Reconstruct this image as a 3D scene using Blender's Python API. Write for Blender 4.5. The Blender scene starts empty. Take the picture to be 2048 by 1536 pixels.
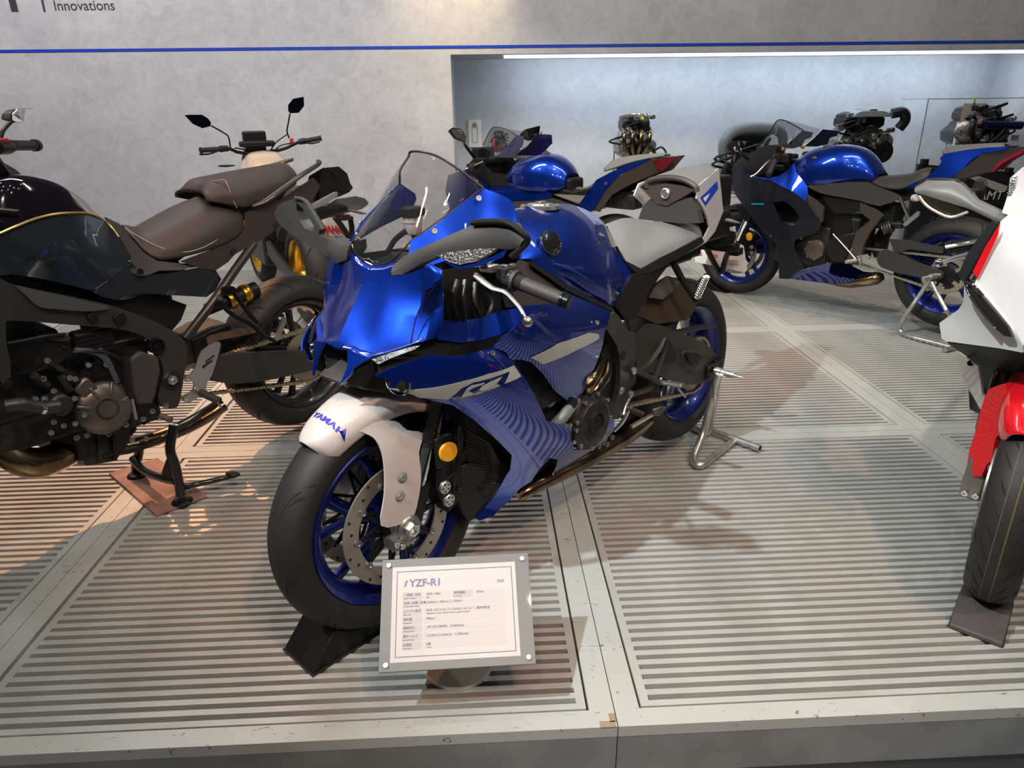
import bpy, bmesh, math, random
import numpy as np
from mathutils.bvhtree import BVHTree
from mathutils import Vector, Matrix
PI = math.pi
random.seed(4)
SC = bpy.context.scene
COL = SC.collection
# ---------------------------------------------------------------- camera
cam = bpy.data.cameras.new('camera'); camo = bpy.data.objects.new('camera', cam); COL.objects.link(camo)
def cam_axes(yaw, pitch, roll):
    f = Vector((math.sin(yaw)*math.cos(pitch), math.cos(yaw)*math.cos(pitch), -math.sin(pitch)))
    r = Vector((math.cos(yaw), -math.sin(yaw), 0)); u = r.cross(f)
    c, s = math.cos(roll), math.sin(roll)
    return c*r+s*u, -s*r+c*u, f
_r, _u, _f = cam_axes(0.0415, 0.3772, -0.0128)
camo.matrix_world = Matrix(((_r.x, _u.x, -_f.x, -0.2762), (_r.y, _u.y, -_f.y, -1.1666), (_r.z, _u.z, -_f.z, 1.2936), (0, 0, 0, 1)))
cam.sensor_width = 36; cam.lens = 36*1406.8/2048; cam.clip_start = .05
SC.camera = camo
# ---------------------------------------------------------------- light
W = bpy.data.worlds.new('hall_air'); SC.world = W; W.use_nodes = True
W.node_tree.nodes['Background'].inputs[0].default_value = (.68, .66, .66, 1)
W.node_tree.nodes['Background'].inputs[1].default_value = .07
def spot(loc, at, power, col, size=60, blend=.2, r=.05):
    l = bpy.data.lights.new('spot_light', 'SPOT'); o = bpy.data.objects.new('spot_light', l); COL.objects.link(o)
    l.energy = power; l.color = col; l.spot_size = math.radians(size); l.spot_blend = blend; l.shadow_soft_size = r
    o.location = loc; o.rotation_euler = (Vector(at)-Vector(loc)).to_track_quat('-Z', 'Y').to_euler(); return o
def area(loc, at, power, col, sx, sy):
    l = bpy.data.lights.new('area_light', 'AREA'); o = bpy.data.objects.new('area_light', l); COL.objects.link(o)
    l.shape = 'RECTANGLE'; l.size = sx; l.size_y = sy; l.energy = power; l.color = col
    o.location = loc; o.rotation_euler = (Vector(at)-Vector(loc)).to_track_quat('-Z', 'Y').to_euler(); return o
WARM = (1, .50, .25); COOL = (.84, .95, 1); NEUT = (1, .9, .76)
spot((-2.75, 4.3, 4.4), (-1.95, 2.0, 0), 1150, WARM, 27, .06, .03)      # peach light under the black tourer
spot((-2.4, -1.4, 4.2), (1.25, .95, 0), 1150, COOL, 40, .6, .04)      # white light over the right hand side
spot((.9, -2.1, 4.0), (.1, 1.2, .5), 290, WARM, 40, .4, .04)
spot((.2, -1.6, 4.4), (-.9, .5, .0), 120, NEUT, 50, .5, .05)
spot((2.9, .3, 4.1), (.4, 1.1, .3), 150, COOL, 44, .3, .04)
spot((-2.6, .2, 4.2), (-.4, 1.2, .6), 150, WARM, 40, .3, .04)
spot((2.6, .9, 4.2), (2.0, 2.9, .3), 360, (1, .84, .66), 50, .4, .05)
spot((.0, 1.2, 4.3), (.3, 3.6, .6), 260, NEUT, 50, .4, .05)
spot((-3.3, 1.0, 4.1), (-1.2, 3.6, .5), 200, NEUT, 52, .5, .05)
spot((-.2, 4.3, 3.0), (-.40, 5.0, 2.2), 105, (1, .80, .42), 62, 1, .05)      # lamp washing the wall above the niche
for x, y in ((-2.2, -.8), (-1.4, .3), (-.7, -.9), (-.2, .6), (.5, -.5), (1.2, .4), (1.9, -.7), (2.6, .8), (-2.8, 1.6), (.9, 2.0), (3.1, 2.4)):
    l = bpy.data.lights.new('ceiling_lamp', 'POINT'); o = bpy.data.objects.new('ceiling_lamp', l); COL.objects.link(o); l.energy = 13; l.color = NEUT if x < 0 else COOL; l.shadow_soft_size = .03; o.location = (x, y, 5.2)
area((-2.9, 2.6, 4.0), (-2.8, 5, .8), 165, (1, .96, .97), 4.2, .5)
area((1.8, 2.2, 4.6), (2.0, 5.4, .5), 66, (1, .90, .78), 3.0, .5)
for x in (-1.9, -.7, .6, 1.8): spot((x, -2.3, 3.9), (x*.5, 1.0, .2), 95, (1, .95, .88), 70, .6, .09)
SC.view_settings.view_transform = 'Standard'; SC.view_settings.look = 'None'
SC.view_settings.exposure = 0; SC.view_settings.gamma = 1; SC.view_settings.use_curve_mapping = False
# ---------------------------------------------------------------- materials
def mat(name, col, rough=.5, metal=0, coat=0, trans=0, emit=0, alpha=1, noise=None, bump=0, bscale=60, spec=.5, ior=1.45, tint=None, flake=0):
    m = bpy.data.materials.new(name); m.use_nodes = True; nt = m.node_tree; b = nt.nodes['Principled BSDF']
    b.inputs['Base Color'].default_value = (*col, 1); b.inputs['Roughness'].default_value = rough
    b.inputs['Metallic'].default_value = metal; b.inputs['Coat Weight'].default_value = coat; b.inputs['Coat Roughness'].default_value = .012
    b.inputs['Transmission Weight'].default_value = trans; b.inputs['Alpha'].default_value = alpha
    b.inputs['Specular IOR Level'].default_value = spec; b.inputs['IOR'].default_value = ior
    if emit: b.inputs['Emission Color'].default_value = (*col, 1); b.inputs['Emission Strength'].default_value = emit
    tc = nt.nodes.new('ShaderNodeTexCoord')
    if noise:
        sc, c2, lo, hi = noise
        n = nt.nodes.new('ShaderNodeTexNoise'); n.inputs['Scale'].default_value = sc; n.inputs['Detail'].default_value = 6
        nt.links.new(tc.outputs['Object'], n.inputs['Vector'])
        mr = nt.nodes.new('ShaderNodeMapRange'); mr.inputs[1].default_value = lo; mr.inputs[2].default_value = hi
        nt.links.new(n.outputs['Fac'], mr.inputs[0])
        mx = nt.nodes.new('ShaderNodeMix'); mx.data_type = 'RGBA'; mx.inputs[6].default_value = (*col, 1); mx.inputs[7].default_value = (*c2, 1)
        nt.links.new(mr.outputs[0], mx.inputs[0]); nt.links.new(mx.outputs[2], b.inputs['Base Color'])
    if bump:
        n = nt.nodes.new('ShaderNodeTexNoise'); n.inputs['Scale'].default_value = bscale; n.inputs['Detail'].default_value = 4
        nt.links.new(tc.outputs['Object'], n.inputs['Vector'])
        bp = nt.nodes.new('ShaderNodeBump'); bp.inputs['Strength'].default_value = bump; bp.inputs['Distance'].default_value = .002
        nt.links.new(n.outputs['Fac'], bp.inputs['Height']); nt.links.new(bp.outputs[0], b.inputs['Normal'])
    return m
BLUE = mat('blue_metallic_paint', (.000, .024, .27), .33, .8, 1, noise=(900, (.000, .034, .36), .35, .65))
BLUED = mat('deep_blue_paint', (.001, .009, .14), .33, .6, 1)
RIMB = mat('blue_wheel_paint', (.002, .012, .15), .35, .4, .6)
SILV = mat('pale_silver_decal', (.42, .45, .43), .35, .2, .5)
PEARL = mat('pearl_grey_plastic', (.47, .42, .40), .36, 0, .25)
WHITE = mat('white_gloss_paint', (.58, .575, .56), .25, 0, .8)
BLACK = mat('satin_black_plastic', (.010, .0095, .0095), .42, spec=.3)
GREYP = mat('dark_grey_plastic', (.046, .043, .041), .5, bump=.15, bscale=900, spec=.3)
GUN = mat('gunmetal_castings', (.042, .040, .038), .40, .45, spec=.4, noise=(30, (.022, .021, .020), .4, .6))
DARKM = mat('black_metal', (.010, .010, .011), .33, .4, spec=.35)
FRAMEM = mat('graphite_frame', (.050, .048, .044), .42, .4, spec=.35)
CHAR = mat('charcoal_gloss_paint', (.035, .042, .05), .18, .5, 1)
TANKB = mat('black_gloss_paint', (.006, .004, .010), .10, .2, 1)
SEATF = mat('grey_seat_fabric', (.17, .18, .17), .62, bump=.5, bscale=700)
SEATV = mat('dark_seat_vinyl', (.040, .030, .025), .52, bump=.35, bscale=600)
RUB = mat('tyre_rubber', (.018, .017, .016), .55, bump=.3, bscale=300, spec=.35)
RUBD = mat('groove_hole_shade', (.006, .006, .006), .9)  # near-black that paints in the shade of grooves, holes and openings
ALU = mat('brushed_aluminium', (.62, .62, .60), .30, .95)
ALUD = mat('cast_aluminium', (.33, .32, .30), .38, .85, noise=(40, (.20, .19, .18), .4, .6))
CHROME = mat('polished_chrome', (.80, .80, .80), .08, 1)
STEEL = mat('disc_steel', (.34, .31, .27), .42, .75)
CHAINM = mat('chain_steel', (.44, .38, .28), .36, .8)
GOLD = mat('gold_anodised', (.75, .42, .04), .25, .9)
BRASS = mat('bronze_pipe', (.32, .22, .11), .22, 1, noise=(9, (.12, .09, .07), .4, .6))
CREAM = mat('champagne_paint', (.62, .47, .33), .25, .2, .8)
RED = mat('red_gloss_paint', (.55, .006, .012), .22, 0, .8)
REDP = mat('red_plastic', (.6, .02, .02), .4)
TAILR = mat('dark_red_lens', (.13, .003, .006), .12, 0, 1)
AMBER = mat('amber_reflector', (.72, .32, .01), .25, 0, .5, bump=.6, bscale=400)
LENS = mat('clear_lamp_lens', (.55, .5, .45), .08, .2, 1)
DLENS = mat('smoked_lamp_lens', (.022, .017, .012), .16, .1, .35, bump=.6, bscale=200, spec=.35)
GLASS = mat('tinted_screen', (.02, .02, .022), .02, 0, 0, .0, alpha=.20, spec=.7)
CLEAR = mat('clear_acrylic', (.85, .92, .90), .03, 0, 0, 0, alpha=.06)
MIRR = mat('mirror_glass', (.75, .78, .78), .03, 1)
PAPER = mat('white_card', (.42, .365, .34), .55)
CELL = mat('grey_table_cell', (.335, .29, .285), .6)
INKB = mat('navy_ink', (.03, .03, .16), .5)
INKK = mat('dark_grey_ink', (.05, .05, .06), .6)
PURP = mat('blue_lettering', (.02, .02, .40), .4)
TEAL = mat('cyan_decal', (.0, .28, .42), .4)
NAVYM = mat('matte_navy_paint', (.008, .010, .017), .42, .3, .15)
PINKW = mat('frosted_reservoir', (.60, .52, .50), .35)
PLATE = mat('number_plate_white', (.74, .70, .66), .4)
WHITEM = mat('white_print', (.8, .8, .8), .5)
WOOD = mat('worn_plywood_red', (.33, .17, .12), .6, noise=(14, (.16, .09, .07), .35, .7), bump=.4, bscale=40)
BASEM = mat('stand_base_beige', (.42, .36, .27), .4, .3)
OXI = mat('dull_zinc_tube', (.60, .60, .56), .34, .85, noise=(30, (.44, .43, .40), .35, .65))
# ---------------------------------------------------------------- geometry
def vec(a): return np.array(a, float)
def cr(P, n):
    """smooth curve through points (Catmull-Rom)"""
    P = [np.array(p, float) for p in P]
    if n <= 1 or len(P) < 3: return P
    Q = [2*P[0]-P[1]]+P+[2*P[-1]-P[-2]]; out = []
    for i in range(1, len(Q)-2):
        for k in range(n):
            t = k/n; a, b, c, d = Q[i-1:i+3]
            out.append(.5*((2*b)+(-a+c)*t+(2*a-5*b+4*c-d)*t*t+(-a+3*b-3*c+d)*t**3))
    out.append(P[-1]); return out
class M:
    def __init__(s): s.v = []; s.f = []
    def add(s, vs, fs):
        b = len(s.v); s.v += [tuple(float(c) for c in p) for p in vs]; s.f += [tuple(i+b for i in f) for f in fs]; return s
    def box(s, c, d, R=None):
        c = vec(c); q = []
        for x in (-.5, .5):
            for y in (-.5, .5):
                for z in (-.5, .5):
                    p = vec((x*d[0], y*d[1], z*d[2]))
                    if R is not None: p = np.array(R) @ p
                    q.append(c+p)
        return s.add(q, [(0, 1, 3, 2), (4, 6, 7, 5), (0, 4, 5, 1), (2, 3, 7, 6), (0, 2, 6, 4), (1, 5, 7, 3)])
    def beam(s, a, b, w, h, up=(0, 0, 1)):
        a = vec(a); b = vec(b); x = b-a; l = np.linalg.norm(x); x /= l; y = np.cross(up, x); y /= np.linalg.norm(y)+1e-9; z = np.cross(x, y)
        return s.box((a+b)/2, (l, w, h), np.array([x, y, z]).T)
    def prism(s, P, ext):
        n = len(P); ext = vec(ext)
        return s.add([vec(p) for p in P]+[vec(p)+ext for p in P], [tuple(range(n))[::-1], tuple(range(n, 2*n))]+[(i, (i+1) % n, n+(i+1) % n, n+i) for i in range(n)])
    def loft(s, R, cap=True):
        n = len(R[0]); m = len(R)
        fs = [(j*n+i, j*n+(i+1) % n, (j+1)*n+(i+1) % n, (j+1)*n+i) for j in range(m-1) for i in range(n)]
        if cap: fs += [tuple(range(n))[::-1], tuple(range((m-1)*n, m*n))]
        return s.add([p for r in R for p in r], fs)
    def grid(s, R, flip=False):
        n = len(R[0]); m = len(R)
        fs = [(j*n+i, j*n+i+1, (j+1)*n+i+1, (j+1)*n+i) for j in range(m-1) for i in range(n-1)]
        if flip: fs = [f[::-1] for f in fs]
        return s.add([p for r in R for p in r], fs)
    def tube(s, P, r, n=8, sm=1, cap=True, flat=1, up=None):
        P = cr(P, sm); m = len(P)
        if not hasattr(r, '__len__'): rr = [r]*m
        else: rr = list(np.interp(np.linspace(0, 1, m), np.linspace(0, 1, len(r)), r))
        R = []; u = vec(up) if up is not None else None
        for i in range(m):
            t = P[min(i+1, m-1)]-P[max(i-1, 0)]; t = t/(np.linalg.norm(t)+1e-9)
            if u is None: u = np.cross(t, (0, 0, 1)) if abs(t[2]) < .9 else np.cross(t, (1, 0, 0))
            u = u-t*(u@t); u = u/(np.linalg.norm(u)+1e-9); w = np.cross(t, u)
            R.append([P[i]+rr[i]*(math.cos(a)*u+flat*math.sin(a)*w) for a in np.linspace(0, 2*PI, n, endpoint=False)])
        return s.loft(R, cap)
    def lathe(s, prof, o=(0, 0, 0), ax=(0, 0, 1), n=32, a0=0, a1=2*PI, closed=False):
        """prof: (radius, height along ax)"""
        o = vec(o); ax = vec(ax)/np.linalg.norm(ax); e = vec((0, 0, 1)) if abs(ax[2]) < .9 else vec((1, 0, 0))
        u = e-ax*(e@ax); u /= np.linalg.norm(u); w = np.cross(ax, u); full = abs(a1-a0-2*PI) < 1e-6
        A = np.linspace(a0, a1, n, endpoint=not full)
        R = [[o+ax*h+r*(math.cos(a)*u+math.sin(a)*w) for a in A] for r, h in prof]
        k = len(A); m = len(R); fs = []
        mm = m if closed else m-1
        for j in range(mm):
            for i in range(k if full else k-1):
                fs.append((j*k+i, j*k+(i+1) % k, ((j+1) % m)*k+(i+1) % k, ((j+1) % m)*k+i))
        if not closed and full:
            if prof[0][0] > 1e-6: fs.append(tuple(range(k))[::-1])
            if prof[-1][0] > 1e-6: fs.append(tuple(range((m-1)*k, m*k)))
        return s.add([p for r in R for p in r], fs)
    def cyl(s, a, b, r, n=16, r2=None, ch=0):
        a = vec(a); b = vec(b); h = np.linalg.norm(b-a); r2 = r if r2 is None else r2
        pr = [(r-ch, 0), (r, ch), (r2, h-ch), (r2-ch, h)] if ch else [(r, 0), (r2, h)]
        return s.lathe(pr, a, b-a, n)
    def ball(s, c, r, n=12, sc=(1, 1, 1)):
        k = len(s.v); s.lathe([(max(1e-4, r*math.sin(a)), -r*math.cos(a)) for a in np.linspace(0, PI, n//2+2)], (0, 0, 0), (0, 0, 1), n)
        s.v[k:] = [tuple(vec(p)*vec(sc)+vec(c)) for p in s.v[k:]]; return s
    def bolt(s, c, ax, r, h):
        """socket cap screw: a ring head with a sunk hexagon"""
        return s.lathe([(r*.9, 0), (r, h*.3), (r*.95, h), (r*.5, h), (r*.42, h*.35), (0.0001, h*.35)], c, ax, 12)
    def mirror(s, ax=1):
        v2 = []
        for p in s.v: q = list(p); q[ax] = -q[ax]; v2.append(tuple(q))
        n = M(); n.v = v2; n.f = [f[::-1] for f in s.f]; return n
def mesh(name, g, m, sm=True, ang=38):
    me = bpy.data.meshes.new(name); me.from_pydata(g.v, [], g.f); me.validate(); me.update()
    bm = bmesh.new(); bm.from_mesh(me); bmesh.ops.recalc_face_normals(bm, faces=bm.faces); bm.to_mesh(me); bm.free()
    if sm:
        me.polygons.foreach_set('use_smooth', [True]*len(me.polygons)); me.set_sharp_from_angle(angle=math.radians(ang))
    if m: me.materials.append(m)
    return me
def obj(name, g, m, par=None, sm=True, bev=0, sub=0, sol=0, off=0, ang=38, label=None, kind=None):
    o = bpy.data.objects.new(name, mesh(name, g, m, sm, ang)); COL.objects.link(o)
    if par is not None: o.parent = par
    if sol: d = o.modifiers.new('solid', 'SOLIDIFY'); d.thickness = sol; d.offset = off
    if bev: d = o.modifiers.new('bevel', 'BEVEL'); d.width = bev; d.segments = 2; d.limit_method = 'ANGLE'; d.angle_limit = math.radians(40)
    if sub: d = o.modifiers.new('sub', 'SUBSURF'); d.levels = sub; d.render_levels = sub
    if label: o['label'] = label
    if kind: o['kind'] = kind
    return o
def tag(o, label, cat, group=None):
    o['label'] = label; o['category'] = cat
    if group: o['group'] = group
    return o
def struct(o): o['kind'] = 'structure'; return o
def thing(name, label, cat, M4=None, loc=(0, 0, 0), rz=0, group=None):
    o = bpy.data.objects.new(name, None); COL.objects.link(o); o.empty_display_size = .05
    if M4 is not None: o.matrix_world = M4
    else: o.location = loc; o.rotation_euler = (0, 0, rz)
    return tag(o, label, cat, group)
def tps(pts, val, reg=1e-5):
    P = np.array(pts, float); n = len(P)
    def U(r2): return np.where(r2 > 1e-12, r2*np.log(np.maximum(r2, 1e-12)), 0)
    K = U(((P[:, None]-P[None])**2).sum(-1))+reg*np.eye(n); Q = np.hstack([np.ones((n, 1)), P])
    A = np.block([[K, Q], [Q.T, np.zeros((3, 3))]]); w = np.linalg.lstsq(A, np.concatenate([val, np.zeros(3)]), rcond=None)[0]
    return lambda q: float(U(((P-np.array(q))**2).sum(-1)) @ w[:n]+w[n]+w[n+1:] @ np.array(q))
def plate(name, outline, m, par=None, ctrl=(), step=.03, thick=.003, ax=1, smooth=0, bev=0, mir=False, surf=None, lift=0, label=None, holes=(), off=0, reg=2e-2, poly=0):
    """curved panel: an outline in the plane across axis ax, its depth following the outline's and the control points' own depth"""
    I = [i for i in range(3) if i != ax]
    P = cr(list(outline)+[outline[0]], smooth)[:-1] if smooth > 1 else [vec(p) for p in outline]
    if surf is None:
        al = [vec(p) for p in P]+[vec(p) for p in ctrl]
        if poly:
            c0 = np.mean([(p[I[0]], p[I[1]]) for p in al], 0); ex = [(i, j) for i in range(poly+1) for j in range(poly+1-i)]
            T = np.array([[(p[I[0]]-c0[0])**i*(p[I[1]]-c0[1])**j for i, j in ex] for p in al]); cf = np.linalg.lstsq(T.T @ T+1e-7*np.eye(len(ex)), T.T @ np.array([p[ax] for p in al]), rcond=None)[0]
            surf = lambda q, cf=cf, ex=ex, c0=c0: float(sum(c*(q[0]-c0[0])**i*(q[1]-c0[1])**j for c, (i, j) in zip(cf, ex)))
        else: surf = tps([(p[I[0]], p[I[1]]) for p in al], [p[ax] for p in al], reg)
    bm = bmesh.new(); vs = []
    for p in P:
        q = [0, 0, 0]; q[I[0]] = p[I[0]]; q[I[1]] = p[I[1]]; vs.append(bm.verts.new(q))
    bm.faces.new(vs)
    for k in I:
        lo = min(p[k] for p in P); hi = max(p[k] for p in P); nn = int((hi-lo)/step)
        for j in range(1, nn+1):
            c = [0, 0, 0]; c[k] = lo+(hi-lo)*j/(nn+1); no = [0, 0, 0]; no[k] = 1
            bmesh.ops.bisect_plane(bm, geom=list(bm.verts)+list(bm.edges)+list(bm.faces), plane_co=c, plane_no=no)
    for h in holes:
        for i in range(len(h)):
            a, b = vec(h[i-1]), vec(h[i]); no = vec((0, 0, 0)); no[I[0]] = -(b[I[1]]-a[I[1]]); no[I[1]] = b[I[0]]-a[I[0]]; co = a.copy(); co[ax] = 0
            bmesh.ops.bisect_plane(bm, geom=list(bm.verts)+list(bm.edges)+list(bm.faces), plane_co=co, plane_no=no, dist=1e-6)
        bm.faces.ensure_lookup_table()
        kill = []
        for f in bm.faces:
            c = f.calc_center_median(); x, y = c[I[0]], c[I[1]]; ins = False
            for i in range(len(h)):
                x1, y1 = h[i-1][I[0]], h[i-1][I[1]]; x2, y2 = h[i][I[0]], h[i][I[1]]
                if (y1 > y) != (y2 > y) and x < (x2-x1)*(y-y1)/(y2-y1)+x1: ins = not ins
            if ins: kill.append(f)
        bmesh.ops.delete(bm, geom=kill, context='FACES')
    bmesh.ops.triangulate(bm, faces=[f for f in bm.faces if len(f.verts) > 4])
    sg = -1 if mir else 1; e = 1e-3; V = []; NN = []
    for v in bm.verts:
        x, y = v.co[I[0]], v.co[I[1]]; z = surf((x, y)); n = vec((0, 0, 0)); n[ax] = 1
        n[I[0]] = -(surf((x+e, y))-surf((x-e, y)))/(2*e); n[I[1]] = -(surf((x, y+e))-surf((x, y-e)))/(2*e); n /= np.linalg.norm(n)
        p = vec(v.co); p[ax] = z+lift
        if mir: p[ax] *= -1; n[ax] *= -1
        V.append(p); NN.append(n)
    bm.verts.index_update(); fs = []; nl = []; h = max(thick, .0002)/2; N = len(V); VV = [p+n*h for p, n in zip(V, NN)]+[p-n*h for p, n in zip(V, NN)]
    for f in bm.faces:
        q = [v.index for v in f.verts]; c = np.cross(V[q[1]]-V[q[0]], V[q[2]]-V[q[0]])
        if c @ sum(NN[k] for k in q) < 0: q = q[::-1]
        fs.append(q); nl += [NN[k] for k in q]; fs.append([k+N for k in q[::-1]]); nl += [-NN[k] for k in q[::-1]]
    if thick:
        for ed in bm.edges:
            if len(ed.link_faces) != 1: continue
            a, b = (v.index for v in ed.verts); cf = ed.link_faces[0]; cen = sum(V[v.index] for v in cf.verts)/len(cf.verts)
            m_ = len(VV); VV += [V[a]+NN[a]*h, V[b]+NN[b]*h, V[b]-NN[b]*h, V[a]-NN[a]*h]; q = [m_, m_+1, m_+2, m_+3]
            c = np.cross(VV[m_+1]-VV[m_], VV[m_+3]-VV[m_]); c /= np.linalg.norm(c)+1e-12
            if c @ (V[a]-cen) < 0: q = q[::-1]; c = -c
            fs.append(q); nl += [c]*4
    bm.free(); me = bpy.data.meshes.new(name); me.from_pydata([tuple(p) for p in VV], [], fs); me.update()
    if sum(len(f) for f in fs) == len(me.loops): me.normals_split_custom_set([tuple(n) for n in nl])
    me.materials.append(m)
    o = bpy.data.objects.new(name, me); COL.objects.link(o)
    if par is not None: o.parent = par
    if label: o['label'] = label
    o_surf[o.name] = surf
    return o
o_surf = {}
def skin(name, rows, m, par=None, nu=4, nv=4, mir=True, thick=.003, label=None, ang=50, ends=False):
    """smooth sheet through a grid of points; rows run from the centre line outwards and are mirrored"""
    rows = [cr(r, nu) for r in rows]; cols = list(zip(*rows)); cols = [cr(c, nv) for c in cols]; rows = [list(r) for r in zip(*cols)]
    g = M()
    if mir:
        rows = [[vec((p[0], -p[1], p[2])) for p in r[:0:-1]]+r for r in rows]
    g.grid(rows)
    return obj(name, g, m, par, sol=thick, off=0, ang=ang, label=label)
def text(name, s, m, par, org, ux, uy, size, ext=.0005, shear=0, align='LEFT', bold=0, sx=1, fit=0):
    """flat lettering lying on the plane spanned by ux, uy"""
    c = bpy.data.curves.new(name, 'FONT'); c.body = s; c.size = size; c.extrude = ext; c.shear = shear; c.align_x = align; c.offset = bold
    t = bpy.data.objects.new(name, c); COL.objects.link(t)
    dg = bpy.context.evaluated_depsgraph_get(); me = bpy.data.meshes.new_from_object(t.evaluated_get(dg)); bpy.data.objects.remove(t)
    me.materials.clear(); me.materials.append(m)
    if fit:
        w = max(v.co.x for v in me.vertices)
        for v in me.vertices: v.co.x *= fit/w
    o = bpy.data.objects.new(name, me); COL.objects.link(o)
    if par is not None: o.parent = par
    x = Vector(ux).normalized(); y = Vector(uy); y = (y-x*y.dot(x)).normalized(); z = x.cross(y); x = x*sx
    o.matrix_local = Matrix(((x.x, y.x, z.x, org[0]), (x.y, y.y, z.y, org[1]), (x.z, y.z, z.z, org[2]), (0, 0, 0, 1)))
    return o
# ---------------------------------------------------------------- setting
def concrete(name, c1, c2):
    m = mat(name, c1, .75); nt = m.node_tree; b = nt.nodes['Principled BSDF']; tc = nt.nodes.new('ShaderNodeTexCoord')
    prev = None
    for sc, dist, lo, hi, amt in ((1.3, .6, .3, .7, .75), (7, 1.8, .42, .72, .55), (30, .6, .45, .8, .3)):
        n = nt.nodes.new('ShaderNodeTexNoise'); n.inputs['Scale'].default_value = sc; n.inputs['Detail'].default_value = 9; n.inputs['Distortion'].default_value = dist; n.inputs['Roughness'].default_value = .65
        nt.links.new(tc.outputs['Object'], n.inputs['Vector'])
        r = nt.nodes.new('ShaderNodeMapRange'); r.inputs[1].default_value = lo; r.inputs[2].default_value = hi; r.inputs[4].default_value = amt
        nt.links.new(n.outputs['Fac'], r.inputs[0])
        if prev is None: prev = r.outputs[0]
        else:
            a = nt.nodes.new('ShaderNodeMath'); a.operation = 'ADD'; nt.links.new(prev, a.inputs[0]); nt.links.new(r.outputs[0], a.inputs[1]); prev = a.outputs[0]
    mx = nt.nodes.new('ShaderNodeMix'); mx.data_type = 'RGBA'; mx.inputs[6].default_value = (*c1, 1); mx.inputs[7].default_value = (*c2, 1)
    nt.links.new(prev, mx.inputs[0]); nt.links.new(mx.outputs[2], b.inputs['Base Color'])
    return m
CONC = concrete('plastered_concrete', (.50, .50, .52), (.36, .36, .38))
def deckmat():
    m = mat('worn_painted_steel', (.50, .51, .47), .36, .25); nt = m.node_tree; b = nt.nodes['Principled BSDF']; tc = nt.nodes.new('ShaderNodeTexCoord')
    mp = nt.nodes.new('ShaderNodeMapping'); mp.inputs['Scale'].default_value = (9, 30, 9); mp.inputs['Rotation'].default_value = (0, 0, .5)
    geo = nt.nodes.new('ShaderNodeNewGeometry'); nt.links.new(geo.outputs['Position'], mp.inputs[0])
    n = nt.nodes.new('ShaderNodeTexNoise'); n.inputs['Scale'].default_value = 2.2; n.inputs['Detail'].default_value = 8; n.inputs['Distortion'].default_value = 2.5
    nt.links.new(mp.outputs[0], n.inputs['Vector'])
    r = nt.nodes.new('ShaderNodeMapRange'); r.inputs[1].default_value = .66; r.inputs[2].default_value = .70; nt.links.new(n.outputs['Fac'], r.inputs[0])
    n2 = nt.nodes.new('ShaderNodeTexNoise'); n2.inputs['Scale'].default_value = 5; n2.inputs['Detail'].default_value = 5; nt.links.new(geo.outputs['Position'], n2.inputs['Vector'])
    mx = nt.nodes.new('ShaderNodeMix'); mx.data_type = 'RGBA'; mx.inputs[6].default_value = (.50, .51, .47, 1); mx.inputs[7].default_value = (.41, .41, .37, 1); nt.links.new(n2.outputs['Fac'], mx.inputs[0])
    m2 = nt.nodes.new('ShaderNodeMix'); m2.data_type = 'RGBA'; m2.inputs[7].default_value = (.17, .15, .12, 1); nt.links.new(r.outputs[0], m2.inputs[0]); nt.links.new(mx.outputs[2], m2.inputs[6])
    nt.links.new(m2.outputs[2], b.inputs['Base Color']); return m
DECK = deckmat()
SLATM = mat('slat_aluminium', (.49, .49, .45), .36, .3, noise=(3, (.40, .39, .36), .35, .65))
TRAY = mat('dark_tray_steel', (.15, .125, .11), .6)
SKIRT = mat('grey_skirt_laminate', (.20, .205, .20), .42, noise=(5, (.16, .165, .16), .4, .6))
FLOORM = mat('black_hall_floor', (.012, .012, .013), .5)
NICHEM = concrete('cool_grey_plaster', (.49, .50, .52), (.38, .39, .41))
CREAMP = mat('switch_plate_plastic', (.62, .61, .55), .4)
PW, PD = 1.5476, 1.4447
struct(obj('floor', M().box((0, 1.5, -.158), (18, 12, .02)), FLOORM))
MOD = {(-2, 0): 'at the left edge, front row, below the bronze exhaust', (-1, 0): 'under the front wheel of the centre blue bike', (0, 0): 'right of the centre seam, front row, bare and brightly lit', (1, 0): 'at the right edge under the white bike',
       (-2, 1): 'left, second row, beneath the black touring bike engine', (-1, 1): 'under the rear wheel of the black touring bike', (0, 1): 'under the rear wheel of the centre blue bike', (1, 1): 'under the rear wheel of the navy bike',
       (-3, 2): 'leftmost of the third row', (-2, 2): 'second from left in the third row', (-1, 2): 'third from left in the third row, by the gold wheels', (0, 2): 'third from right in the third row, behind the centre bike', (1, 2): 'second from right in the third row, under the navy bike front', (2, 2): 'rightmost of the third row',
       (-3, 3): 'short, along the wall foot, leftmost', (-2, 3): 'short, along the wall foot, second from left', (-1, 3): 'short, along the wall foot, third from left', (0, 3): 'short, along the wall foot, third from right', (1, 3): 'short, along the wall foot, second from right', (2, 3): 'short, along the wall foot, rightmost'}
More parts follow.
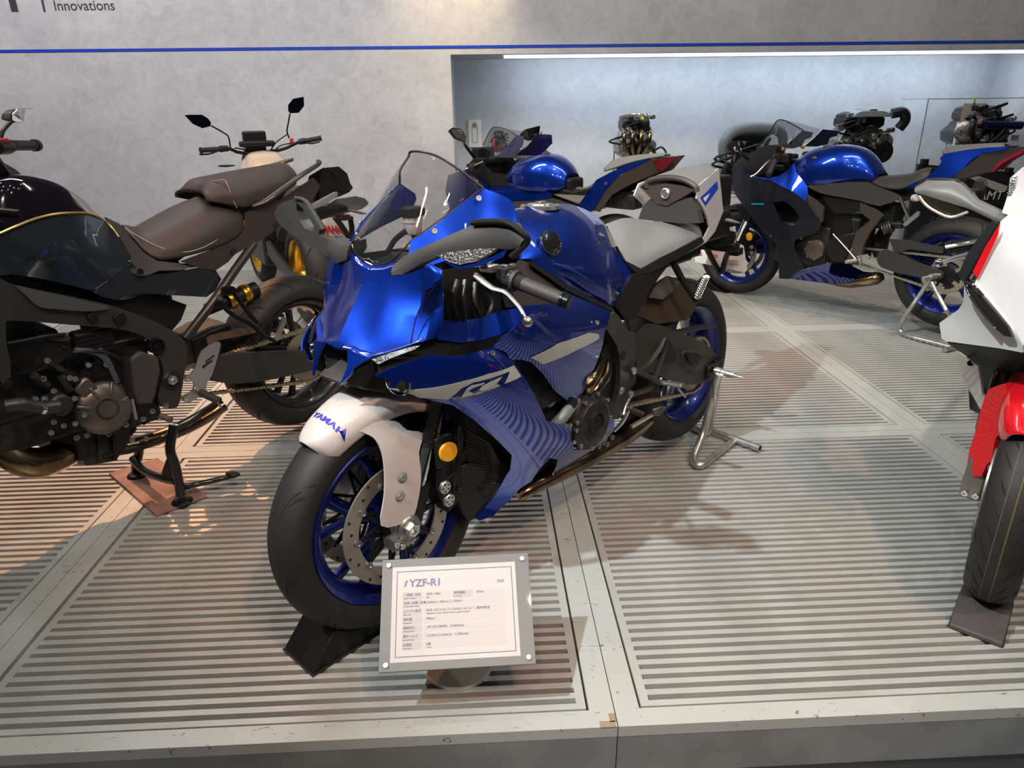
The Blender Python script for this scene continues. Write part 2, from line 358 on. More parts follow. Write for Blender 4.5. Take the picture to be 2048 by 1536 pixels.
def module(ix, iy, depth=PD):
    x0 = ix*PW; y0 = iy*PD; x1 = x0+PW; y1 = y0+depth; g = .0012
    t = thing('platform_module', 'slotted metal module '+MOD[(ix, iy)], 'platform', loc=(x0, y0, 0), group='metal platform modules')
    b = .058; gr = .006 if ix >= 0 else .011; th = .03; w = PW; d = depth
    f = M()
    for (a0, b0, a1, b1) in ((g, g, w-g, .050), (g, d-.050, w-g, d-g), (g, .050, b, d-.050), (w-b, .050, w-g, d-.050)):
        f.box(((a0+a1)/2, (b0+b1)/2, -th/2), (a1-a0, b1-b0, th))
    obj('module_frame', f, DECK, t, sm=False)
    obj('tray', M().box((w/2, d/2, -.034), (w-.01, d-.01, .004)), TRAY, t, sm=False)
    px0, px1, py0, py1 = b+gr, w-b-.006, .050+.006, d-.050-.006
    rim = M(); e = .021
    for (a0, b0, a1, b1) in ((px0, py0, px1, py0+e*.8), (px0, py1-e*.8, px1, py1), (px0, py0+e*.8, px0+e, py1-e*.8), (px1-e, py0+e*.8, px1, py1-e*.8)):
        rim.box(((a0+a1)/2, (b0+b1)/2, -.0145), (a1-a0, b1-b0, .027))
    ra = obj('grating_rim', rim, SLATM, t, sm=False)
    ya, yb = py0+e*.8, py1-e*.8; n = int(round((yb-ya+.0168)/.0322)); pit = (yb-ya+.0155)/n
    L = px1-px0-2*e; sw = pit*.52
    if iy <= 1:
        me = mesh('slat', M().box((0, 0, -.0135), (L, sw, .025)), SLATM, False)
        for k in range(1, n):
            o = bpy.data.objects.new('slat', me); COL.objects.link(o); o.parent = t; o.location = ((px0+px1)/2, ya+k*pit-.5*(pit-sw)-.0002, 0)
    else:
        s = M()
        for k in range(1, n): s.box(((px0+px1)/2, ya+k*pit-.5*(pit-sw), -.0135), (L, sw, .025))
        obj('slats', s, SLATM, t, sm=False, kind='stuff')
    if iy == 0:
        obj('skirt_board', M().box((w/2, .012, -.089), (w-2*g, .02, .116)), SKIRT, t, sm=False)
    return t
for iy, cs in ((0, (-2, -1, 0, 1)), (1, (-2, -1, 0, 1)), (2, (-3, -2, -1, 0, 1, 2)), (3, (-3, -2, -1, 0, 1, 2))):
    for ix in cs: module(ix, iy, PD if iy < 3 else 5.0-3*PD)
obj_tape = obj('tape_patch', M().box((-.022, .0085, .0006), (.036, .017, .0012)).box((-.009, .026, .0006), (.014, .024, .0012)), mat('brown_tape', (.24, .19, .12), .6), sm=False)
tag(obj_tape, 'small L-shaped patch of brown tape on the front corner by the seam', 'tape')
# wall with a long niche
NX0, NX1, NZ0, NZ1, WY, NY = -.475, 4.48, .52, 1.674, 5.0, 5.7
w = M(); ZT = 2.45; XL, XR = -9.0, 9.0; ZB = -.15
for (a0, c0, a1, c1) in ((XL, ZB, NX0, ZT), (NX0, NZ1, NX1, ZT), (NX1, ZB, XR, ZT), (NX0, ZB, NX1, NZ0)):
    w.box(((a0+a1)/2, WY+.05, (c0+c1)/2), (a1-a0, .10, c1-c0))
struct(obj('wall_back', w, CONC, sm=False))
n_ = M().box(((NX0+NX1)/2, NY+.02, (NZ0+NZ1)/2), (NX1-NX0+.1, .04, NZ1-NZ0+.1))
n_.box((NX0-.02, (WY+.1+NY)/2, (NZ0+NZ1)/2), (.04, NY-WY-.1, NZ1-NZ0)).box((NX1+.02, (WY+.1+NY)/2, (NZ0+NZ1)/2), (.04, NY-WY-.1, NZ1-NZ0))
n_.box(((NX0+NX1)/2, (WY+.1+NY)/2, NZ1+.02), (NX1-NX0, NY-WY-.1, .04))
struct(obj('wall_niche', n_, NICHEM, sm=False))
struct(obj('trim_1', M().box(((NX0+NX1)/2, (WY+NY)/2+.045, NZ0-.02), (NX1-NX0, NY-WY-.09, .04)), mat('niche_shelf_laminate', (.20, .20, .20), .5), sm=False))
struct(obj('trim_2', M().box((0, WY-.002, 1.728), (17.9, .004, .021)), mat('blue_wall_line', (.01, .05, .42), .4), sm=False))
lo = obj('niche_light_strip', M().box(((-.05+NX1)/2, WY+.16, NZ1-.012), (NX1+.04, .045, .02)), mat('led_strip', (.80, .92, 1), .5, emit=3.0), sm=False)
tag(lo, 'long bluish white light strip under the top edge of the wall niche', 'light')
al = area(((NX0+NX1)/2+.2, WY+.22, NZ1-.03), ((NX0+NX1)/2+.2, NY-.0, 1.1), 26, (.74, .86, 1), NX1-NX0-.7, .12)
# lettering on the wall
LB = mat('charcoal_wall_lettering', (.035, .035, .04), .5)
t = thing('wall_lettering', 'dark grey wall lettering cut off at the top left', 'lettering', loc=(0, WY-.001, 0))
obj('letter_stem', M().box((-3.755, -.002, 2.12), (.05, .004, .24)), LB, t, sm=False)
obj('divider', M().box((-3.535, -.002, 2.115), (.014, .004, .235)), LB, t, sm=False)
text('caption', 'Innovations', LB, t, (-3.462, -.001, 2.005), (1, 0, 0), (0, 0, 1), .098, .001, sx=1.0)
# intercom plate in the niche
t = thing('wall_intercom', 'cream intercom plate with a slim framed panel on the niche wall', 'intercom', loc=(-.165, NY, 1.15))
IC = [(-0.362,5.68,1.174),(-0.244,5.68,1.173),(-0.37,5.68,0.937),(-0.251,5.68,0.926)]
x0, x1, z1, z0 = IC[0][0], IC[1][0], IC[0][2], IC[2][2]; t.location = ((x0+x1)/2, NY, (z0+z1)/2); h = z1-z0; w_ = x1-x0
obj('cover', M().box((0, -.012, 0), (w_, .024, h)), CREAMP, t, bev=.004)
obj('display', M().box((0, -.026, h*.31), (w_*.34, .004, h*.10)), mat('grey_display', (.16, .16, .10), .3), t, sm=False)
obj('yellow_label', M().box((0, -.0255, h*.40), (w_*.30, .003, h*.035)), AMBER, t, sm=False)
fr = M()
for s in (-1, 1): fr.box((s*w_*.2, -.0255, -h*.05), (.004, .003, h*.55))
for s in (.225, -.325): fr.box((0, -.0255, h*s), (w_*.41, .003, .004))
obj('panel_outline', fr, mat('thin_grey_line', (.2, .2, .2), .5), t, sm=False)
# ---------------------------------------------------------------- motorcycle parts
def frame_m(x, y, h, lean=0):
    F = Vector((math.cos(h), math.sin(h), 0)); L0 = Vector((-math.sin(h), math.cos(h), 0)); U0 = Vector((0, 0, 1))
    L = math.cos(lean)*L0-math.sin(lean)*U0; U = math.cos(lean)*U0+math.sin(lean)*L0
    return Matrix(((F.x, L.x, U.x, x), (F.y, L.y, U.y, y), (F.z, L.z, U.z, 0), (0, 0, 0, 1)))
def tyre_pt(R, Wd, th, t):
    Rc = R-.36*Wd; r = Rc+(R-Rc)*math.cos(t); y = .5*Wd*math.sin(t); return vec((r*math.cos(th), y, r*math.sin(th)))
def grooves(g, R, Wd, pat, n, w=.0032, seg=6, ph=0):
    """pat: list of (t0, th0, t1, th1, bend) streaks, repeated n times round the tyre and mirrored"""
    for k in range(n):
        for sg in (1, -1):
            for (t0, a0, t1, a1, bd) in pat:
                R_ = []
                for i in range(seg+1):
                    u = i/seg; t = t0+(t1-t0)*u; a = a0+(a1-a0)*u+bd*math.sin(PI*u)
                    th = ph+2*PI*k/n+a+(PI/n if sg < 0 else 0); ww = w*(.4+1.2*math.sin(PI*min(1, u*.9+.05)))
                    R_.append([tyre_pt(R+.0006, Wd+.0012, th-ww/R, sg*t), tyre_pt(R+.0006, Wd+.0012, th+ww/R, sg*t)])
                g.grid(R_)
    return g
def wheel(name, par, c, R, Wd, rimm, rw, spokes='y', steer=0, disc=None, pat=None, npat=14, groove=True, ph=0, rr=.216, tyre_label=None, nsp=5):
    prof = [(rr+.009, -rw/2), (rr-.001, -rw/2+.010), (rr-.018, -rw*.28), (rr-.018, rw*.28), (rr-.001, rw/2-.010), (rr+.009, rw/2), (rr+.006, rw/2+.004), (rr-.008, rw/2-.002), (rr-.030, rw*.22), (rr-.034, 0), (rr-.030, -rw*.22), (rr-.008, -rw/2+.002), (rr+.006, -rw/2-.004)]
    g = M().lathe(prof, ax=(0, 1, 0), n=72, closed=True)
    g.cyl((0, -rw*.42, 0), (0, rw*.42, 0), .034, 20, ch=.004)
    rs = rr-.028
    for k in range(nsp):
        a = 2*PI*k/nsp+ph
        if spokes == 'y':
            d = vec((math.cos(a), 0, math.sin(a))); m_ = d*(rs*.42)
            g.tube([d*.02, d*.06, m_], [.017, .014, .011], 8, 2, flat=1.2)
            for s in (-1, 1):
                e = vec((math.cos(a+s*.27), 0, math.sin(a+s*.27)))*rs
                g.tube([m_*.9, (m_+e)/2+d*.004, e], [.010, .0085, .012], 8, 3, flat=1.5)
        else:
            for s in (-1, 1):
                b = a+s*.20; e = vec((math.cos(b), 0, math.sin(b)))*rs; o_ = vec((math.cos(a+s*.55), 0, math.sin(a+s*.55)))*.026
                g.tube([o_, (o_+e)/2, e], [.012, .0085, .012], 8, 2, flat=1.5)
    w = obj(name, g, rimm, par, ang=45); w.location = c; w.rotation_euler = (0, 0, steer)
    Rc = R-.36*Wd; pr = [(rr+.006, -rw/2+.004), (rr+.012, -rw/2-.003)]
    pr += [(Rc+(R-Rc)*math.cos(t), .5*Wd*math.sin(t)) for t in np.linspace(-PI/2*1.12, PI/2*1.12, 25)]
    pr += [(rr+.012, rw/2+.003), (rr+.006, rw/2-.004)]
    obj('tyre', M().lathe(pr, ax=(0, 1, 0), n=96, closed=True), RUB, w, label=tyre_label)
    if groove:
        pat = pat or [(.30, 0, .95, .16, .03), (.12, .10, .62, .24, -.02), (1.05, .2, 1.35, .24, 0)]
        obj('tread_grooves', grooves(M(), R, Wd, pat, npat, ph=ph), RUBD, w, kind='stuff')  # dark ribbons lying on the tyre, groove shade put into their colour
    return w
def disc(w, y, r0, r1, th=.005, n=10, holes=30, mt=None, car=True, sgn=1, wave=0, boltm=None):
    g = M().lathe([(r0, -th/2), (r1, -th/2), (r1, th/2), (r0, th/2)], (0, y, 0), (0, 1, 0), 72, closed=True)
    d = obj('brake_disc', g, mt or STEEL, w)
    h = M()
    for k in range(holes):
        a = 2*PI*k/holes; rr = r0+(r1-r0)*(.22, .5, .78)[k % 3]
        c = vec((rr*math.cos(a), y, rr*math.sin(a))); h.cyl(c-vec((0, th/2+.0005, 0)), c+vec((0, th/2+.0005, 0)), .0042, 8)
    obj('disc_holes', h, RUBD, d, kind='stuff')
    if car:
        c = M().lathe([(.036, -.004), (.052, -.004), (.052, .004), (.036, .004)], (0, y-.006*sgn, 0), (0, 1, 0), 32, closed=True)
        for k in range(n):
            a = 2*PI*k/n; e = vec((math.cos(a), 0, math.sin(a))); f = vec((-math.sin(a), 0, math.cos(a)))
            c.beam(e*.045+vec((0, y-.004*sgn, 0))-f*.012, e*(r0+.004)+vec((0, y-.002*sgn, 0)), .007, .006, (0, 1, 0))
            c.beam(e*.045+vec((0, y-.004*sgn, 0))+f*.012, e*(r0+.004)+vec((0, y-.002*sgn, 0)), .007, .006, (0, 1, 0))
        obj('disc_carrier', c, DARKM, d)
        for k in range(n):
            a = 2*PI*k/n; q = vec((math.cos(a)*(r0+.004), y+.003*sgn, math.sin(a)*(r0+.004)))
            if k == 0: bm_ = mesh('disc_button', M().lathe([(.008, 0), (.009, .003), (.006, .004), (.0045, .002), (.0001, .002)], (0, 0, 0), (0, sgn, 0), 12), boltm or ALUD)
            o = bpy.data.objects.new('disc_button', bm_); COL.objects.link(o); o.parent = d; o.location = q
    return d
def sprocket(par, c, r, teeth, th=.006, m=None, hole=.55, name='sprocket'):
    g = M(); n = teeth*4; out = []
    for k in range(n):
        a = 2*PI*k/n; out.append((r*(1.0 if k % 4 in (0, 1) else .955), a))
    for y in (-th/2, th/2):
        g.add([(q*math.cos(a), y, q*math.sin(a)) for q, a in out]+[(r*hole*math.cos(a), y, r*hole*math.sin(a)) for q, a in out], [(i, (i+1) % n, n+(i+1) % n, n+i) for i in range(n)])
    g.f += [(i, (i+1) % n, 2*n+(i+1) % n, 2*n+i) for i in range(n)]+[(n+i, n+(i+1) % n, 3*n+(i+1) % n, 3*n+i) for i in range(n)]
    for k in range(5):
        a = 2*PI*k/5; e = vec((math.cos(a), 0, math.sin(a))); g.beam(e*.03, e*r*(hole+.04), .02, th*.9, (0, 1, 0))
    o = obj(name, g, m or CHAINM, par, ang=30); o.location = c; return o
def chain(par, c1, r1, c2, r2, pitch=.0159, h=.0125, m=None):
    """drive chain round two sprockets lying in a plane y = const"""
    x1, y, z1 = c1; x2, _, z2 = c2; d = math.hypot(x2-x1, z2-z1); a0 = math.atan2(z2-z1, x2-x1); b = math.acos((r1-r2)/d)
    P = []
    for s in np.linspace(b, 2*PI-b, 24): P.append((x1+r1*math.cos(a0+s), z1+r1*math.sin(a0+s)))
    for s in np.linspace(-b, b, 48): P.append((x2+r2*math.cos(a0+s), z2+r2*math.sin(a0+s)))
    P.append(P[0]); P = np.array(P); L = np.concatenate([[0], np.cumsum(np.hypot(*np.diff(P, axis=0).T))]); n = int(round(L[-1]/pitch)); n -= n % 2
    g = M(); at = lambda s: vec((np.interp(s % L[-1], L, P[:, 0]), 0, np.interp(s % L[-1], L, P[:, 1])))
    for k in range(n):
        p = at(k*L[-1]/n); q = at((k+1)*L[-1]/n); u = (q-p)/np.linalg.norm(q-p); w = vec((-u[2], 0, u[0])); off = .0085 if k % 2 else .0058
        ring = [p+w*h*.5*math.sin(t)+u*(-h*.5*math.cos(t)) for t in np.linspace(PI/2, -PI/2, 5)]+[(p+q)/2-w*h*.33]+[q-w*h*.5*math.cos(t)+u*h*.5*math.sin(t) for t in np.linspace(0, PI, 5)]+[(p+q)/2+w*h*.33]
        for sg in (-1, 1): g.prism([r+vec((0, y+sg*off, 0)) for r in ring], (0, .0022*sg, 0))
        g.cyl(p+vec((0, y-.0105, 0)), p+vec((0, y+.0105, 0)), .0028, 6)
        g.cyl(p+vec((0, y-.0045, 0)), p+vec((0, y+.0045, 0)), .0045, 8)
    return obj('drive_chain', g, m or CHAINM, par, sm=False, kind='stuff')
def bolts(par, pts, ax=(0, 1, 0), r=.007, h=.006, m=None, name='bolt'):
    me = mesh(name, M().bolt((0, 0, 0), ax, r, h), m or ALU)
    for p in pts:
        o = bpy.data.objects.new(name, me); COL.objects.link(o); o.location = p; o.parent = par
def ringpts(T, B, thk, bulge=.012, fwd=1):
    """a closed eight point section between a top and a bottom point, thick towards the rear"""
    T = vec(T); B = vec(B); m_ = (T+B)/2; f = vec((fwd, 0, 0))
    return [T, T*.75+B*.25+f*bulge*.8, m_+f*bulge, T*.25+B*.75+f*bulge*.8, B, B-f*thk*.8, m_-f*thk, T-f*thk*.8]
def spring(par, a, b, r, wire, turns, m, n=14, name='shock_spring'):
    a = vec(a); b = vec(b); ax = (b-a)/np.linalg.norm(b-a); u = np.cross(ax, (0, 1, 0)); u /= np.linalg.norm(u); w = np.cross(ax, u)
    P = [a+(b-a)*t+r*(math.cos(2*PI*turns*t)*u+math.sin(2*PI*turns*t)*w) for t in np.linspace(0, 1, int(turns*n))]
    return obj(name, M().tube(P, wire, 8), m, par)
def cables(par, paths, r=.003, m=None, name='cable'):
    for p in paths: obj(name, M().tube(p, r, 6, 5), m or BLACK, par)
def lumps(par, spec, m, name='engine_casting', bev=.004):
    """castings: (centre, size) boxes joined to one casting"""
    g = M()
    for c, d in spec: g.box(c, d)
    return obj(name, g, m, par, sm=False, bev=bev)
def ribbed(par, a, b, r, m, n=9, name='footpeg', flat=.7):
    a = vec(a); b = vec(b); g = M().tube([a, b], r*.75, 8, 1, flat=flat)
    for k in range(n):
        p = a+(b-a)*(k+.5)/n; d = (b-a)/np.linalg.norm(b-a)*.0022; g.tube([p-d, p+d], r, 8, 1, flat=flat)
    return obj(name, g, m, par, ang=30)
# ================================================================ large blue sport bike, centre
A = thing('motorcycle', 'large glossy blue fully faired sport bike with white front fender, centre', 'motorcycle', frame_m(.4590, 1.3693, 3.9199, -.0307), group='display motorcycles')
FA = (1.405, 0, .334); RA = (0, 0, .366)
fw = wheel('front_wheel', A, FA, .300, .120, RIMB, .092, 'y', -.0115, ph=.35, npat=9, pat=[(.18, 0, .80, .30, .05), (.55, .16, 1.12, .26, .03), (1.0, .36, 1.3, .40, 0)])
disc(fw, .070, .118, .160); disc(fw, -.070, .118, .160, sgn=-1)
obj('speed_sensor_ring', M().lathe([(.032, 0), (.052, 0), (.052, .003), (.032, .003)], (0, .077, 0), (0, 1, 0), 40, closed=True), DARKM, fw)
rw_ = wheel('rear_wheel', A, RA, .320, .190, RIMB, .156, 'y', 0, ph=.2, npat=10, pat=[(.12, 0, .80, .26, .05), (.45, .14, 1.1, .24, .03)])
sprocket(rw_, (0, .098, 0), .104, 41); disc(rw_, -.085, .075, .110, n=5, holes=20, sgn=-1)
chain(A, (.592, .098, .415), .042, (0, .098, .366), .106)
sprocket(A, (.592, .098, .415), .040, 16, name='drive_sprocket', hole=.3)
# fork
def fk(t, y=.088): return vec((1.400-.40*t, y, .310+.913*t))
for s in (1, -1):
    u = obj('fork_tube', M().cyl(fk(.66, s*.088), fk(.245, s*.088), .0275, 24).cyl(fk(.262, s*.088), fk(.235, s*.088), .0305, 24, ch=.002), mat('bronze_black_tube', (.13, .10, .09), .14, .95) if s > 0 else bpy.data.materials['bronze_black_tube'], A)
    obj('fork_stanchion', M().cyl(fk(.24, s*.088), fk(.08, s*.088), .0215, 24), CHROME, u)
    obj('dust_seal', M().cyl(fk(.238, s*.088), fk(.222, s*.088), .026, 20, ch=.002), BLACK, u)
    ft = obj('fork_foot', M().loft([ringpts(fk(.12, s*.088)+vec((.028, 0, 0)), fk(.12, s*.088)+vec((-.03, 0, 0)), 0, 0)][:0] or [[fk(t, s*y)+vec((x, 0, 0)) for x, y in ((.030, .066), (.030, .112), (-.030, .112), (-.030, .066))] for t in (.13, .08, .02, -.02)]), DARKM, A, bev=.008)
    obj('axle_clamp', M().cyl((1.405, s*.068, .334), (1.405, s*.118, .334), .034, 24, ch=.004).box((1.43, s*.092, .305), (.05, .045, .03)), ALUD, ft)
    obj('axle_nut', M().lathe([(.020, 0), (.020, .012), (.017, .016), (.011, .016), (.010, .004), (.0001, .004)], (1.405, s*.116, .334), (0, s, 0), 6), ALU, ft)
    bolts(ft, [(1.436, s*.116, .300), (1.452, s*.116, .312)], (0, s, 0), .0075, .006)
    cb = obj('brake_caliper', M().loft([[vec((1.290+dx, s*y, .405+dz)) for dx, dz in ((-.062, -.060), (-.005, -.085), (.022, .0), (.010, .060), (-.03, .085), (-.064, .04))] for y in (.050, .060, .108, .120)]), DARKM, A, bev=.008)
    for q in [(1.293,0.121,0.403),(1.283,0.121,0.362)]:
        q = (q[0], s*q[1], q[2])
        o = obj('piston_cap', M().lathe([(.0175, 0), (.0175, .006), (.0155, .008), (.0001, .008)], q, (0, s, 0), 24), ALU, cb)
        h = M()
        for k in range(5):
            a = 2*PI*k/5; h.cyl((q[0]+.010*math.cos(a), q[1]+s*.007, q[2]+.010*math.sin(a)), (q[0]+.010*math.cos(a), q[1]+s*.0088, q[2]+.010*math.sin(a)), .0026, 8)
        if s > 0: obj('cap_holes', h, RUBD, cb, kind='stuff')
    bolts(cb, [(1.285, s*.120, .36), (1.285, s*.120, .49), (1.245, s*.120, .375)], (0, s, 0), .007, .007, GUN)
    rf = [(1.279,0.128,0.498)][0]
    obj('side_reflector', M().lathe([(.025, 0), (.026, .004), (.023, .008), (.0001, .009)], (rf[0], s*rf[1], rf[2]), (.25, s, .05), 32), AMBER, A, label='round amber reflector' if s > 0 else None)
    obj('reflector_bracket', M().box((rf[0]-.004, s*(rf[1]-.012), rf[2]), (.07, .012, .085)), BLACK, A, bev=.006)
cables(A, [[(1.25,0.12,0.557),(1.248,0.13,0.491),(1.258,0.13,0.425),(1.265,0.12,0.375)], [(1.214,0.12,0.572),(1.211,0.12,0.502),(1.237,0.12,0.442),(1.282,0.12,0.418)]], .0035)
# front fender with leg covers
FR = []
for a, hw, dr in ((55, .030, .008), (58, .050, .012), (66, .064, .018), (80, .074, .026), (96, .078, .032), (110, .076, .034), (126, .068, .034)):
    a = math.radians(a); row = []
    for k, (u, d) in enumerate(((0, 0), (.45, .004), (.80, .016), (1, .040), (1.02, .066))):
        r = .316+dr-d; row.append(vec((1.405+r*math.cos(a), hw*u, .334+r*math.sin(a))))
    FR.append(row)
fe = skin('front_fender', FR, PEARL, A, 4, 4, thick=.004)
leg = [(1.487,0.068,0.611),(1.453,0.078,0.621),(1.394,0.083,0.607),(1.367,0.086,0.576),(1.323,0.094,0.552),(1.347,0.098,0.512),(1.356,0.112,0.446),(1.39,0.112,0.359),(1.42,0.11,0.355),(1.482,0.108,0.376),(1.464,0.108,0.451),(1.451,0.102,0.521),(1.45,0.092,0.559),(1.46,0.083,0.588)]
for s in (False, True): plate('fork_cover', leg, PEARL, fe, step=.02, thick=.004, smooth=3, mir=s)
for u, v in ((802, 955), (797, 992)):
    q = L0 = [(1.411,0.108,0.474),(1.425,0.11,0.431)][0 if v == 955 else 1]
    for s in (1, -1):
        obj('bolt_recess', M().lathe([(.0145, 0), (.013, .0008), (.0001, .0006)], (q[0], s*(q[1]+.0028), q[2]), (.15, s, 0), 24), mat('painted_recess_shade', (.22, .20, .19), .5) if 'painted_recess_shade' not in bpy.data.materials else bpy.data.materials['painted_recess_shade'], fe)  # raised disc in darker fender grey, the recess shade is in its colour
        bolts(fe, [(q[0], s*(q[1]+.003), q[2])], (.1, s, 0), .0085, .005)
ft_ = text('fender_lettering', 'YAMAHA', PURP, fe, (0, 0, 0), (1, 0, 0), (0, 1, 0), .020, .0001, bold=.0004, fit=.068)
tree = BVHTree.FromPolygons([v.co.copy() for v in fe.data.vertices], [tuple(p.vertices) for p in fe.data.polygons])
for v in ft_.data.vertices:
    a = math.radians(66.0)+(v.co.y-v.co.x*.06)/.335; y = -.016+v.co.x; out = Vector((math.cos(a), y*5, math.sin(a))).normalized(); c = Vector((1.405, y*.2, .334))
    hit = tree.ray_cast(c+out*.6, -out)[0]
    if hit is None: hit = c+out*.33
    v.co = hit+out*(.0042+v.co.z)
# inner darkness: steering head, radiator, engine block
lumps(A, [((1.20, 0, .80), (.12, .10, .22)), ((1.12, 0, .70), (.20, .16, .14)), ((1.0, 0, .80), (.30, .10, .10))], DARKM, 'steering_head', .01)
rad = plate('radiator', [(1.224,0.11,0.548),(1.127,0.12,0.466),(1.079,0.11,0.384),(1.082,0.09,0.324),(1.14,0.08,0.33),(1.183,0.07,0.375),(1.221,0.08,0.466)], mat('radiator_core', (.05, .038, .032), .6, .4), A, thick=.012)
rg = M()
P_ = [(1.213,0.115,0.535),(1.136,0.125,0.465)]; Q_ = [(1.179,0.085,0.378),(1.094,0.095,0.343)]
for i in range(15):
    t = i/14; a = vec(P_[0])*(1-t)+vec(Q_[0])*t; b = vec(P_[1])*(1-t)+vec(Q_[1])*t; rg.tube([a+vec((0, .006, 0)), b+vec((0, .006, 0))], .0022, 5)
obj('radiator_guard', rg, GUN, rad, kind='stuff')
plate('lower_cowl', [(1.192,0.08,0.382),(1.149,0.1,0.348),(1.088,0.115,0.32),(1.115,0.11,0.283),(1.166,0.1,0.24),(1.16,0.06,0.23),(1.191,0.05,0.279)], BLACK, A, thick=.006)
obj('cowl_face', M().loft([[vec((1.20, y, .245)), vec((1.235, y, .33)), vec((1.22, y, .42)), vec((1.12, y, .42)), vec((1.12, y, .25))] for y in (-.10, -.05, .05, .10)]), BLACK, A, bev=.006)
bolts(A, [(1.143,0.108,0.319)], (.2, 1, 0), .008, .005, GUN)
en = lumps(A, [((.85, 0, .46), (.36, .30, .26)), ((.98, 0, .62), (.22, .36, .20)), ((.66, 0, .45), (.16, .24, .28)), ((.90, 0, .33), (.30, .22, .10)), ((.80, 0, .72), (.30, .24, .12)), ((.58, 0, .52), (.10, .22, .34))], GUN, 'engine_block', .012)
ec = [(0.784,0.205,0.43)][0]
cv = obj('clutch_cover', M().lathe([(.088, -.05), (.088, -.012), (.082, -.002), (.066, .004), (.060, .010), (.034, .012), (.033, .018), (.028, .020), (.027, .012), (.010, .012), (.009, .008), (.0001, .008)], ec, (.04, 1, .05), 48), GUN, en)
bolts(en, [(ec[0]+.083*math.cos(a), ec[1]-.004, ec[2]+.083*math.sin(a)) for a in np.linspace(.3, 6.3, 9)], (0, 1, 0), .0065, .010)
obj('oil_filler', M().cyl([(0.811,0.16,0.495)][0], [(0.878,0.2,0.517)][0], .016, 16), GUN, en)
hs = [(0.946,0.15,0.427),(0.937,0.17,0.447),(0.906,0.19,0.48),(0.872,0.19,0.499),(0.837,0.18,0.508)]
obj('coolant_hose', M().tube(hs, .017, 12, 4), mat('grey_hose', (.16, .19, .19), .4), A)
for q in ([(0.937,0.17,0.536)][0],): obj('frame_bolt', M().lathe([(.019, -.02), (.019, .004), (.015, .008), (.008, .008), (.007, .002), (.0001, .002)], q, (.1, 1, .1), 20), ALU, A)
for k, pp in enumerate(([(0.696,0.16,0.583),(0.751,0.19,0.569),(0.798,0.2,0.55),(0.772,0.17,0.493)], [(0.646,0.15,0.564),(0.692,0.18,0.539),(0.755,0.19,0.519),(0.713,0.15,0.462)])):
    obj('header_pipe', M().tube(pp, .018, 12, 4), BRASS, A)
# belly pan exhaust seen under the fairing
mf = obj('belly_muffler', M().tube([(0.993,0.09,0.235),(0.949,0.1,0.248),(0.834,0.1,0.25),(0.644,0.09,0.236),(0.415,0.07,0.22),(0.256,0.05,0.21)], [.022, .030, .040, .045, .045, .035], 14, 4, flat=.8), BRASS, A)
# fairings
SF = [(1.48,0.13,0.758),(1.46,0.165,0.773),(1.437,0.19,0.783),(1.39,0.225,0.798),(1.342,0.242,0.785),(1.282,0.25,0.782),(1.229,0.252,0.779),(1.189,0.252,0.759),(1.17,0.25,0.733),(1.125,0.245,0.67),(1.079,0.24,0.599),(1.031,0.235,0.526),(0.989,0.232,0.503),(0.913,0.222,0.471),(0.898,0.21,0.417),(0.857,0.195,0.363),(0.81,0.192,0.348),(0.767,0.2,0.377),(0.73,0.2,0.399),(0.705,0.2,0.417),(0.657,0.19,0.386),(0.652,0.18,0.346),(0.719,0.165,0.312),(0.775,0.15,0.288),(0.829,0.135,0.271),(0.884,0.13,0.272),(0.916,0.16,0.351),(0.96,0.17,0.376),(0.976,0.155,0.337),(0.983,0.135,0.295),(1.019,0.125,0.286),(1.054,0.118,0.259),(1.118,0.11,0.237),(1.167,0.105,0.241),(1.178,0.1,0.252),(1.144,0.105,0.266),(1.114,0.115,0.286),(1.094,0.13,0.326),(1.084,0.148,0.381),(1.105,0.165,0.438),(1.17,0.178,0.507),(1.273,0.195,0.608),(1.334,0.205,0.664),(1.388,0.205,0.69),(1.418,0.195,0.707),(1.457,0.175,0.724),(1.456,0.168,0.741),(1.464,0.15,0.752)]
SC_ = [(1.403,0.235,0.758),(1.323,0.258,0.751),(1.252,0.262,0.708),(1.275,0.25,0.664),(1.169,0.258,0.594),(1.146,0.25,0.53),(1.083,0.225,0.458),(1.003,0.225,0.442),(0.825,0.17,0.319)]
for s in (False, True): sf = plate('side_fairing', SF, BLUE, A, SC_, .022, .004, mir=s, poly=4)
surfSF = o_surf['side_fairing'] if 'side_fairing' in o_surf else list(o_surf.values())[-1]
def decal(name, out, m, surf, par, mir=False, lift=.0035, step=.011):
    return plate(name, out, m, par, step=step, thick=.0006, surf=surf, lift=lift, mir=mir)
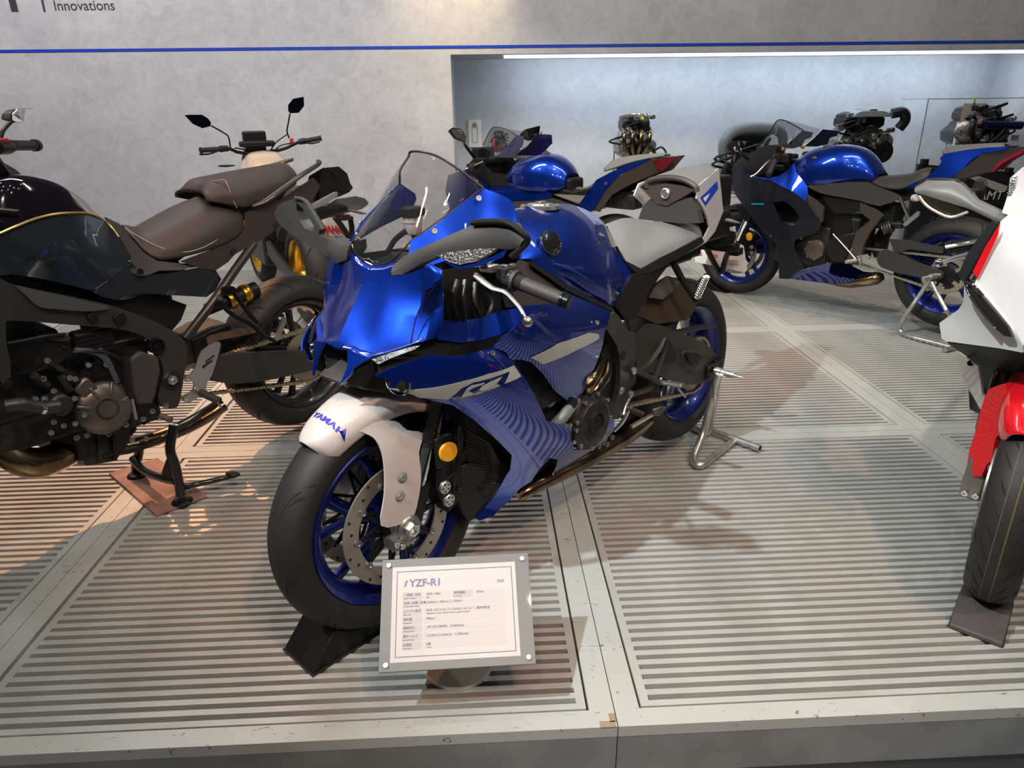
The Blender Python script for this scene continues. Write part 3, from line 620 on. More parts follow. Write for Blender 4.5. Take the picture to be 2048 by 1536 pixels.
for s in (False, True):
    decal('silver_stripe', [(1.461,0.175,0.727),(1.423,0.2,0.719),(1.385,0.22,0.719),(1.326,0.235,0.724),(1.264,0.25,0.727),(1.191,0.25,0.721),(1.167,0.25,0.719),(1.144,0.248,0.685),(1.221,0.25,0.689),(1.274,0.25,0.684),(1.302,0.24,0.68),(1.325,0.225,0.678),(1.348,0.22,0.682),(1.405,0.205,0.696),(1.418,0.195,0.706)], SILV, surfSF, A, s, .0036)
    decal('model_mark', [(1.349,0.22,0.682),(1.328,0.235,0.707),(1.303,0.245,0.716),(1.247,0.25,0.715),(1.191,0.25,0.713),(1.218,0.25,0.686),(1.24,0.25,0.697),(1.267,0.25,0.688),(1.292,0.245,0.689),(1.298,0.24,0.677),(1.321,0.225,0.673)], BLUED, surfSF, A, s, .0046)
    decal('model_mark', [(1.325,0.225,0.682),(1.317,0.24,0.703),(1.306,0.245,0.71),(1.274,0.25,0.709),(1.277,0.25,0.706),(1.3,0.245,0.703),(1.312,0.24,0.698),(1.296,0.24,0.685)], SILV, surfSF, A, s, .0056)
    decal('model_mark', [(1.287,0.245,0.694),(1.279,0.25,0.703),(1.24,0.25,0.709),(1.222,0.25,0.709),(1.24,0.25,0.698),(1.267,0.25,0.689),(1.281,0.245,0.69)], SILV, surfSF, A, s, .0056)
US = [(1.229,0.252,0.779),(1.21,0.262,0.802),(1.177,0.272,0.816),(1.138,0.268,0.831),(1.045,0.245,0.836),(0.978,0.225,0.833),(0.913,0.205,0.841),(0.861,0.2,0.82),(0.803,0.198,0.79),(0.698,0.2,0.737),(0.747,0.21,0.691),(0.754,0.212,0.654),(0.774,0.21,0.61),(0.814,0.198,0.543),(0.833,0.19,0.511),(0.863,0.192,0.515),(0.902,0.2,0.534),(0.971,0.222,0.586),(1.045,0.24,0.661),(1.099,0.248,0.707),(1.137,0.25,0.725),(1.17,0.25,0.733),(1.189,0.252,0.758)]
for s in (False, True): plate('upper_side_fairing', US, BLUE, A, [(1.137,0.285,0.803),(1.042,0.265,0.79),(0.939,0.245,0.776),(0.987,0.25,0.709),(1.059,0.262,0.742),(0.871,0.225,0.785),(0.936,0.225,0.622),(1.155,0.268,0.768)], .022, .004, mir=s, poly=3)
surfUS = o_surf['upper_side_fairing']
for s in (False, True): decal('silver_stripe', [(1.11,0.25,0.724),(1.008,0.26,0.735),(0.845,0.23,0.718),(0.786,0.22,0.698),(0.782,0.22,0.685),(0.818,0.225,0.684),(0.912,0.24,0.689),(1.059,0.25,0.691)], SILV, surfUS, A, s, .0045)
UD = [(1.327,0.19,0.853),(1.278,0.2,0.84),(1.222,0.205,0.836),(1.157,0.205,0.839),(1.068,0.2,0.833),(0.989,0.205,0.821),(1.069,0.225,0.812),(1.109,0.238,0.805),(1.141,0.238,0.799),(1.183,0.232,0.792),(1.237,0.22,0.789),(1.295,0.208,0.797),(1.346,0.196,0.815)]
for s in (False, True): plate('upper_deck', UD, BLUE, A, [(1.22,0.205,0.811),(1.147,0.215,0.815)], .025, .004, mir=s)
for s in (False, True): plate('channel_liner', [(1.454,0.1,0.775),(1.411,0.15,0.799),(1.344,0.19,0.81),(1.232,0.215,0.785),(1.178,0.235,0.794),(1.149,0.235,0.782),(1.165,0.225,0.745),(1.255,0.22,0.758),(1.356,0.2,0.776),(1.427,0.165,0.763),(1.459,0.13,0.751)], BLACK, A, (), .03, .004, mir=s)
for s in (False, True):
    hl = plate('headlight_slit', [(1.465,0.115,0.785),(1.438,0.15,0.798),(1.408,0.18,0.809),(1.392,0.19,0.813),(1.404,0.19,0.805),(1.434,0.178,0.792),(1.454,0.15,0.781),(1.462,0.125,0.776)], DLENS, A, (), .02, .004, mir=s)
    cn = [(1.434,0.165,0.734)][0]; cn = (cn[0], -cn[1] if s else cn[1], cn[2]); ax_ = (1, .35*(-1 if s else 1), -.12)
    pl = obj('projector_lamp', M().lathe([(.030, -.03), (.030, .002), (.027, .006), (.024, .002), (.020, .010), (.0001, .016)], cn, ax_, 28), DLENS, A)
    obj('lamp_ring', M().lathe([(.0275, 0), (.0305, .001), (.0305, .006), (.0275, .007)], cn, ax_, 28, closed=True), CHROME, pl)
# nose
NR = [[(1.354,0,0.957),(1.351,0.045,0.962),(1.341,0.085,0.976),(1.33,0.14,0.981),(1.324,0.205,0.966)], [(1.391,0,0.908),(1.381,0.046,0.905),(1.364,0.088,0.901),(1.35,0.155,0.907),(1.341,0.222,0.904)], [(1.428,0,0.858),(1.415,0.046,0.849),(1.4,0.09,0.84),(1.379,0.165,0.849),(1.348,0.226,0.861)], [(1.463,0,0.812),(1.452,0.047,0.804),(1.439,0.094,0.794),(1.396,0.172,0.817),(1.352,0.218,0.837)], [(1.477,0,0.79),(1.471,0.048,0.794),(1.46,0.1,0.783),(1.405,0.182,0.814),(1.355,0.214,0.826)]]
NR[1][3] = tuple(vec(NR[1][3])+vec((-.012, -.004, 0))); NR[2][3] = tuple(vec(NR[2][3])+vec((-.010, -.004, 0))); NR[1][2] = tuple(vec(NR[1][2])+vec((.006, .002, .002))); NR[2][2] = tuple(vec(NR[2][2])+vec((.008, .003, 0)))
ns = skin('nose_cowl', NR, BLUE, A, 2, 5, thick=.004, ang=11)
EAR = [(1.345,0.083,0.975),(1.337,0.095,0.99),(1.32,0.102,1.017),(1.298,0.11,1.028),(1.225,0.133,1.069),(1.136,0.153,1.116),(1.095,0.165,1.097),(1.073,0.172,1.086),(1.063,0.175,1.07),(1.075,0.18,1.035),(1.202,0.2,1),(1.325,0.207,0.965),(1.332,0.142,0.98)]
for s in (False, True):
    e = plate('cowl_shoulder', EAR, BLUE, A, [(1.258,0.165,1.027)], .025, .004, mir=s)
    bolts(A, [(p[0], -p[1] if s else p[1], p[2]) for p in [(1.16,0.16,1.095),(1.276,0.135,1.035)]], (.5, -.8 if s else .8, .3), .0065, .003, ALUD, 'screen_screw')
    plate('nose_strut', [(1.473,0.047,0.795),(1.461,0.102,0.784),(1.481,0.098,0.764),(1.493,0.075,0.745),(1.509,0.05,0.724),(1.489,0.046,0.759)], BLUE, A, (), .02, .006, mir=s)
    plate('intake_wall', [(1.452,0.095,0.781),(1.478,0.09,0.757),(1.497,0.055,0.731),(1.463,0.06,0.713),(1.449,0.12,0.743)], BLACK, A, (), .03, .004, mir=s)
obj('intake_duct', M().loft([[vec(p) for p in ((1.462, -.06, .790), (1.462, .06, .790), (1.475, .05, .72), (1.475, -.05, .72))], [vec(p) for p in ((1.30, -.05, .80), (1.30, .05, .80), (1.30, .05, .70), (1.30, -.05, .70))]], cap=False), BLACK, A, sol=.004)
obj('intake_lip', M().loft([[vec(p) for p in ((1.495, -.052, .722), (1.495, .052, .722), (1.488, .05, .712), (1.488, -.05, .712))], [vec(p) for p in ((1.40, -.085, .755), (1.40, .085, .755), (1.38, .08, .70), (1.38, -.08, .70))]]), GREYP, A)
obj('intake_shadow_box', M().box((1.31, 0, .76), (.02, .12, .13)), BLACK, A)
obj('chin_panel', M().loft([[vec((x, y, z)) for y, z in ((-w, z1), (w, z1), (w*.8, z0), (-w*.8, z0))] for x, w, z0, z1 in ((1.46, .07, .70, .73), (1.38, .125, .67, .76), (1.25, .15, .64, .76), (1.12, .15, .62, .74))]), BLACK, A, bev=.006)
obj('nose_seam', M().tube([(1.341,0.212,0.941),(1.371,0.192,0.901),(1.387,0.182,0.866),(1.407,0.184,0.818)], .0016, 5, 4), BLACK, A)
# windscreen
SCR = [[(1.352,0,0.958),(1.347,0.05,0.967),(1.341,0.09,0.992)], [(1.326,0,1.003),(1.311,0.075,1.02),(1.296,0.108,1.027)], [(1.285,0,1.063),(1.263,0.085,1.074),(1.223,0.131,1.069)], [(1.244,0,1.131),(1.202,0.09,1.139),(1.135,0.151,1.115)], [(1.215,0,1.18),(1.184,0.062,1.176),(1.16,0.112,1.151)], [(1.2,0,1.198),(1.195,0.028,1.195),(1.177,0.055,1.184)]]
sw_ = skin('windscreen', SCR, GLASS, A, 4, 4, thick=.003, label='clear tinted windscreen')
ed = [(1.2,0,1.198),(1.195,0.028,1.195),(1.177,0.055,1.184),(1.16,0.112,1.151),(1.135,0.151,1.115)]
obj('screen_edge', M().tube([(p[0], -p[1], p[2]) for p in ed[:0:-1]]+ed, .0028, 6, 4), BLACK, A)
e2 = [(1.135,0.151,1.115),(1.224,0.132,1.069),(1.297,0.109,1.028),(1.319,0.101,1.015),(1.341,0.09,0.992),(1.347,0.05,0.967),(1.352,0,0.958)]
for s in (1, -1): obj('screen_edge', M().tube([(p[0], s*p[1], p[2]) for p in e2], .002, 6, 4), CHROME if s < 0 else BLACK, A)
# cockpit
ck = obj('instrument_hood', M().loft([[vec((x, y, z)) for y, z in ((-w, z0), (-w*.6, z1), (w*.6, z1), (w, z0))] for x, w, z0, z1 in ((1.345, .09, .905, .94), (1.30, .10, .90, .96), (1.22, .11, .90, .965), (1.16, .10, .88, .95))]), BLACK, A, bev=.006)
rs = [(1.201,-0.03,1.052)][0]
def reservoir(par, p, r, h, capm=BLACK, mm=PINKW):
    o = obj('fluid_reservoir', M().lathe([(r*.78, -h), (r*.86, -h*.95), (r*.92, -h*.42), (r*.92, -h*.40), (r, -h*.38), (r, -h*.02)], p, (0, 0, 1), 24), mm, par)
    g = M().lathe([(r*1.08, -h*.06), (r*1.18, 0), (r*1.18, h*.36), (r*1.05, h*.44), (.0001, h*.46)], p, (0, 0, 1), 24)
    for k in range(16):
        a = 2*PI*k/16; g.box((p[0]+r*1.17*math.cos(a), p[1]+r*1.17*math.sin(a), p[2]+h*.17), (.006, .006, h*.36))
    obj('reservoir_cap', g, capm, o); return o
reservoir(A, rs, .024, .045)
rr_ = obj('reservoir_stay', M().tube([vec(rs)-vec((0, 0, .045)), vec(rs)-vec((.0, -.02, .075)), (1.17, -.09, .93)], .009, 8, 3), BLACK, A)
hg = [(1.223,-0.03,1.017),(1.236,-0.06,0.995),(1.247,-0.08,0.964)]; obj('reservoir_hose', M().tube(hg, .007, 8, 4), BLACK, A)
lumps(A, [((1.16, 0, .92), (.09, .22, .03)), ((1.20, .07, .95), (.05, .06, .04)), ((1.18, -.07, .94), (.05, .06, .05))], DARKM, 'top_clamp', .006)
for s in (False, True): plate('cockpit_liner', [(1.297,0.175,0.956),(1.207,0.17,0.953),(1.129,0.165,0.951),(1.089,0.155,0.877),(1.029,0.165,0.817),(1.127,0.175,0.825),(1.211,0.18,0.826),(1.266,0.18,0.831),(1.314,0.18,0.847),(1.313,0.19,0.896)], BLACK, A, (), .04, .004, mir=s)
cables(A, [[(1.244,0.19,0.927),(1.264,0.2,0.887),(1.261,0.2,0.841)], [(1.214,0.19,0.916),(1.229,0.2,0.88),(1.213,0.2,0.836)], [(1.267,0.19,0.931),(1.294,0.2,0.893),(1.283,0.2,0.846)], [(1.19,0.19,0.918),(1.17,0.2,0.868),(1.189,0.2,0.834)]], .006, GUN)
for s in (False, True):
    plate('airbox_cover', [(1.022,0.155,0.936),(0.987,0.16,0.926),(0.932,0.175,0.889),(0.887,0.188,0.845),(0.909,0.195,0.826),(0.98,0.19,0.854),(1.059,0.17,0.892),(1.079,0.16,0.913)], GREYP, A, (), .03, .004, mir=s)
    plate('inner_panel', [(1.107,0.165,0.9),(1.01,0.175,0.871),(0.921,0.19,0.822),(0.962,0.19,0.812),(1.051,0.185,0.825),(1.103,0.175,0.832),(1.105,0.165,0.863)], GREYP, A, (), .03, .004, mir=s)
for s in (1, -1):
    q = lambda P: [(p[0], s*p[1], p[2]) for p in P]
    gi, ge = q([(1.115,0.222,0.906),(1.09,0.345,0.872)]); gi = vec(gi); ge = vec(ge); d = (ge-gi)/np.linalg.norm(ge-gi)
    gp = obj('handgrip', M().tube([gi, gi+d*.004, ge], [.0175, .0175, .0165], 20).tube([gi-d*.004, gi+d*.004], .026, 20), mat('grip_rubber', (.045, .038, .035), .38, bump=.6, bscale=500) if s > 0 else RUB, A)
    obj('grip_waffle', M().lathe([(.0185, -.002), (.0188, .0)]+[(.0178 if k % 2 else .0190, .002*k) for k in range(9)], gi+d*.006, d, 20), RUB, gp)
    obj('bar_end', M().cyl(ge, ge+d*.018, .0165, 20, ch=.003).cyl(ge-d*.004, ge+d*.002, .019, 20), DARKM, gp)
    obj('clip_on_bar', M().tube([gi+d*.01, gi-d*.13], .011, 12), DARKM, A)
    sh = obj('switch_housing', M().lathe([(.014, 0), (.021, .006), (.023, .014), (.023, .032), (.017, .042)], gi-d*.046, d, 18).box(gi-d*.024+vec((0, 0, .014)), (.045, .03, .022)), mat('gloss_black_switch', (.04, .04, .04), .12, .3), A, bev=.002)
    obj('switch_button', M().box(gi-d*.024+vec((-.02, 0, .026)), (.016, .010, .006)).box(gi-d*.026+vec((.004, 0, .027)), (.012, .016, .006)), ALU if s > 0 else REDP, sh, bev=.001)
    pc = q([(1.179,0.165,0.94),(1.156,0.17,0.941)])
    obj('lever_perch', M().loft([ringpts(a, b, .03, .004) for a, b in zip(q([(1.186,0.15,0.938),(1.179,0.17,0.948),(1.155,0.19,0.946)]), q([(1.184,0.15,0.921),(1.174,0.17,0.93),(1.156,0.19,0.926)]))]), ALU if s > 0 else ALUD, A, bev=.003)
    bolts(A, q([(1.175,0.182,0.944)]), (.3, s*.3, 1), .009, .005, BLACK, 'perch_cap')
    lv = q([(1.193,0.155,0.932),(1.193,0.17,0.926),(1.19,0.19,0.914),(1.184,0.215,0.9),(1.18,0.235,0.897),(1.176,0.25,0.892),(1.181,0.275,0.881),(1.186,0.3,0.867),(1.19,0.318,0.85)])
    lo_ = obj('clutch_lever' if s > 0 else 'brake_lever', M().tube(lv, [.011, .011, .0095, .0085, .0075, .0065, .006, .0055, .005], 10, 3, flat=.75), ALU if s > 0 else ALUD, A, label='polished silver hand lever')
    obj('lever_ball', M().ball(q([(1.191,0.325,0.841)])[0], .0125, 16), ALU, lo_)
# left mirror, right mirror
mr = list(zip([(1.419,0.17,0.99),(1.413,0.19,1.005),(1.403,0.235,1.025),(1.392,0.285,1.045),(1.352,0.335,1.071),(1.347,0.385,1.077),(1.342,0.425,1.076),(1.34,0.46,1.053)], [(1.437,0.18,0.97),(1.42,0.195,0.971),(1.407,0.24,0.995),(1.394,0.29,1.015),(1.369,0.34,1.026),(1.35,0.385,1.031),(1.345,0.42,1.03),(1.343,0.45,1.036)], (.02, .03, .035, .03, .035, .04, .035, .012)))
ml = obj('mirror_housing', M().loft([ringpts(a, b, t, .005) for a, b, t in mr]), GREYP, A, ang=28)
obj('mirror_rim', M().tube([(1.357,0.34,1.076),(1.352,0.39,1.081),(1.349,0.43,1.08),(1.342,0.462,1.06),(1.336,0.46,1.045),(1.347,0.43,1.018)], .006, 8, 4), BLACK, ml)
ln = plate('signal_lens', [(1.399,0.29,1.015),(1.384,0.31,1.021),(1.368,0.335,1.024),(1.358,0.37,1.028),(1.346,0.4,1.029),(1.356,0.39,1.019),(1.372,0.365,1.004),(1.387,0.335,0.998),(1.393,0.31,1.002)], DLENS, ml, (), .02, .010, lift=-.004)
obj('amber_bulb', M().ball([(1.367,0.338,1.02)][0], .007, 10), AMBER, ml)
plate('mirror_underside', [(1.399,0.31,1.005),(1.387,0.335,0.997),(1.372,0.365,1.003),(1.356,0.39,1.018),(1.346,0.405,1.029),(1.343,0.45,1.035),(1.35,0.43,1.016),(1.37,0.39,0.998),(1.389,0.34,0.991)], BLUE, ml, (), .03, .004, lift=-.01)
obj('mirror_foot', M().loft([ringpts(a, b, .03, .004) for a, b in zip([(1.415,0.16,0.986),(1.416,0.185,0.998),(1.397,0.21,1.003)], [(1.429,0.165,0.966),(1.423,0.19,0.969),(1.404,0.215,0.98)])]), BLACK, ml, ang=60)
mo = [(1.31,-0.47,1.043),(1.31,-0.44,1.068),(1.31,-0.378,1.084),(1.31,-0.331,1.087),(1.31,-0.307,1.072),(1.31,-0.268,1.032),(1.31,-0.254,1.017),(1.31,-0.263,1.004),(1.31,-0.227,0.996),(1.31,-0.189,0.98),(1.31,-0.198,0.965),(1.31,-0.232,0.951),(1.31,-0.28,0.961),(1.31,-0.347,0.979),(1.31,-0.411,0.999),(1.31,-0.454,1.019)]
hole = [(1.31,-0.348,1.078),(1.31,-0.321,1.064),(1.31,-0.294,1.039),(1.31,-0.28,1.023),(1.31,-0.29,1.009),(1.31,-0.324,1.014),(1.31,-0.347,1.033),(1.31,-0.355,1.058)]
mrr = plate('mirror_housing', mo, GREYP, A, (), .012, .018, ax=0, smooth=2, holes=(hole,))
plate('mirror_pane', hole, MIRR, mrr, (), .03, .003, ax=0, lift=-.008)
obj('mirror_rim', M().tube([(1.32,-0.35,1.09),(1.32,-0.315,1.088),(1.32,-0.288,1.074),(1.32,-0.252,1.034),(1.32,-0.238,1.017)], .005, 8, 4), GREYP, mrr)
obj('mirror_foot', M().loft([ringpts(a, b, .05, .006) for a, b in zip([(1.32,-0.212,0.996),(1.33,-0.148,0.993),(1.34,-0.088,1.004)], [(1.32,-0.232,0.955),(1.335,-0.175,0.941),(1.35,-0.103,0.96)])]), GREYP, mrr, ang=60)
# tank
TR = [[(0.875,0,1.025),(0.939,0.07,1.009),(0.976,0.12,0.98),(1.022,0.152,0.943),(1.026,0.155,0.934)], [(0.822,0,1.033),(0.895,0.078,1.011),(0.937,0.128,0.979),(0.978,0.162,0.94),(0.993,0.165,0.925)], [(0.741,0,1.029),(0.824,0.084,1.006),(0.869,0.134,0.97),(0.914,0.168,0.934),(0.935,0.178,0.894)], [(0.651,0,1.022),(0.736,0.082,1.003),(0.772,0.128,0.965),(0.813,0.16,0.924),(0.854,0.182,0.856)], [(0.574,0,1.003),(0.647,0.07,0.987),(0.668,0.108,0.954),(0.715,0.145,0.915),(0.773,0.18,0.807)], [(0.514,0,0.978),(0.577,0.058,0.966),(0.601,0.094,0.937),(0.633,0.125,0.902),(0.695,0.175,0.769)], [(0.466,0,0.954),(0.517,0.046,0.947),(0.543,0.08,0.919),(0.577,0.108,0.891),(0.64,0.166,0.745)], [(0.447,0,0.938),(0.483,0.035,0.917),(0.508,0.072,0.887),(0.508,0.095,0.854),(0.547,0.145,0.797)]]
tk = skin('fuel_tank', TR, BLUE, A, 2, 4, thick=.004, ang=16)
for s in (False, True): plate('tank_side', [(0.917,0.17,0.934),(0.811,0.162,0.922),(0.637,0.128,0.902),(0.546,0.095,0.891),(0.515,0.115,0.849),(0.487,0.13,0.806),(0.53,0.145,0.785),(0.648,0.17,0.74),(0.775,0.185,0.798),(0.892,0.192,0.854),(0.974,0.178,0.909),(1,0.168,0.931)], BLUE, A, [(0.86,0.15,0.905),(0.768,0.128,0.879),(0.69,0.13,0.842),(0.656,0.15,0.795),(0.558,0.125,0.819)], .022, .004, mir=s, reg=2e-3)
cp = vec([(0.763,0,1.017)][0])+vec((0, 0, .010))
cap = obj('fuel_cap', M().lathe([(.056, -.006), (.056, .004), (.050, .007), (.046, .005), (.036, .005), (.034, .009), (.020, .010), (.0001, .010)], cp, (-.04, 0, 1), 48), ALU, A)
obj('cap_latch', M().box(cp+vec((-.004, 0, .012)), (.030, .020, .006)), ALUD, cap, bev=.002)
bolts(cap, [cp+vec((.041*math.cos(a), .041*math.sin(a), .006)) for a in np.linspace(0, 2*PI, 7)[:-1]], (0, 0, 1), .004, .003, GUN)
em = vec([(0.913,0.162,0.959)][0]); obj('tank_emblem', M().lathe([(.034, -.004), (.034, .003), (.031, .005), (.0001, .006)], em, (.12, 1, .42), 36), mat('emblem_black', (.01, .01, .012), .06, .3, 1, bump=.8, bscale=140), A)
er = M().lathe([(.031, .0052), (.033, .0052), (.033, .0064), (.031, .0064)], em, (.12, 1, .42), 36, closed=True); obj('emblem_ring', er, CHROME, A)
plate('trim_strip', [(1.004,0.172,0.93),(0.9,0.198,0.855),(0.788,0.195,0.799),(0.66,0.18,0.739),(0.659,0.185,0.726),(0.795,0.2,0.787),(0.909,0.205,0.843),(1.008,0.175,0.918)], BLACK, A, (), .03, .004)
# seat, hump, tail
SR = [[(0.439,0,0.934),(0.48,0.035,0.91),(0.504,0.062,0.891),(0.513,0.08,0.871)], [(0.359,0,0.943),(0.433,0.055,0.915),(0.479,0.095,0.868),(0.492,0.118,0.827)], [(0.274,0,0.933),(0.367,0.068,0.904),(0.433,0.118,0.855),(0.441,0.136,0.807)], [(0.175,0,0.91),(0.277,0.075,0.89),(0.348,0.128,0.861),(0.358,0.145,0.827)], [(0.056,0,0.902),(0.163,0.078,0.888),(0.206,0.122,0.867),(0.225,0.142,0.842)], [(-0.049,0,0.892),(0.03,0.066,0.884),(0.055,0.104,0.868),(0.071,0.122,0.849)], [(-0.101,0,0.889),(-0.042,0.045,0.886),(-0.009,0.08,0.873),(0.011,0.1,0.856)]]
se = skin('rider_seat', SR, SEATF, A, 5, 5, thick=.010)
se2 = plate('seat_edge', [(0.522,0.075,0.889),(0.511,0.112,0.845),(0.457,0.135,0.814),(0.364,0.148,0.835),(0.231,0.145,0.85),(0.074,0.123,0.86),(0.06,0.122,0.84),(0.217,0.142,0.825),(0.343,0.14,0.808),(0.434,0.132,0.796),(0.485,0.125,0.808),(0.517,0.105,0.848)], BLACK, A, (), .02, .012, lift=.009)
HR = [[(0.052,0,1.056),(0.081,0.05,1.055),(0.083,0.09,1.039),(0.078,0.115,1.02)], [(-0.025,0,1.066),(0.005,0.045,1.064),(0.015,0.082,1.052),(0.019,0.104,1.036)], [(-0.109,0,1.074),(-0.084,0.038,1.073),(-0.069,0.068,1.064),(-0.055,0.088,1.055)], [(-0.175,0,1.079),(-0.157,0.03,1.077),(-0.15,0.054,1.07),(-0.143,0.07,1.066)]]
hp = skin('seat_hump', HR, SEATF, A, 4, 4, thick=.008)
hb = vec([(0.065,0,1.003)][0]); X0 = hb[0]
FC = [(0.115,-0.068,1.012),(0.115,-0.055,1.028),(0.115,0.005,1.038),(0.115,0.075,1.032),(0.115,0.123,1.019),(0.115,0.085,0.996),(0.115,0.026,0.965),(0.115,-0.014,0.97)]
fc = plate('hump_pad', FC, mat('dark_vinyl_pad', (.050, .038, .034), .45), A, (), .03, .02, ax=0)
obj('pad_rim', M().tube([(0.122,-0.058,1.023),(0.122,-0.051,1.045),(0.122,0.008,1.058),(0.122,0.078,1.054),(0.122,0.127,1.034),(0.122,0.136,1.015)], .010, 8, 4), mat('rim_rubber', (.05, .04, .037), .45), fc)
kq = [(0.128,0.02,1.006)][0]; obj('key_lock', M().lathe([(.018, 0), (.018, .004), (.014, .006), (.013, .002), (.009, .002), (.009, .005), (.0001, .005)], kq, (1, 0, .1), 28), ALU, fc)
plate('hump_base', [(0.105,-0.092,0.913),(0.105,-0.075,0.958),(0.105,-0.049,0.983),(0.105,0.02,0.964),(0.105,0.109,0.996),(0.105,0.138,0.955),(0.105,0.152,0.914),(0.105,0.097,0.909),(0.105,-0.032,0.91)], GREYP, A, (), .04, .03, ax=0)
TP = [(-0.138,0.072,1.072),(0.085,0.118,1.032),(0.105,0.124,0.992),(0.053,0.12,0.958),(0.001,0.114,0.915),(-0.018,0.112,0.88),(0.03,0.122,0.857),(0.112,0.134,0.84),(0.222,0.144,0.834),(0.327,0.148,0.826),(0.371,0.149,0.825),(0.37,0.149,0.815),(0.317,0.15,0.812),(0.227,0.148,0.818),(0.115,0.14,0.827),(0.02,0.126,0.835),(-0.077,0.104,0.856),(-0.184,0.078,0.915),(-0.168,0.07,0.994)]
for s in (False, True): plate('tail_panel', TP, WHITE, A, (), .02, .006, mir=s)
stp = o_surf['tail_panel']
for s in (False, True):
    decal('blue_block', [(0.074,0.12,0.992),(-0.114,0.08,1.03),(-0.129,0.078,1.003),(0.026,0.115,0.959)], mat('blue_graphic', (.005, .05, .55), .4), stp, A, s, .004)
    decal('white_mark', [(0.053,0.12,0.988),(-0.022,0.1,0.996),(0.031,0.115,0.973)], WHITEM, stp, A, s, .0052)
lumps(A, [((.22, 0, .79), (.40, .16, .05)), ((-.16, 0, .98), (.26, .12, .12)), ((-.18, 0, .86), (.20, .14, .10)), ((.0, 0, .79), (.2, .10, .06))], BLACK, 'tail_underside', .012)
for s in (False, True):
    sb = plate('subframe_rail', [(0.624,0.155,0.734),(0.518,0.14,0.803),(0.451,0.135,0.808),(0.35,0.14,0.817),(0.312,0.14,0.8),(0.392,0.145,0.761),(0.463,0.15,0.719),(0.524,0.155,0.669),(0.57,0.155,0.679)], BLACK, A, (), .04, .02, mir=s)
    q = lambda P: [(p[0], (-1 if s else 1)*p[1], p[2]) for p in P]
    ph_ = obj('peg_hanger', M().tube(q([(0.271,0.145,0.805),(0.233,0.155,0.75),(0.203,0.165,0.707),(0.159,0.175,0.661)]), [.014, .013, .010, .012], 8, 3, flat=.8), BLACK, A)
    a, b = q([(0.171,0.185,0.672),(0.209,0.235,0.759)]); ribbed(ph_, a, b, .013, ALU, 10, 'passenger_peg')
    bolts(ph_, q([(0.176,0.185,0.68)]), (0, -1 if s else 1, 0), .008, .008)
# plate and its carrier
pc = [(-0.298,-0.1,0.748),(-0.33,-0.1,0.683),(-0.329,0.12,0.668),(-0.292,0.12,0.78)]
pp = plate('number_plate', [(-0.48,-0.2,0.712),(-0.48,-0.182,0.653),(-0.48,0.049,0.633),(-0.48,0.056,0.644),(-0.48,0.033,0.741),(-0.48,0.021,0.746),(-0.48,-0.059,0.75)], PLATE, A, (), .08, .003, ax=0)
for u in ([(-0.478,-0.166,0.69)][0], [(-0.478,-0.095,0.688)][0]): obj('plate_print', M().box(u, (.003, .03, .012)), mat('faded_red_print', (.60, .22, .2), .5), pp, sm=False)
obj('plate_print', M().box([(-0.478,-0.007,0.671)][0], (.003, .045, .02)), mat('faded_grey_print', (.45, .42, .4), .5), pp, sm=False)
for P in ([(-0.3,-0.059,0.787),(-0.38,-0.063,0.71),(-0.46,-0.058,0.624)], [(-0.36,0.036,0.763),(-0.42,-0.011,0.699),(-0.46,-0.044,0.626)]): obj('plate_stay', M().tube(P, .012, 8, 3), BLACK, A)
obj('plate_bracket', M().box([(-0.35,-0.017,0.756)][0], (.05, .17, .035)).box([(-0.4,0.036,0.731)][0], (.05, .05, .03)), BLACK, A, bev=.006)
obj('plate_light', M().loft([ringpts(a, b, .02, .004) for a, b in zip([(-0.3,-0.013,0.848),(-0.34,0.01,0.838),(-0.36,0.026,0.829)], [(-0.3,-0.003,0.823),(-0.34,0.017,0.807),(-0.36,0.028,0.806)])]), PEARL, A)
obj('tail_box', M().loft([ringpts(a, b, .08, .01) for a, b in zip([(-0.15,-0.003,0.855),(-0.22,0.034,0.836),(-0.3,0.047,0.815)], [(-0.15,0.008,0.79),(-0.22,0.039,0.773),(-0.3,0.044,0.768)])]), BLACK, A)
obj('turn_signal', M().tube([(-0.22,0.035,0.877),(-0.24,0.062,0.877),(-0.26,0.089,0.87),(-0.28,0.104,0.863)], [.016, .018, .013, .004], 10, 3, flat=.5), mat('grey_signal_body', (.16, .17, .16), .3), A)
# frame, swingarm
FRM = [(0.674,0.185,0.734),(0.641,0.18,0.711),(0.605,0.175,0.675),(0.537,0.165,0.618),(0.508,0.155,0.56),(0.509,0.15,0.492),(0.52,0.148,0.426),(0.537,0.145,0.384),(0.573,0.14,0.353),(0.634,0.14,0.38),(0.609,0.15,0.42),(0.593,0.155,0.475),(0.603,0.16,0.558),(0.634,0.17,0.619),(0.685,0.18,0.667),(0.724,0.19,0.705),(0.71,0.19,0.723)]
for s in (False, True):
    f = plate('main_frame', FRM, FRAMEM, A, (), .03, .02, mir=s, smooth=2)
    sg = -1 if s else 1
    for (p, r, m_) in (([(0.591,0.17,0.578)][0], .015, RUBD), ([(0.575,0.158,0.452)][0], .013, ALU)): obj('frame_plug' if m_ is RUBD else 'pivot_bolt', M().cyl((p[0], sg*(p[1]-.01), p[2]), (p[0], sg*(p[1]+.006), p[2]), r, 20, ch=.002), m_, f)
plate('crankcase_side', [(0.796,0.13,0.483),(0.737,0.14,0.499),(0.665,0.15,0.623),(0.579,0.145,0.584),(0.553,0.135,0.459),(0.58,0.13,0.397),(0.606,0.13,0.354),(0.737,0.14,0.352)], DARKM, A, (), .05, .02)
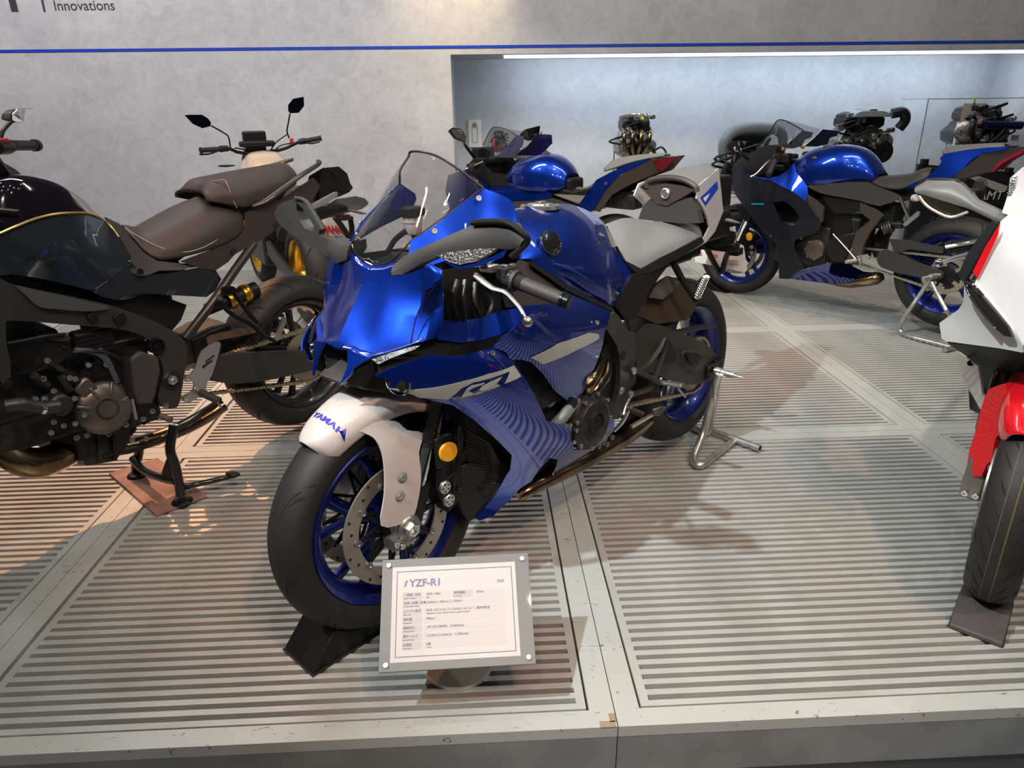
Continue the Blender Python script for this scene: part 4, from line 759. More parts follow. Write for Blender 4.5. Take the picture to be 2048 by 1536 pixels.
obj('swingarm_body', M().loft([[vec((x, y, z)) for y, z in ((-.125, z0), (-.125, z1), (.12, z1), (.12, z0))] for x, z0, z1 in ((.60, .42, .55), (.50, .40, .60), (.42, .42, .60))]), FRAMEM, A, bev=.015)
SW = [(0.47,0.125,0.579),(0.381,0.125,0.615),(0.341,0.125,0.608),(0.302,0.128,0.594),(0.147,0.13,0.524),(0.011,0.13,0.462),(-0.056,0.13,0.414),(-0.097,0.13,0.375),(-0.106,0.13,0.334),(-0.086,0.13,0.304),(-0,0.13,0.305),(0.129,0.13,0.335),(0.281,0.128,0.402),(0.356,0.125,0.448),(0.46,0.125,0.485)]
for s in (False, True):
    sw = plate('swingarm', SW, FRAMEM, A, [(0.26,0.143,0.484),(0.408,0.135,0.555)], .03, .03, mir=s, smooth=2)
plate('swingarm_window', [(0.168,0.147,0.471),(0.092,0.147,0.448),(0.075,0.147,0.432),(0.109,0.147,0.407),(0.145,0.147,0.417),(0.177,0.147,0.459)], RUBD, A, (), .05, .004, lift=.016)  # dark plate painted as the shade of an opening, nothing is cut
obj('window_bead', M().tube([(0.204,0.163,0.486),(0.118,0.163,0.462),(0.094,0.163,0.44),(0.13,0.163,0.41),(0.177,0.163,0.423),(0.213,0.163,0.472),(0.204,0.163,0.486)], .004, 6, 3), FRAMEM, A)
plate('swingarm_gap', [(0.346,0.146,0.542),(0.303,0.146,0.552),(0.253,0.146,0.493),(0.244,0.146,0.465),(0.354,0.146,0.488)], RUBD, A, (), .05, .004, lift=.014)  # another dark plate, the triangular opening exists only as painted shade
aj = vec([(-0.04,0.145,0.349)][0]); obj('axle_adjuster', M().box(aj, (.09, .02, .055)).box(aj+vec((-.035, .006, .03)), (.06, .03, .008)), DARKM, A, bev=.004)
obj('chain_guard', M().box((0.02, .10, .515), (.26, .05, .006), np.array(Matrix.Rotation(-.12, 3, 'Y'))), FRAMEM, A, bev=.002)
plate('rear_hugger', [(0.332,0.08,0.713),(0.196,0.08,0.74),(0.081,0.09,0.699),(0.005,0.1,0.62),(0.041,0.1,0.586),(0.085,0.1,0.562),(0.288,0.1,0.593),(0.412,0.1,0.649)], mat('bronze_tinted_panel', (.10, .075, .05), .22, .5), A, (), .05, .01)
plate('heat_shield', [(0.255,0.1,0.754),(0.177,0.105,0.72),(0.214,0.105,0.698),(0.283,0.105,0.68),(0.364,0.105,0.703),(0.328,0.1,0.729)], mat('pale_heat_shield', (.22, .22, .20), .25, .7), A, (), .05, .004, lift=.012)
obj('shock_body', M().cyl((.42, 0, .50), (.50, 0, .80), .035, 20), GUN, A)
# rear set
rsn = [(0.474,0.17,0.4),(0.534,0.17,0.511),(0.54,0.17,0.526)]
obj('footrest_hanger', M().tube([(0.352,0.175,0.573),(0.386,0.175,0.54),(0.433,0.175,0.518),(0.485,0.175,0.502),(0.547,0.175,0.513)], [.005, .009, .010, .010, .012], 8, 3, flat=.6).tube([(0.352,0.175,0.573),(0.349,0.175,0.531),(0.399,0.175,0.466),(0.433,0.175,0.423),(0.544,0.175,0.431)], [.005, .007, .011, .013, .012], 8, 3, flat=.6).tube([(0.542,0.175,0.515),(0.482,0.185,0.483),(0.426,0.2,0.446)], .010, 8, 3), FRAMEM, A)
bolts(A, [(0.565,0.19,0.523),(0.578,0.19,0.449)], (0, 1, 0), .012, .010, ALU, 'hanger_bolt')
a, b = [(0.407,0.2,0.439),(0.419,0.285,0.451)]; fp = ribbed(A, a, b, .0125, ALU, 14)
obj('peg_feeler', M().tube([(0.411,0.265,0.436),(0.392,0.27,0.414),(0.377,0.275,0.397)], .004, 8), ALU, fp)
obj('gear_rod', M().tube([(0.528,0.165,0.421),(0.563,0.17,0.402),(0.586,0.175,0.377)], .005, 8), ALU, A)
# folded side stand and shift pedal
ss = obj('side_stand', M().tube([(0.47,0.13,0.282),(0.417,0.15,0.299),(0.372,0.17,0.315)], [.010, .009, .008], 8, 3, flat=.7), mat('side_stand_brass', (.62, .58, .46), .3, .85), A)
obj('stand_foot', M().prism([vec(p) for p in [(0.402,0.165,0.335),(0.359,0.175,0.334),(0.335,0.18,0.327),(0.376,0.175,0.303),(0.4,0.17,0.313)]], (0, .008, 0)), ALUD, ss, bev=.002)
sp_ = obj('shift_pedal', M().tube([(0.598,0.15,0.319),(0.583,0.17,0.349),(0.576,0.19,0.394),(0.574,0.2,0.4)], [.006, .007, .006, .006], 8, 4), ALU, A)
obj('pedal_rubber', M().tube([(0.572,0.195,0.394),(0.549,0.225,0.378)], [.011, .011], 12), RUB, sp_)
bolts(A, [(0.673,0.165,0.326),(0.657,0.165,0.337),(0.628,0.16,0.311),(0.648,0.155,0.293),(0.676,0.16,0.312),(0.697,0.16,0.306)], (0, 1, 0), .009, .008, ALUD, 'linkage_bolt')
bolts(A, [(0.938,0.225,0.477),(0.919,0.225,0.471),(0.878,0.205,0.399),(0.842,0.2,0.375),(0.566,0.15,0.37),(0.736,0.2,0.44)], (.1, 1, 0), .006, .006, ALU, 'cover_bolt')
bolts(A, [(1.24,0.262,0.769),(0.798,0.225,0.734)], (.2, 1, .1), .007, .004, ALU, 'fairing_screw')
# ---- rear paddock stand
S = thing('paddock_stand', 'grey tube paddock stand holding up the rear wheel of the centre blue bike', 'stand', frame_m(.4590, 1.3693, 3.9199))
g = M().tube([(-0.03,0.177,0.345),(-0.049,0.147,0.22),(-0.035,0.134,0.09)]+[(0.043,0.146,0.03),(0.085,0.166,0.016),(0.097,0.192,0.014),(0.067,0.202,0.014),(-0.041,0.198,0.014),(-0.161,0.195,0.014),(-0.206,0.198,0.014)], .0142, 12, 4)
obj('side_tube', g, OXI, S)
obj('inner_tube', M().tube([(-0.039,0.166,0.32),(-0.055,0.155,0.22),(-0.145,0.106,0.07),(-0.168,0.088,0.03),(-0.172,0.069,0.014),(-0.184,0.035,0.014),(-0.2,-0.012,0.014)], .0142, 12, 4), OXI, S)
cb_ = [(-0.202,0.062,0.02),(-0.181,0.307,0.02)]; cr_ = obj('cross_tube', M().cyl(cb_[0], cb_[1], .0142, 16), OXI, S)
pe = vec(cb_[1]); pd_ = pe-vec(cb_[0]); pd_ /= np.linalg.norm(pd_); obj('tube_mouth', M().cyl(pe, pe+pd_*.001, .010, 12), RUBD, cr_)
q = vec([(-0.043,0.15,0.35)][0]); q2 = vec([(-0.052,0.225,0.345)][0]); q3 = vec([(-0.053,0.26,0.344)][0])
sp = obj('spool_pin', M().cyl(q, q2, .012, 16).cyl(q2, q3, .005, 12, r2=.002), OXI, S)
obj('pin_collar', M().cyl(q+(q2-q)*.05, q+(q2-q)*.35, .016, 16, ch=.002), ALU, sp)
S.location.z += .0015
def chock_g(x0, x1, xt, y0, y1, zt, dip=.025, wx=1.405, wz=.334, R=.302):
    """wheel chock wedge: sloping concave face at the front, open V towards the wheel"""
    Y = np.linspace(y0, y1, 9); ym = (y0+y1)/2; hw = (y1-y0)/2
    zz = [zt-dip*(1-((y-ym)/hw)**2) for y in Y]
    c = lambda x: max(.003, wz-math.sqrt(max(0, R*R-(x-wx)**2)))
    return M().loft([[vec((x1, y, 0)), vec((x1-.004, y, .012)), vec((xt, y, min(z, c(xt))))]+[vec((x, y, min(z, c(x))-.003)) for x in np.linspace(xt-.02, x0, 6)]+[vec((x0, y, 0))] for y, z in zip(Y, zz)])
t = thing('wheel_chock', 'black wedge chock under the front tyre of the centre blue bike', 'wheel chock', frame_m(.4590, 1.3693, 3.9199), group='wheel chocks')
obj('wedge', chock_g(1.40, 1.662, 1.585, -.120, .010, .092, .012), BLACK, t, bev=.003)
obj('foot_strip', M().box((1.53, -.055, .001), (.272, .142, .002)), RUB, t, sm=False)
# ---- specification placard
bl, br, tl, tr = [vec(p) for p in ([(-0.524,0.038,0.15)][0], [(-0.183,0.041,0.15)][0], [(-0.529,0.233,0.3)][0], [(-0.183,0.243,0.3)][0])]
cx = (bl+br+tl+tr)/4; ux = (br-bl+tr-tl); ux /= np.linalg.norm(ux); uy = (tl-bl+tr-br); uy -= ux*(uy@ux); uy /= np.linalg.norm(uy); un = np.cross(ux, uy)
BW = (np.linalg.norm(br-bl)+np.linalg.norm(tr-tl))/2; BH = (np.linalg.norm(tl-bl)+np.linalg.norm(tr-br))/2
SG = thing('spec_placard', 'grey framed information placard on a round foot in front of the blue bike', 'sign', loc=(0, 0, 0))
Rm = np.array([ux, uy, un]).T
def sp(u, v, h=0): return cx+ux*(u-.5)*BW+uy*(.5-v)*BH+un*h
bd = obj('backing_board', M().box(cx-un*.003, (BW, BH, .006), Rm), mat('grey_aluminium_board', (.058, .049, .044), .5, .2), SG, sm=False)
obj('clear_cover', M().box(cx+un*.0042, (BW*.995, BH*.995, .0016), Rm), CLEAR, SG, sm=False)
pa = obj('card', M().box((sp(.07, .075)+sp(.905, .925))/2+un*.0006, (BW*.835, BH*.85, .001), Rm), PAPER, SG, sm=False)
def srect(name, u0, v0, u1, v1, m, h): obj(name, M().box((sp(u0, v0)+sp(u1, v1))/2+un*h, (abs(u1-u0)*BW, abs(v1-v0)*BH, .0003), Rm), m, pa, sm=False)
g = M()
for (a, b, c, d) in ((.100, .117, .880, .125), (.100, .877, .880, .885), (.100, .117, .106, .885), (.874, .117, .880, .885)): g.box((sp(a, b)+sp(c, d))/2+un*.0013, (abs(c-a)*BW, abs(d-b)*BH, .0003), Rm)
obj('printed_border', g, INKB, pa, sm=False)
def stx(s, u, v, size, m=INKK, bold=.00012, **k): text('print', s, m, pa, sp(u, v, .0018), ux, uy, size, .0001, bold=bold, **k)
stx('YZF-R1', .186, .264, .0235, INKB, bold=.0006)
obj('printed_slash', M().prism([sp(.150, .262, .0016), sp(.162, .262, .0016), sp(.174, .205, .0016), sp(.162, .205, .0016)], un*.0002), INKB, pa, sm=False)
stx('2020', .775, .262, .0085)
rows = [('主要国 / 会社', '日本 / YMC', 'Nation / Company', 'Japan'), ('全長 / 全幅 / 全高', '2,055mm / 690mm / 1,165mm', 'Length / Width / Height', ''), ('エンジン型式', '水冷 / 4ストローク / DOHC / 4バルブ / 直列4気筒', 'Engine type', 'Liquid-cooled / 4-stroke / DOHC / 4-valve per cylinder / 4-cylinder'), ('排気量', '998cm³', 'Displacement', ''), ('最高出力', '147.1kW (200PS)   13,500r/min', 'Maximum power', ''), ('最大トルク', '113.2Nm (11.6kgf·m)   11,500r/min', 'Maximum torque', ''), ('変速機', '6速', 'Transmission', '6-speed')]
for i, (a, b, c, d) in enumerate(rows):
    v = .315+i*.0735
    srect('table_cell', .142, v, .272, v+.068, CELL, .0011); srect('table_cell', .278, v, .47 if i == 0 else .82, v+.068, mat('light_table_cell', (.385, .335, .315), .6) if i == 0 else bpy.data.materials['light_table_cell'], .0010)
    stx(a, .150, v+.034, .0066); stx(b, .300, v+.034, .0066)
    stx(c, .150, v+.060, .0036)
    if d: stx(d, .300, v+.058, .0036)
srect('table_cell', .475, .315, .610, .383, CELL, .0012); srect('table_cell', .615, .315, .82, .383, bpy.data.materials['light_table_cell'], .0011)
stx('車両重量', .482, .349, .0066); stx('Curb weight', .482, .375, .0036); stx('201kg', .635, .349, .0066)
for u, v in ((.045, .06), (.955, .055), (.955, .945), (.045, .945)): obj('corner_screw', M().bolt(sp(u, v, .004), un, .0055, .004), ALU, SG)
base = vec((-.361, .212, 0))
bs = obj('base_disc', M().lathe([(.0001, .001), (.084, .001), (.085, .004), (.083, .007), (.0001, .007)], base, (0, 0, 1), 48), BASEM, SG)
obj('disc_rim', M().lathe([(.0835, 0), (.0865, 0), (.0865, .0085), (.0835, .0085)], base, (0, 0, 1), 48, closed=True), mat('cream_rim', (.62, .58, .48), .3, .3), SG)
obj('post', M().tube([base+vec((0, .02, .007)), base+vec((0, .02, .14)), cx-un*.008], .009, 12, 3), DARKM, SG)
obj('mount_bracket', M().box(cx-un*.010, (.08, .06, .008), Rm), DARKM, SG)
# ================================================================ black touring bike on its centre stand, left
B = thing('motorcycle', 'black touring bike with brown-lit two-piece seat on a centre stand, left', 'motorcycle', frame_m(-1.0655, 1.6446, 4.0036), group='display motorcycles')
RIMK = mat('black_wheel_paint', (.02, .02, .022), .3, .4, .5)
bw = wheel('rear_wheel', B, (0, 0, .354), .315, .180, RIMK, .145, 'x', ph=.1, npat=12, pat=[(.15, 0, .75, .30, .06), (.5, .2, 1.15, .34, .04)])
sprocket(bw, (0, .092, 0), .108, 45); disc(bw, -.08, .08, .122, n=5, holes=20, sgn=-1)
wheel('front_wheel', B, (1.50, 0, .303), .300, .120, RIMK, .092, 'x', .1, ph=.3)
chain(B, (.605, .092, .405), .040, (0, .092, .354), .110)
SWB = [(0.457,0.125,0.48),(0.412,0.13,0.468),(0.345,0.13,0.468),(0.192,0.13,0.431),(0.031,0.13,0.393),(-0.084,0.13,0.361),(-0.081,0.13,0.305),(0.044,0.13,0.309),(0.164,0.13,0.323),(0.253,0.13,0.334),(0.353,0.13,0.356),(0.416,0.13,0.38),(0.467,0.125,0.415)]
for s in (False, True): plate('swingarm', SWB, FRAMEM, B, [(0.228,0.142,0.394)], .04, .035, mir=s, smooth=2)
plate('chain_guard', [(0.418,0.1,0.537),(0.4,0.1,0.545),(0.283,0.1,0.542),(0.194,0.1,0.51),(0.248,0.105,0.511),(0.388,0.105,0.521),(0.418,0.105,0.514)], mat('copper_lit_guard', (.10, .06, .045), .35), B, (), .05, .012)  # black guard with the copper light on it put into its colour
obj('rear_hugger', M().loft([[vec((x, y, z)) for y, z in ((-w, z0), (-w, z1), (w, z1), (w, z0))] for x, w, z0, z1 in ((.30, .08, .52, .56), (.38, .085, .46, .56), (.46, .08, .42, .54))]), BLACK, B, bev=.01)
# frame
FB = [(1.011,0.23,0.885),(0.993,0.235,0.867),(0.951,0.235,0.845),(0.893,0.23,0.82),(0.795,0.22,0.773),(0.76,0.22,0.756),(0.703,0.205,0.72),(0.638,0.19,0.677),(0.557,0.17,0.608),(0.528,0.16,0.563),(0.527,0.155,0.524),(0.55,0.15,0.448),(0.569,0.145,0.389),(0.589,0.14,0.346),(0.637,0.145,0.364),(0.649,0.15,0.41),(0.626,0.155,0.457),(0.619,0.16,0.492),(0.624,0.165,0.533),(0.64,0.175,0.57),(0.644,0.18,0.6),(0.68,0.19,0.638),(0.714,0.2,0.661),(0.77,0.21,0.688),(0.877,0.225,0.726),(0.938,0.23,0.748),(1.017,0.235,0.772),(1.031,0.235,0.763),(1.042,0.235,0.708),(1.052,0.225,0.62),(1.104,0.22,0.636),(1.079,0.22,0.784),(1.041,0.22,0.89)]
fb = plate('main_frame', FB, FRAMEM, B, [(0.895,0.25,0.789),(0.766,0.235,0.724)], .03, .025, smooth=2)
plate('main_frame', FB, FRAMEM, B, (), .06, .025, smooth=2, mir=True)
plate('frame_facet', [(0.993,0.25,0.868),(0.911,0.25,0.828),(0.801,0.24,0.773),(0.767,0.235,0.755),(0.782,0.235,0.75),(0.832,0.24,0.757),(0.909,0.25,0.782),(0.95,0.25,0.798),(0.972,0.25,0.831)], mat('graphite_facet', (.12, .12, .11), .38, .5), fb, (), .03, .004, smooth=2, lift=.012)
for (p, r) in (([(0.818,0.25,0.733)][0], .014), ([(0.74,0.24,0.71)][0], .019), ([(1.067,0.24,0.601)][0], .014)): obj('frame_plug', M().cyl(vec(p)-vec((0, .02, 0)), p, r, 20, ch=.002), BLACK, fb)
p = vec([(0.634,0.2,0.587)][0]); obj('frame_boss', M().lathe([(.026, -.03), (.026, .004), (.021, .004), (.019, -.006), (.012, -.006), (.010, -.002), (.0001, -.002)], p, (0, 1, 0), 28), DARKM, fb)
p = vec([(0.596,0.165,0.452)][0]); obj('pivot_recess', M().lathe([(.033, 0), (.033, .003), (.0001, .003)], p, (0, 1, 0), 28), RUBD, fb)
obj('pivot_nut', M().lathe([(.017, 0), (.017, .012), (.009, .014), (.009, .02), (.005, .02), (.005, .01), (.0001, .01)], p+vec((0, .003, 0)), (0, 1, 0), 6), ALU, fb)
plate('dark_gap_filler', [(1.02,0.16,0.899),(0.919,0.16,0.87),(0.765,0.15,0.797),(0.69,0.14,0.742),(0.579,0.1,0.726),(0.503,0.09,0.694),(0.456,0.08,0.665),(0.491,0.09,0.621),(0.537,0.1,0.595),(0.614,0.13,0.657),(0.703,0.15,0.705),(0.786,0.16,0.748),(0.934,0.17,0.821),(1.033,0.17,0.862)], BLACK, B, (), .06, .01)  # black filler plate added to darken the see-through space behind the frame
lumps(B, [((1.02, 0, .80), (.40, .20, .14)), ((.62, 0, .66), (.26, .16, .14))], BLACK, 'air_box', .02)
# engine
en = lumps(B, [((.90, 0, .44), (.42, .28, .16)), ((1.05, 0, .58), (.34, .30, .24)), ((.72, 0, .46), (.18, .26, .30)), ((1.10, .04, .74), (.34, .24, .16)), ((.84, 0, .33), (.20, .18, .08))], GUN, 'engine_block', .014)
def cover(par, p, prof, ax, m, n=40): return obj('engine_cover', M().lathe(prof, p, ax, n), m, par)
gc = vec([(0.833,0.225,0.443)][0])
COV = mat('warm_grey_castings', (.16, .135, .115), .36, .75)
cv = cover(en, gc, [(.082, -.06), (.084, -.016), (.078, -.004), (.062, .006), (.034, .010), (.033, .004), (.028, .003), (.026, .012), (.0001, .013)], (.03, 1, .06), COV)
obj('cover_shoulder', M().prism([vec(q) for q in [(0.904,0.2,0.523),(0.874,0.2,0.554),(0.86,0.2,0.554),(0.84,0.2,0.515),(0.834,0.2,0.503),(0.874,0.2,0.48)]], (0, .022, 0)), COV, cv, bev=.006)
obj('cover_neck', M().loft([ringpts(a, b, .05, .004) for a, b in zip([(0.862,0.2,0.577),(0.823,0.2,0.591),(0.791,0.2,0.572),(0.779,0.2,0.49)], [(0.891,0.2,0.543),(0.846,0.2,0.52),(0.807,0.2,0.5),(0.798,0.2,0.472)])]), GUN, cv)
for a in (.4, 1.2, 2.0, 2.9): 
    e = vec((math.cos(a), .05, math.sin(a))); obj('cover_rib', M().beam(gc+e*.045+vec((0, .004, 0)), gc+e*.084+vec((0, -.010, 0)), .010, .012, (0, 1, 0)), COV, cv, bev=.003)
bolts(cv, [(0.848,0.205,0.588),(0.799,0.205,0.575),(0.907,0.21,0.566),(0.893,0.21,0.558),(0.773,0.2,0.494),(0.91,0.215,0.503),(0.976,0.22,0.588),(0.954,0.22,0.636),(0.959,0.22,0.544),(1.009,0.22,0.536),(0.986,0.22,0.53),(0.903,0.235,0.452),(0.977,0.21,0.45),(0.924,0.21,0.425),(0.988,0.2,0.417),(0.952,0.2,0.426)], (0, 1, 0), .0085, .010, ALU)
for (a, b) in zip([(0.954,0.22,0.633),(0.996,0.225,0.603),(0.951,0.2,0.616),(0.924,0.2,0.577)], [(0.918,0.2,0.591),(0.966,0.21,0.561),(0.88,0.18,0.556),(0.909,0.2,0.522)]): obj('bolt_tower', M().cyl(a, b, .012, 12), GUN, en)
obj('cylinder_cover', M().loft([ringpts(a, b, .06, .01) for a, b in zip([(1.029,0.22,0.701),(0.993,0.22,0.702),(0.947,0.22,0.679)], [(1.05,0.22,0.617),(1.002,0.22,0.609),(0.958,0.22,0.622)])]), GUN, en, bev=.006)
obj('sprocket_cover', M().prism([vec(q) for q in [(0.725,0.19,0.572),(0.692,0.19,0.588),(0.639,0.19,0.553),(0.642,0.19,0.505),(0.674,0.19,0.428),(0.689,0.19,0.404),(0.735,0.19,0.417),(0.743,0.19,0.468)]], (0, .02, 0)), GREYP, en, bev=.008)
obj('coolant_hose', M().tube([(1.084,0.24,0.544),(1.053,0.25,0.542),(1.032,0.25,0.529),(1,0.25,0.513),(0.963,0.25,0.505)], .0185, 14, 4), mat('black_hose', (.03, .028, .027), .35), B)
obj('hose_clamp', M().lathe([(.0195, -.006), (.021, -.005), (.021, .005), (.0195, .006)], [(1.002,0.25,0.514)][0], vec([(0.995,0.25,0.511)][0])-vec([(1.009,0.25,0.518)][0]), 20), CHROME, B)
obj('water_pump', M().cyl([(0.954,0.25,0.502)][0], vec([(0.954,0.25,0.502)][0])-vec((0, .06, 0)), .032, 20, ch=.006), GUN, en)
obj('canister', M().box([(0.81,0.18,0.647)][0], (.11, .05, .08)), BLACK, B, bev=.01)
for i in range(5):
    obj('canister_rib', M().box(vec([(0.81,0.18,0.647)][0])+vec((0, .027, .028-.014*i)), (.10, .004, .004)), BLACK, B)
cables(B, [[(1.04,0.24,0.713),(0.997,0.24,0.711),(0.948,0.24,0.71),(0.894,0.23,0.7)], [(0.884,0.22,0.639),(0.837,0.22,0.631),(0.791,0.22,0.613),(0.761,0.22,0.581),(0.753,0.22,0.549)], [(0.874,0.2,0.617),(0.838,0.2,0.622),(0.81,0.2,0.587),(0.783,0.2,0.542)], [(0.911,0.22,0.669),(0.889,0.22,0.648),(0.86,0.2,0.618)]], .0045)
cables(B, [[(0.873,0.21,0.642),(0.821,0.21,0.62),(0.794,0.21,0.58),(0.779,0.21,0.51)], [(0.807,0.2,0.634),(0.793,0.2,0.598),(0.784,0.2,0.558)]], .009, mat('blue_grey_hose', (.06, .07, .09), .45), 'hose')
obj('shift_boot', M().tube([(0.75,0.225,0.587),(0.754,0.225,0.538),(0.758,0.225,0.49),(0.756,0.225,0.455)], [.008, .011, .012, .010], 12, 3), BLACK, B)
obj('shift_rod', M().tube([(0.755,0.225,0.452),(0.756,0.225,0.381)], .0055, 10), ALU, B)
obj('bracket', M().prism([vec(q) for q in [(0.938,0.215,0.701),(0.887,0.215,0.695),(0.879,0.215,0.681),(0.904,0.215,0.679),(0.935,0.215,0.69)]], (0, .01, 0)), FRAMEM, B)
obj('oil_pan', M().loft([[vec((x, y, z)) for y, z in ((-w, z0), (-w*1.1, z1), (w*1.1, z1), (w, z0))] for x, w, z0, z1 in ((.70, .08, .28, .36), (.78, .10, .24, .36), (.90, .10, .24, .36), (.96, .08, .28, .36))]), BLACK, B, bev=.01)
bolts(B, [(0.923,0.19,0.371),(0.894,0.19,0.368),(0.831,0.18,0.345),(0.924,0.17,0.278),(0.735,0.22,0.372),(0.702,0.22,0.388),(0.648,0.2,0.384),(0.775,0.2,0.307),(0.728,0.19,0.291),(0.786,0.21,0.369)], (0, 1, .1), .009, .009, ALUD)
obj('exhaust_collector', M().tube([(1.118,0.06,0.431),(1.094,0.09,0.388),(1.062,0.11,0.331),(1.016,0.11,0.298),(0.948,0.09,0.287),(0.875,0.05,0.276),(0.804,0.02,0.257)], [.03, .040, .046, .048, .046, .036, .030], 20, 4, flat=.95), BRASS, B)
obj('heat_tube', M().tube([(0.841,0.02,0.234),(0.746,0.02,0.218),(0.645,0.02,0.203),(0.534,0.02,0.204),(0.438,0.03,0.224),(0.365,0.04,0.251)], [.03, .030, .032, .034, .036, .034], 16, 4, flat=.8), BRASS, B)
obj('belly_rail', M().tube([(0.844,0.13,0.256),(0.731,0.14,0.239),(0.629,0.15,0.258),(0.519,0.16,0.292),(0.437,0.17,0.332)], .007, 8, 3), BLACK, B)
obj('oil_sump', M().prism([vec(q) for q in [(0.902,0.13,0.395),(0.908,0.13,0.339),(0.911,0.13,0.263),(0.893,0.13,0.237),(0.809,0.13,0.22),(0.771,0.13,0.248),(0.745,0.13,0.279),(0.743,0.13,0.336)]], (0, -.20, 0)), GUN, B, bev=.01)
obj('sump_rib', M().beam(vec([(0.836,0.135,0.365)][0]), vec([(0.857,0.135,0.24)][0]), .012, .012, (0, 1, 0)).beam(vec([(0.793,0.135,0.349)][0]), vec([(0.813,0.135,0.23)][0]), .012, .012, (0, 1, 0)), GUN, B)
plate('dash_cowl', [(0.911,0.05,1.158),(0.876,0.05,1.161),(0.853,0.05,1.143),(0.828,0.05,1.111),(0.873,0.05,1.112),(0.92,0.05,1.119)], mat('brown_dash_cowl', (.07, .055, .048), .5), B, (), .05, .10, lift=-.05)
obj('dash_round', M().lathe([(.05, -.02), (.05, .01), (.042, .014), (.0001, .014)], [(0.894,0.05,1.167)][0], (-1, .3, .4), 24), BLACK, B)
for k in range(3): obj('header_pipe', M().tube([(1.30, -.08+.08*k, .62), (1.36, -.08+.08*k, .45), (1.28, -.06+.06*k, .28), (1.15, .0+.02*k, .22)], .018, 12, 4), BRASS, B)
# gear side heel plate and pegs
hp_ = plate('heel_plate', [(0.447,0.205,0.549),(0.434,0.205,0.55),(0.424,0.205,0.542),(0.432,0.205,0.519),(0.472,0.205,0.443),(0.495,0.205,0.42),(0.507,0.205,0.394),(0.536,0.205,0.376),(0.566,0.205,0.37),(0.586,0.205,0.377),(0.59,0.205,0.392),(0.575,0.205,0.398),(0.548,0.205,0.411),(0.543,0.205,0.435),(0.566,0.205,0.448),(0.572,0.205,0.461),(0.563,0.205,0.469),(0.544,0.205,0.466),(0.521,0.205,0.494),(0.496,0.205,0.533)], ALU, B, (), .03, .006, smooth=2, holes=([(0.49,0.205,0.495),(0.453,0.205,0.51),(0.452,0.205,0.503),(0.488,0.205,0.486)], [(0.504,0.205,0.481),(0.463,0.205,0.495),(0.463,0.205,0.486),(0.502,0.205,0.47)]))
bolts(hp_, [(0.564,0.212,0.456),(0.582,0.212,0.39),(0.532,0.212,0.399)], (0, 1, 0), .012, .008, ALU)
a, b = [(0.533,0.22,0.399),(0.509,0.285,0.376)]; pg = ribbed(B, a, b, .016, mat('dark_peg', (.08, .065, .055), .4, .5), 10)
obj('peg_feeler', M().tube([(0.511,0.28,0.371),(0.502,0.285,0.346)], .004, 8), ALU, pg)
obj('toe_peg', M().tube([(0.68,0.23,0.366),(0.669,0.27,0.358)], .010, 12), mat('toe_rubber', (.10, .08, .075), .5), B)
obj('shift_lever', M().tube([(0.733,0.21,0.351),(0.708,0.22,0.366),(0.68,0.23,0.366)], .006, 8), DARKM, B)
st = obj('subframe_tube', M().tube([(0.186,0.12,0.839),(0.288,0.14,0.764),(0.368,0.15,0.696),(0.44,0.15,0.634),(0.508,0.14,0.57)], .0155, 14, 3), mat('satin_tube', (.05, .042, .038), .35, .6), B)
hg_ = obj('peg_hanger', M().tube([(0.374,0.16,0.674),(0.362,0.17,0.644),(0.339,0.18,0.615),(0.292,0.19,0.576),(0.246,0.2,0.521),(0.204,0.2,0.49)], [.014, .012, .011, .011, .011, .010], 10, 3, flat=.7).tube([(0.329,0.17,0.705),(0.308,0.18,0.655),(0.283,0.19,0.603),(0.263,0.195,0.573)], .008, 10, 3).tube([(0.26,0.2,0.562),(0.206,0.2,0.575),(0.177,0.2,0.584),(0.16,0.2,0.576)], .007, 8, 3), DARKM, B)
for q in [(0.333,0.18,0.705),(0.384,0.175,0.666),(0.351,0.17,0.706)]: obj('tube_end', M().cyl(vec(q)-vec((0, .02, 0)), q, .015, 16).cyl(q, vec(q)+vec((0, .001, 0)), .011, 14), DARKM, hg_)
obj('joint_casting', M().tube([(0.379,0.15,0.695),(0.372,0.155,0.669),(0.386,0.15,0.678)], .016, 10), ALUD, hg_)
plate('passenger_peg', [(0.232,0.23,0.511),(0.221,0.23,0.501),(0.21,0.23,0.505),(0.172,0.23,0.565),(0.17,0.23,0.58),(0.181,0.23,0.582)], ALU, hg_, (), .03, .012)
bolts(hg_, [(0.228,0.215,0.526)], (0, 1, 0), .008, .006)
sa, sb_ = vec([(0.279,0.03,0.631)][0]), vec([(0.15,0.03,0.652)][0])
sh = obj('shock_body', M().cyl(sa, sb_, .030, 24).cyl(sa-(sb_-sa)*.6, sa, .022, 16), BLACK, B)
d_ = (sb_-sa)/np.linalg.norm(sb_-sa)
for t0 in (.02, .50): obj('gold_adjuster', M().lathe([(.033, 0), (.036, .004), (.036, .012), (.034, .014), (.036, .016), (.036, .026), (.033, .03)], sa+(sb_-sa)*t0, d_, 28), GOLD, sh)
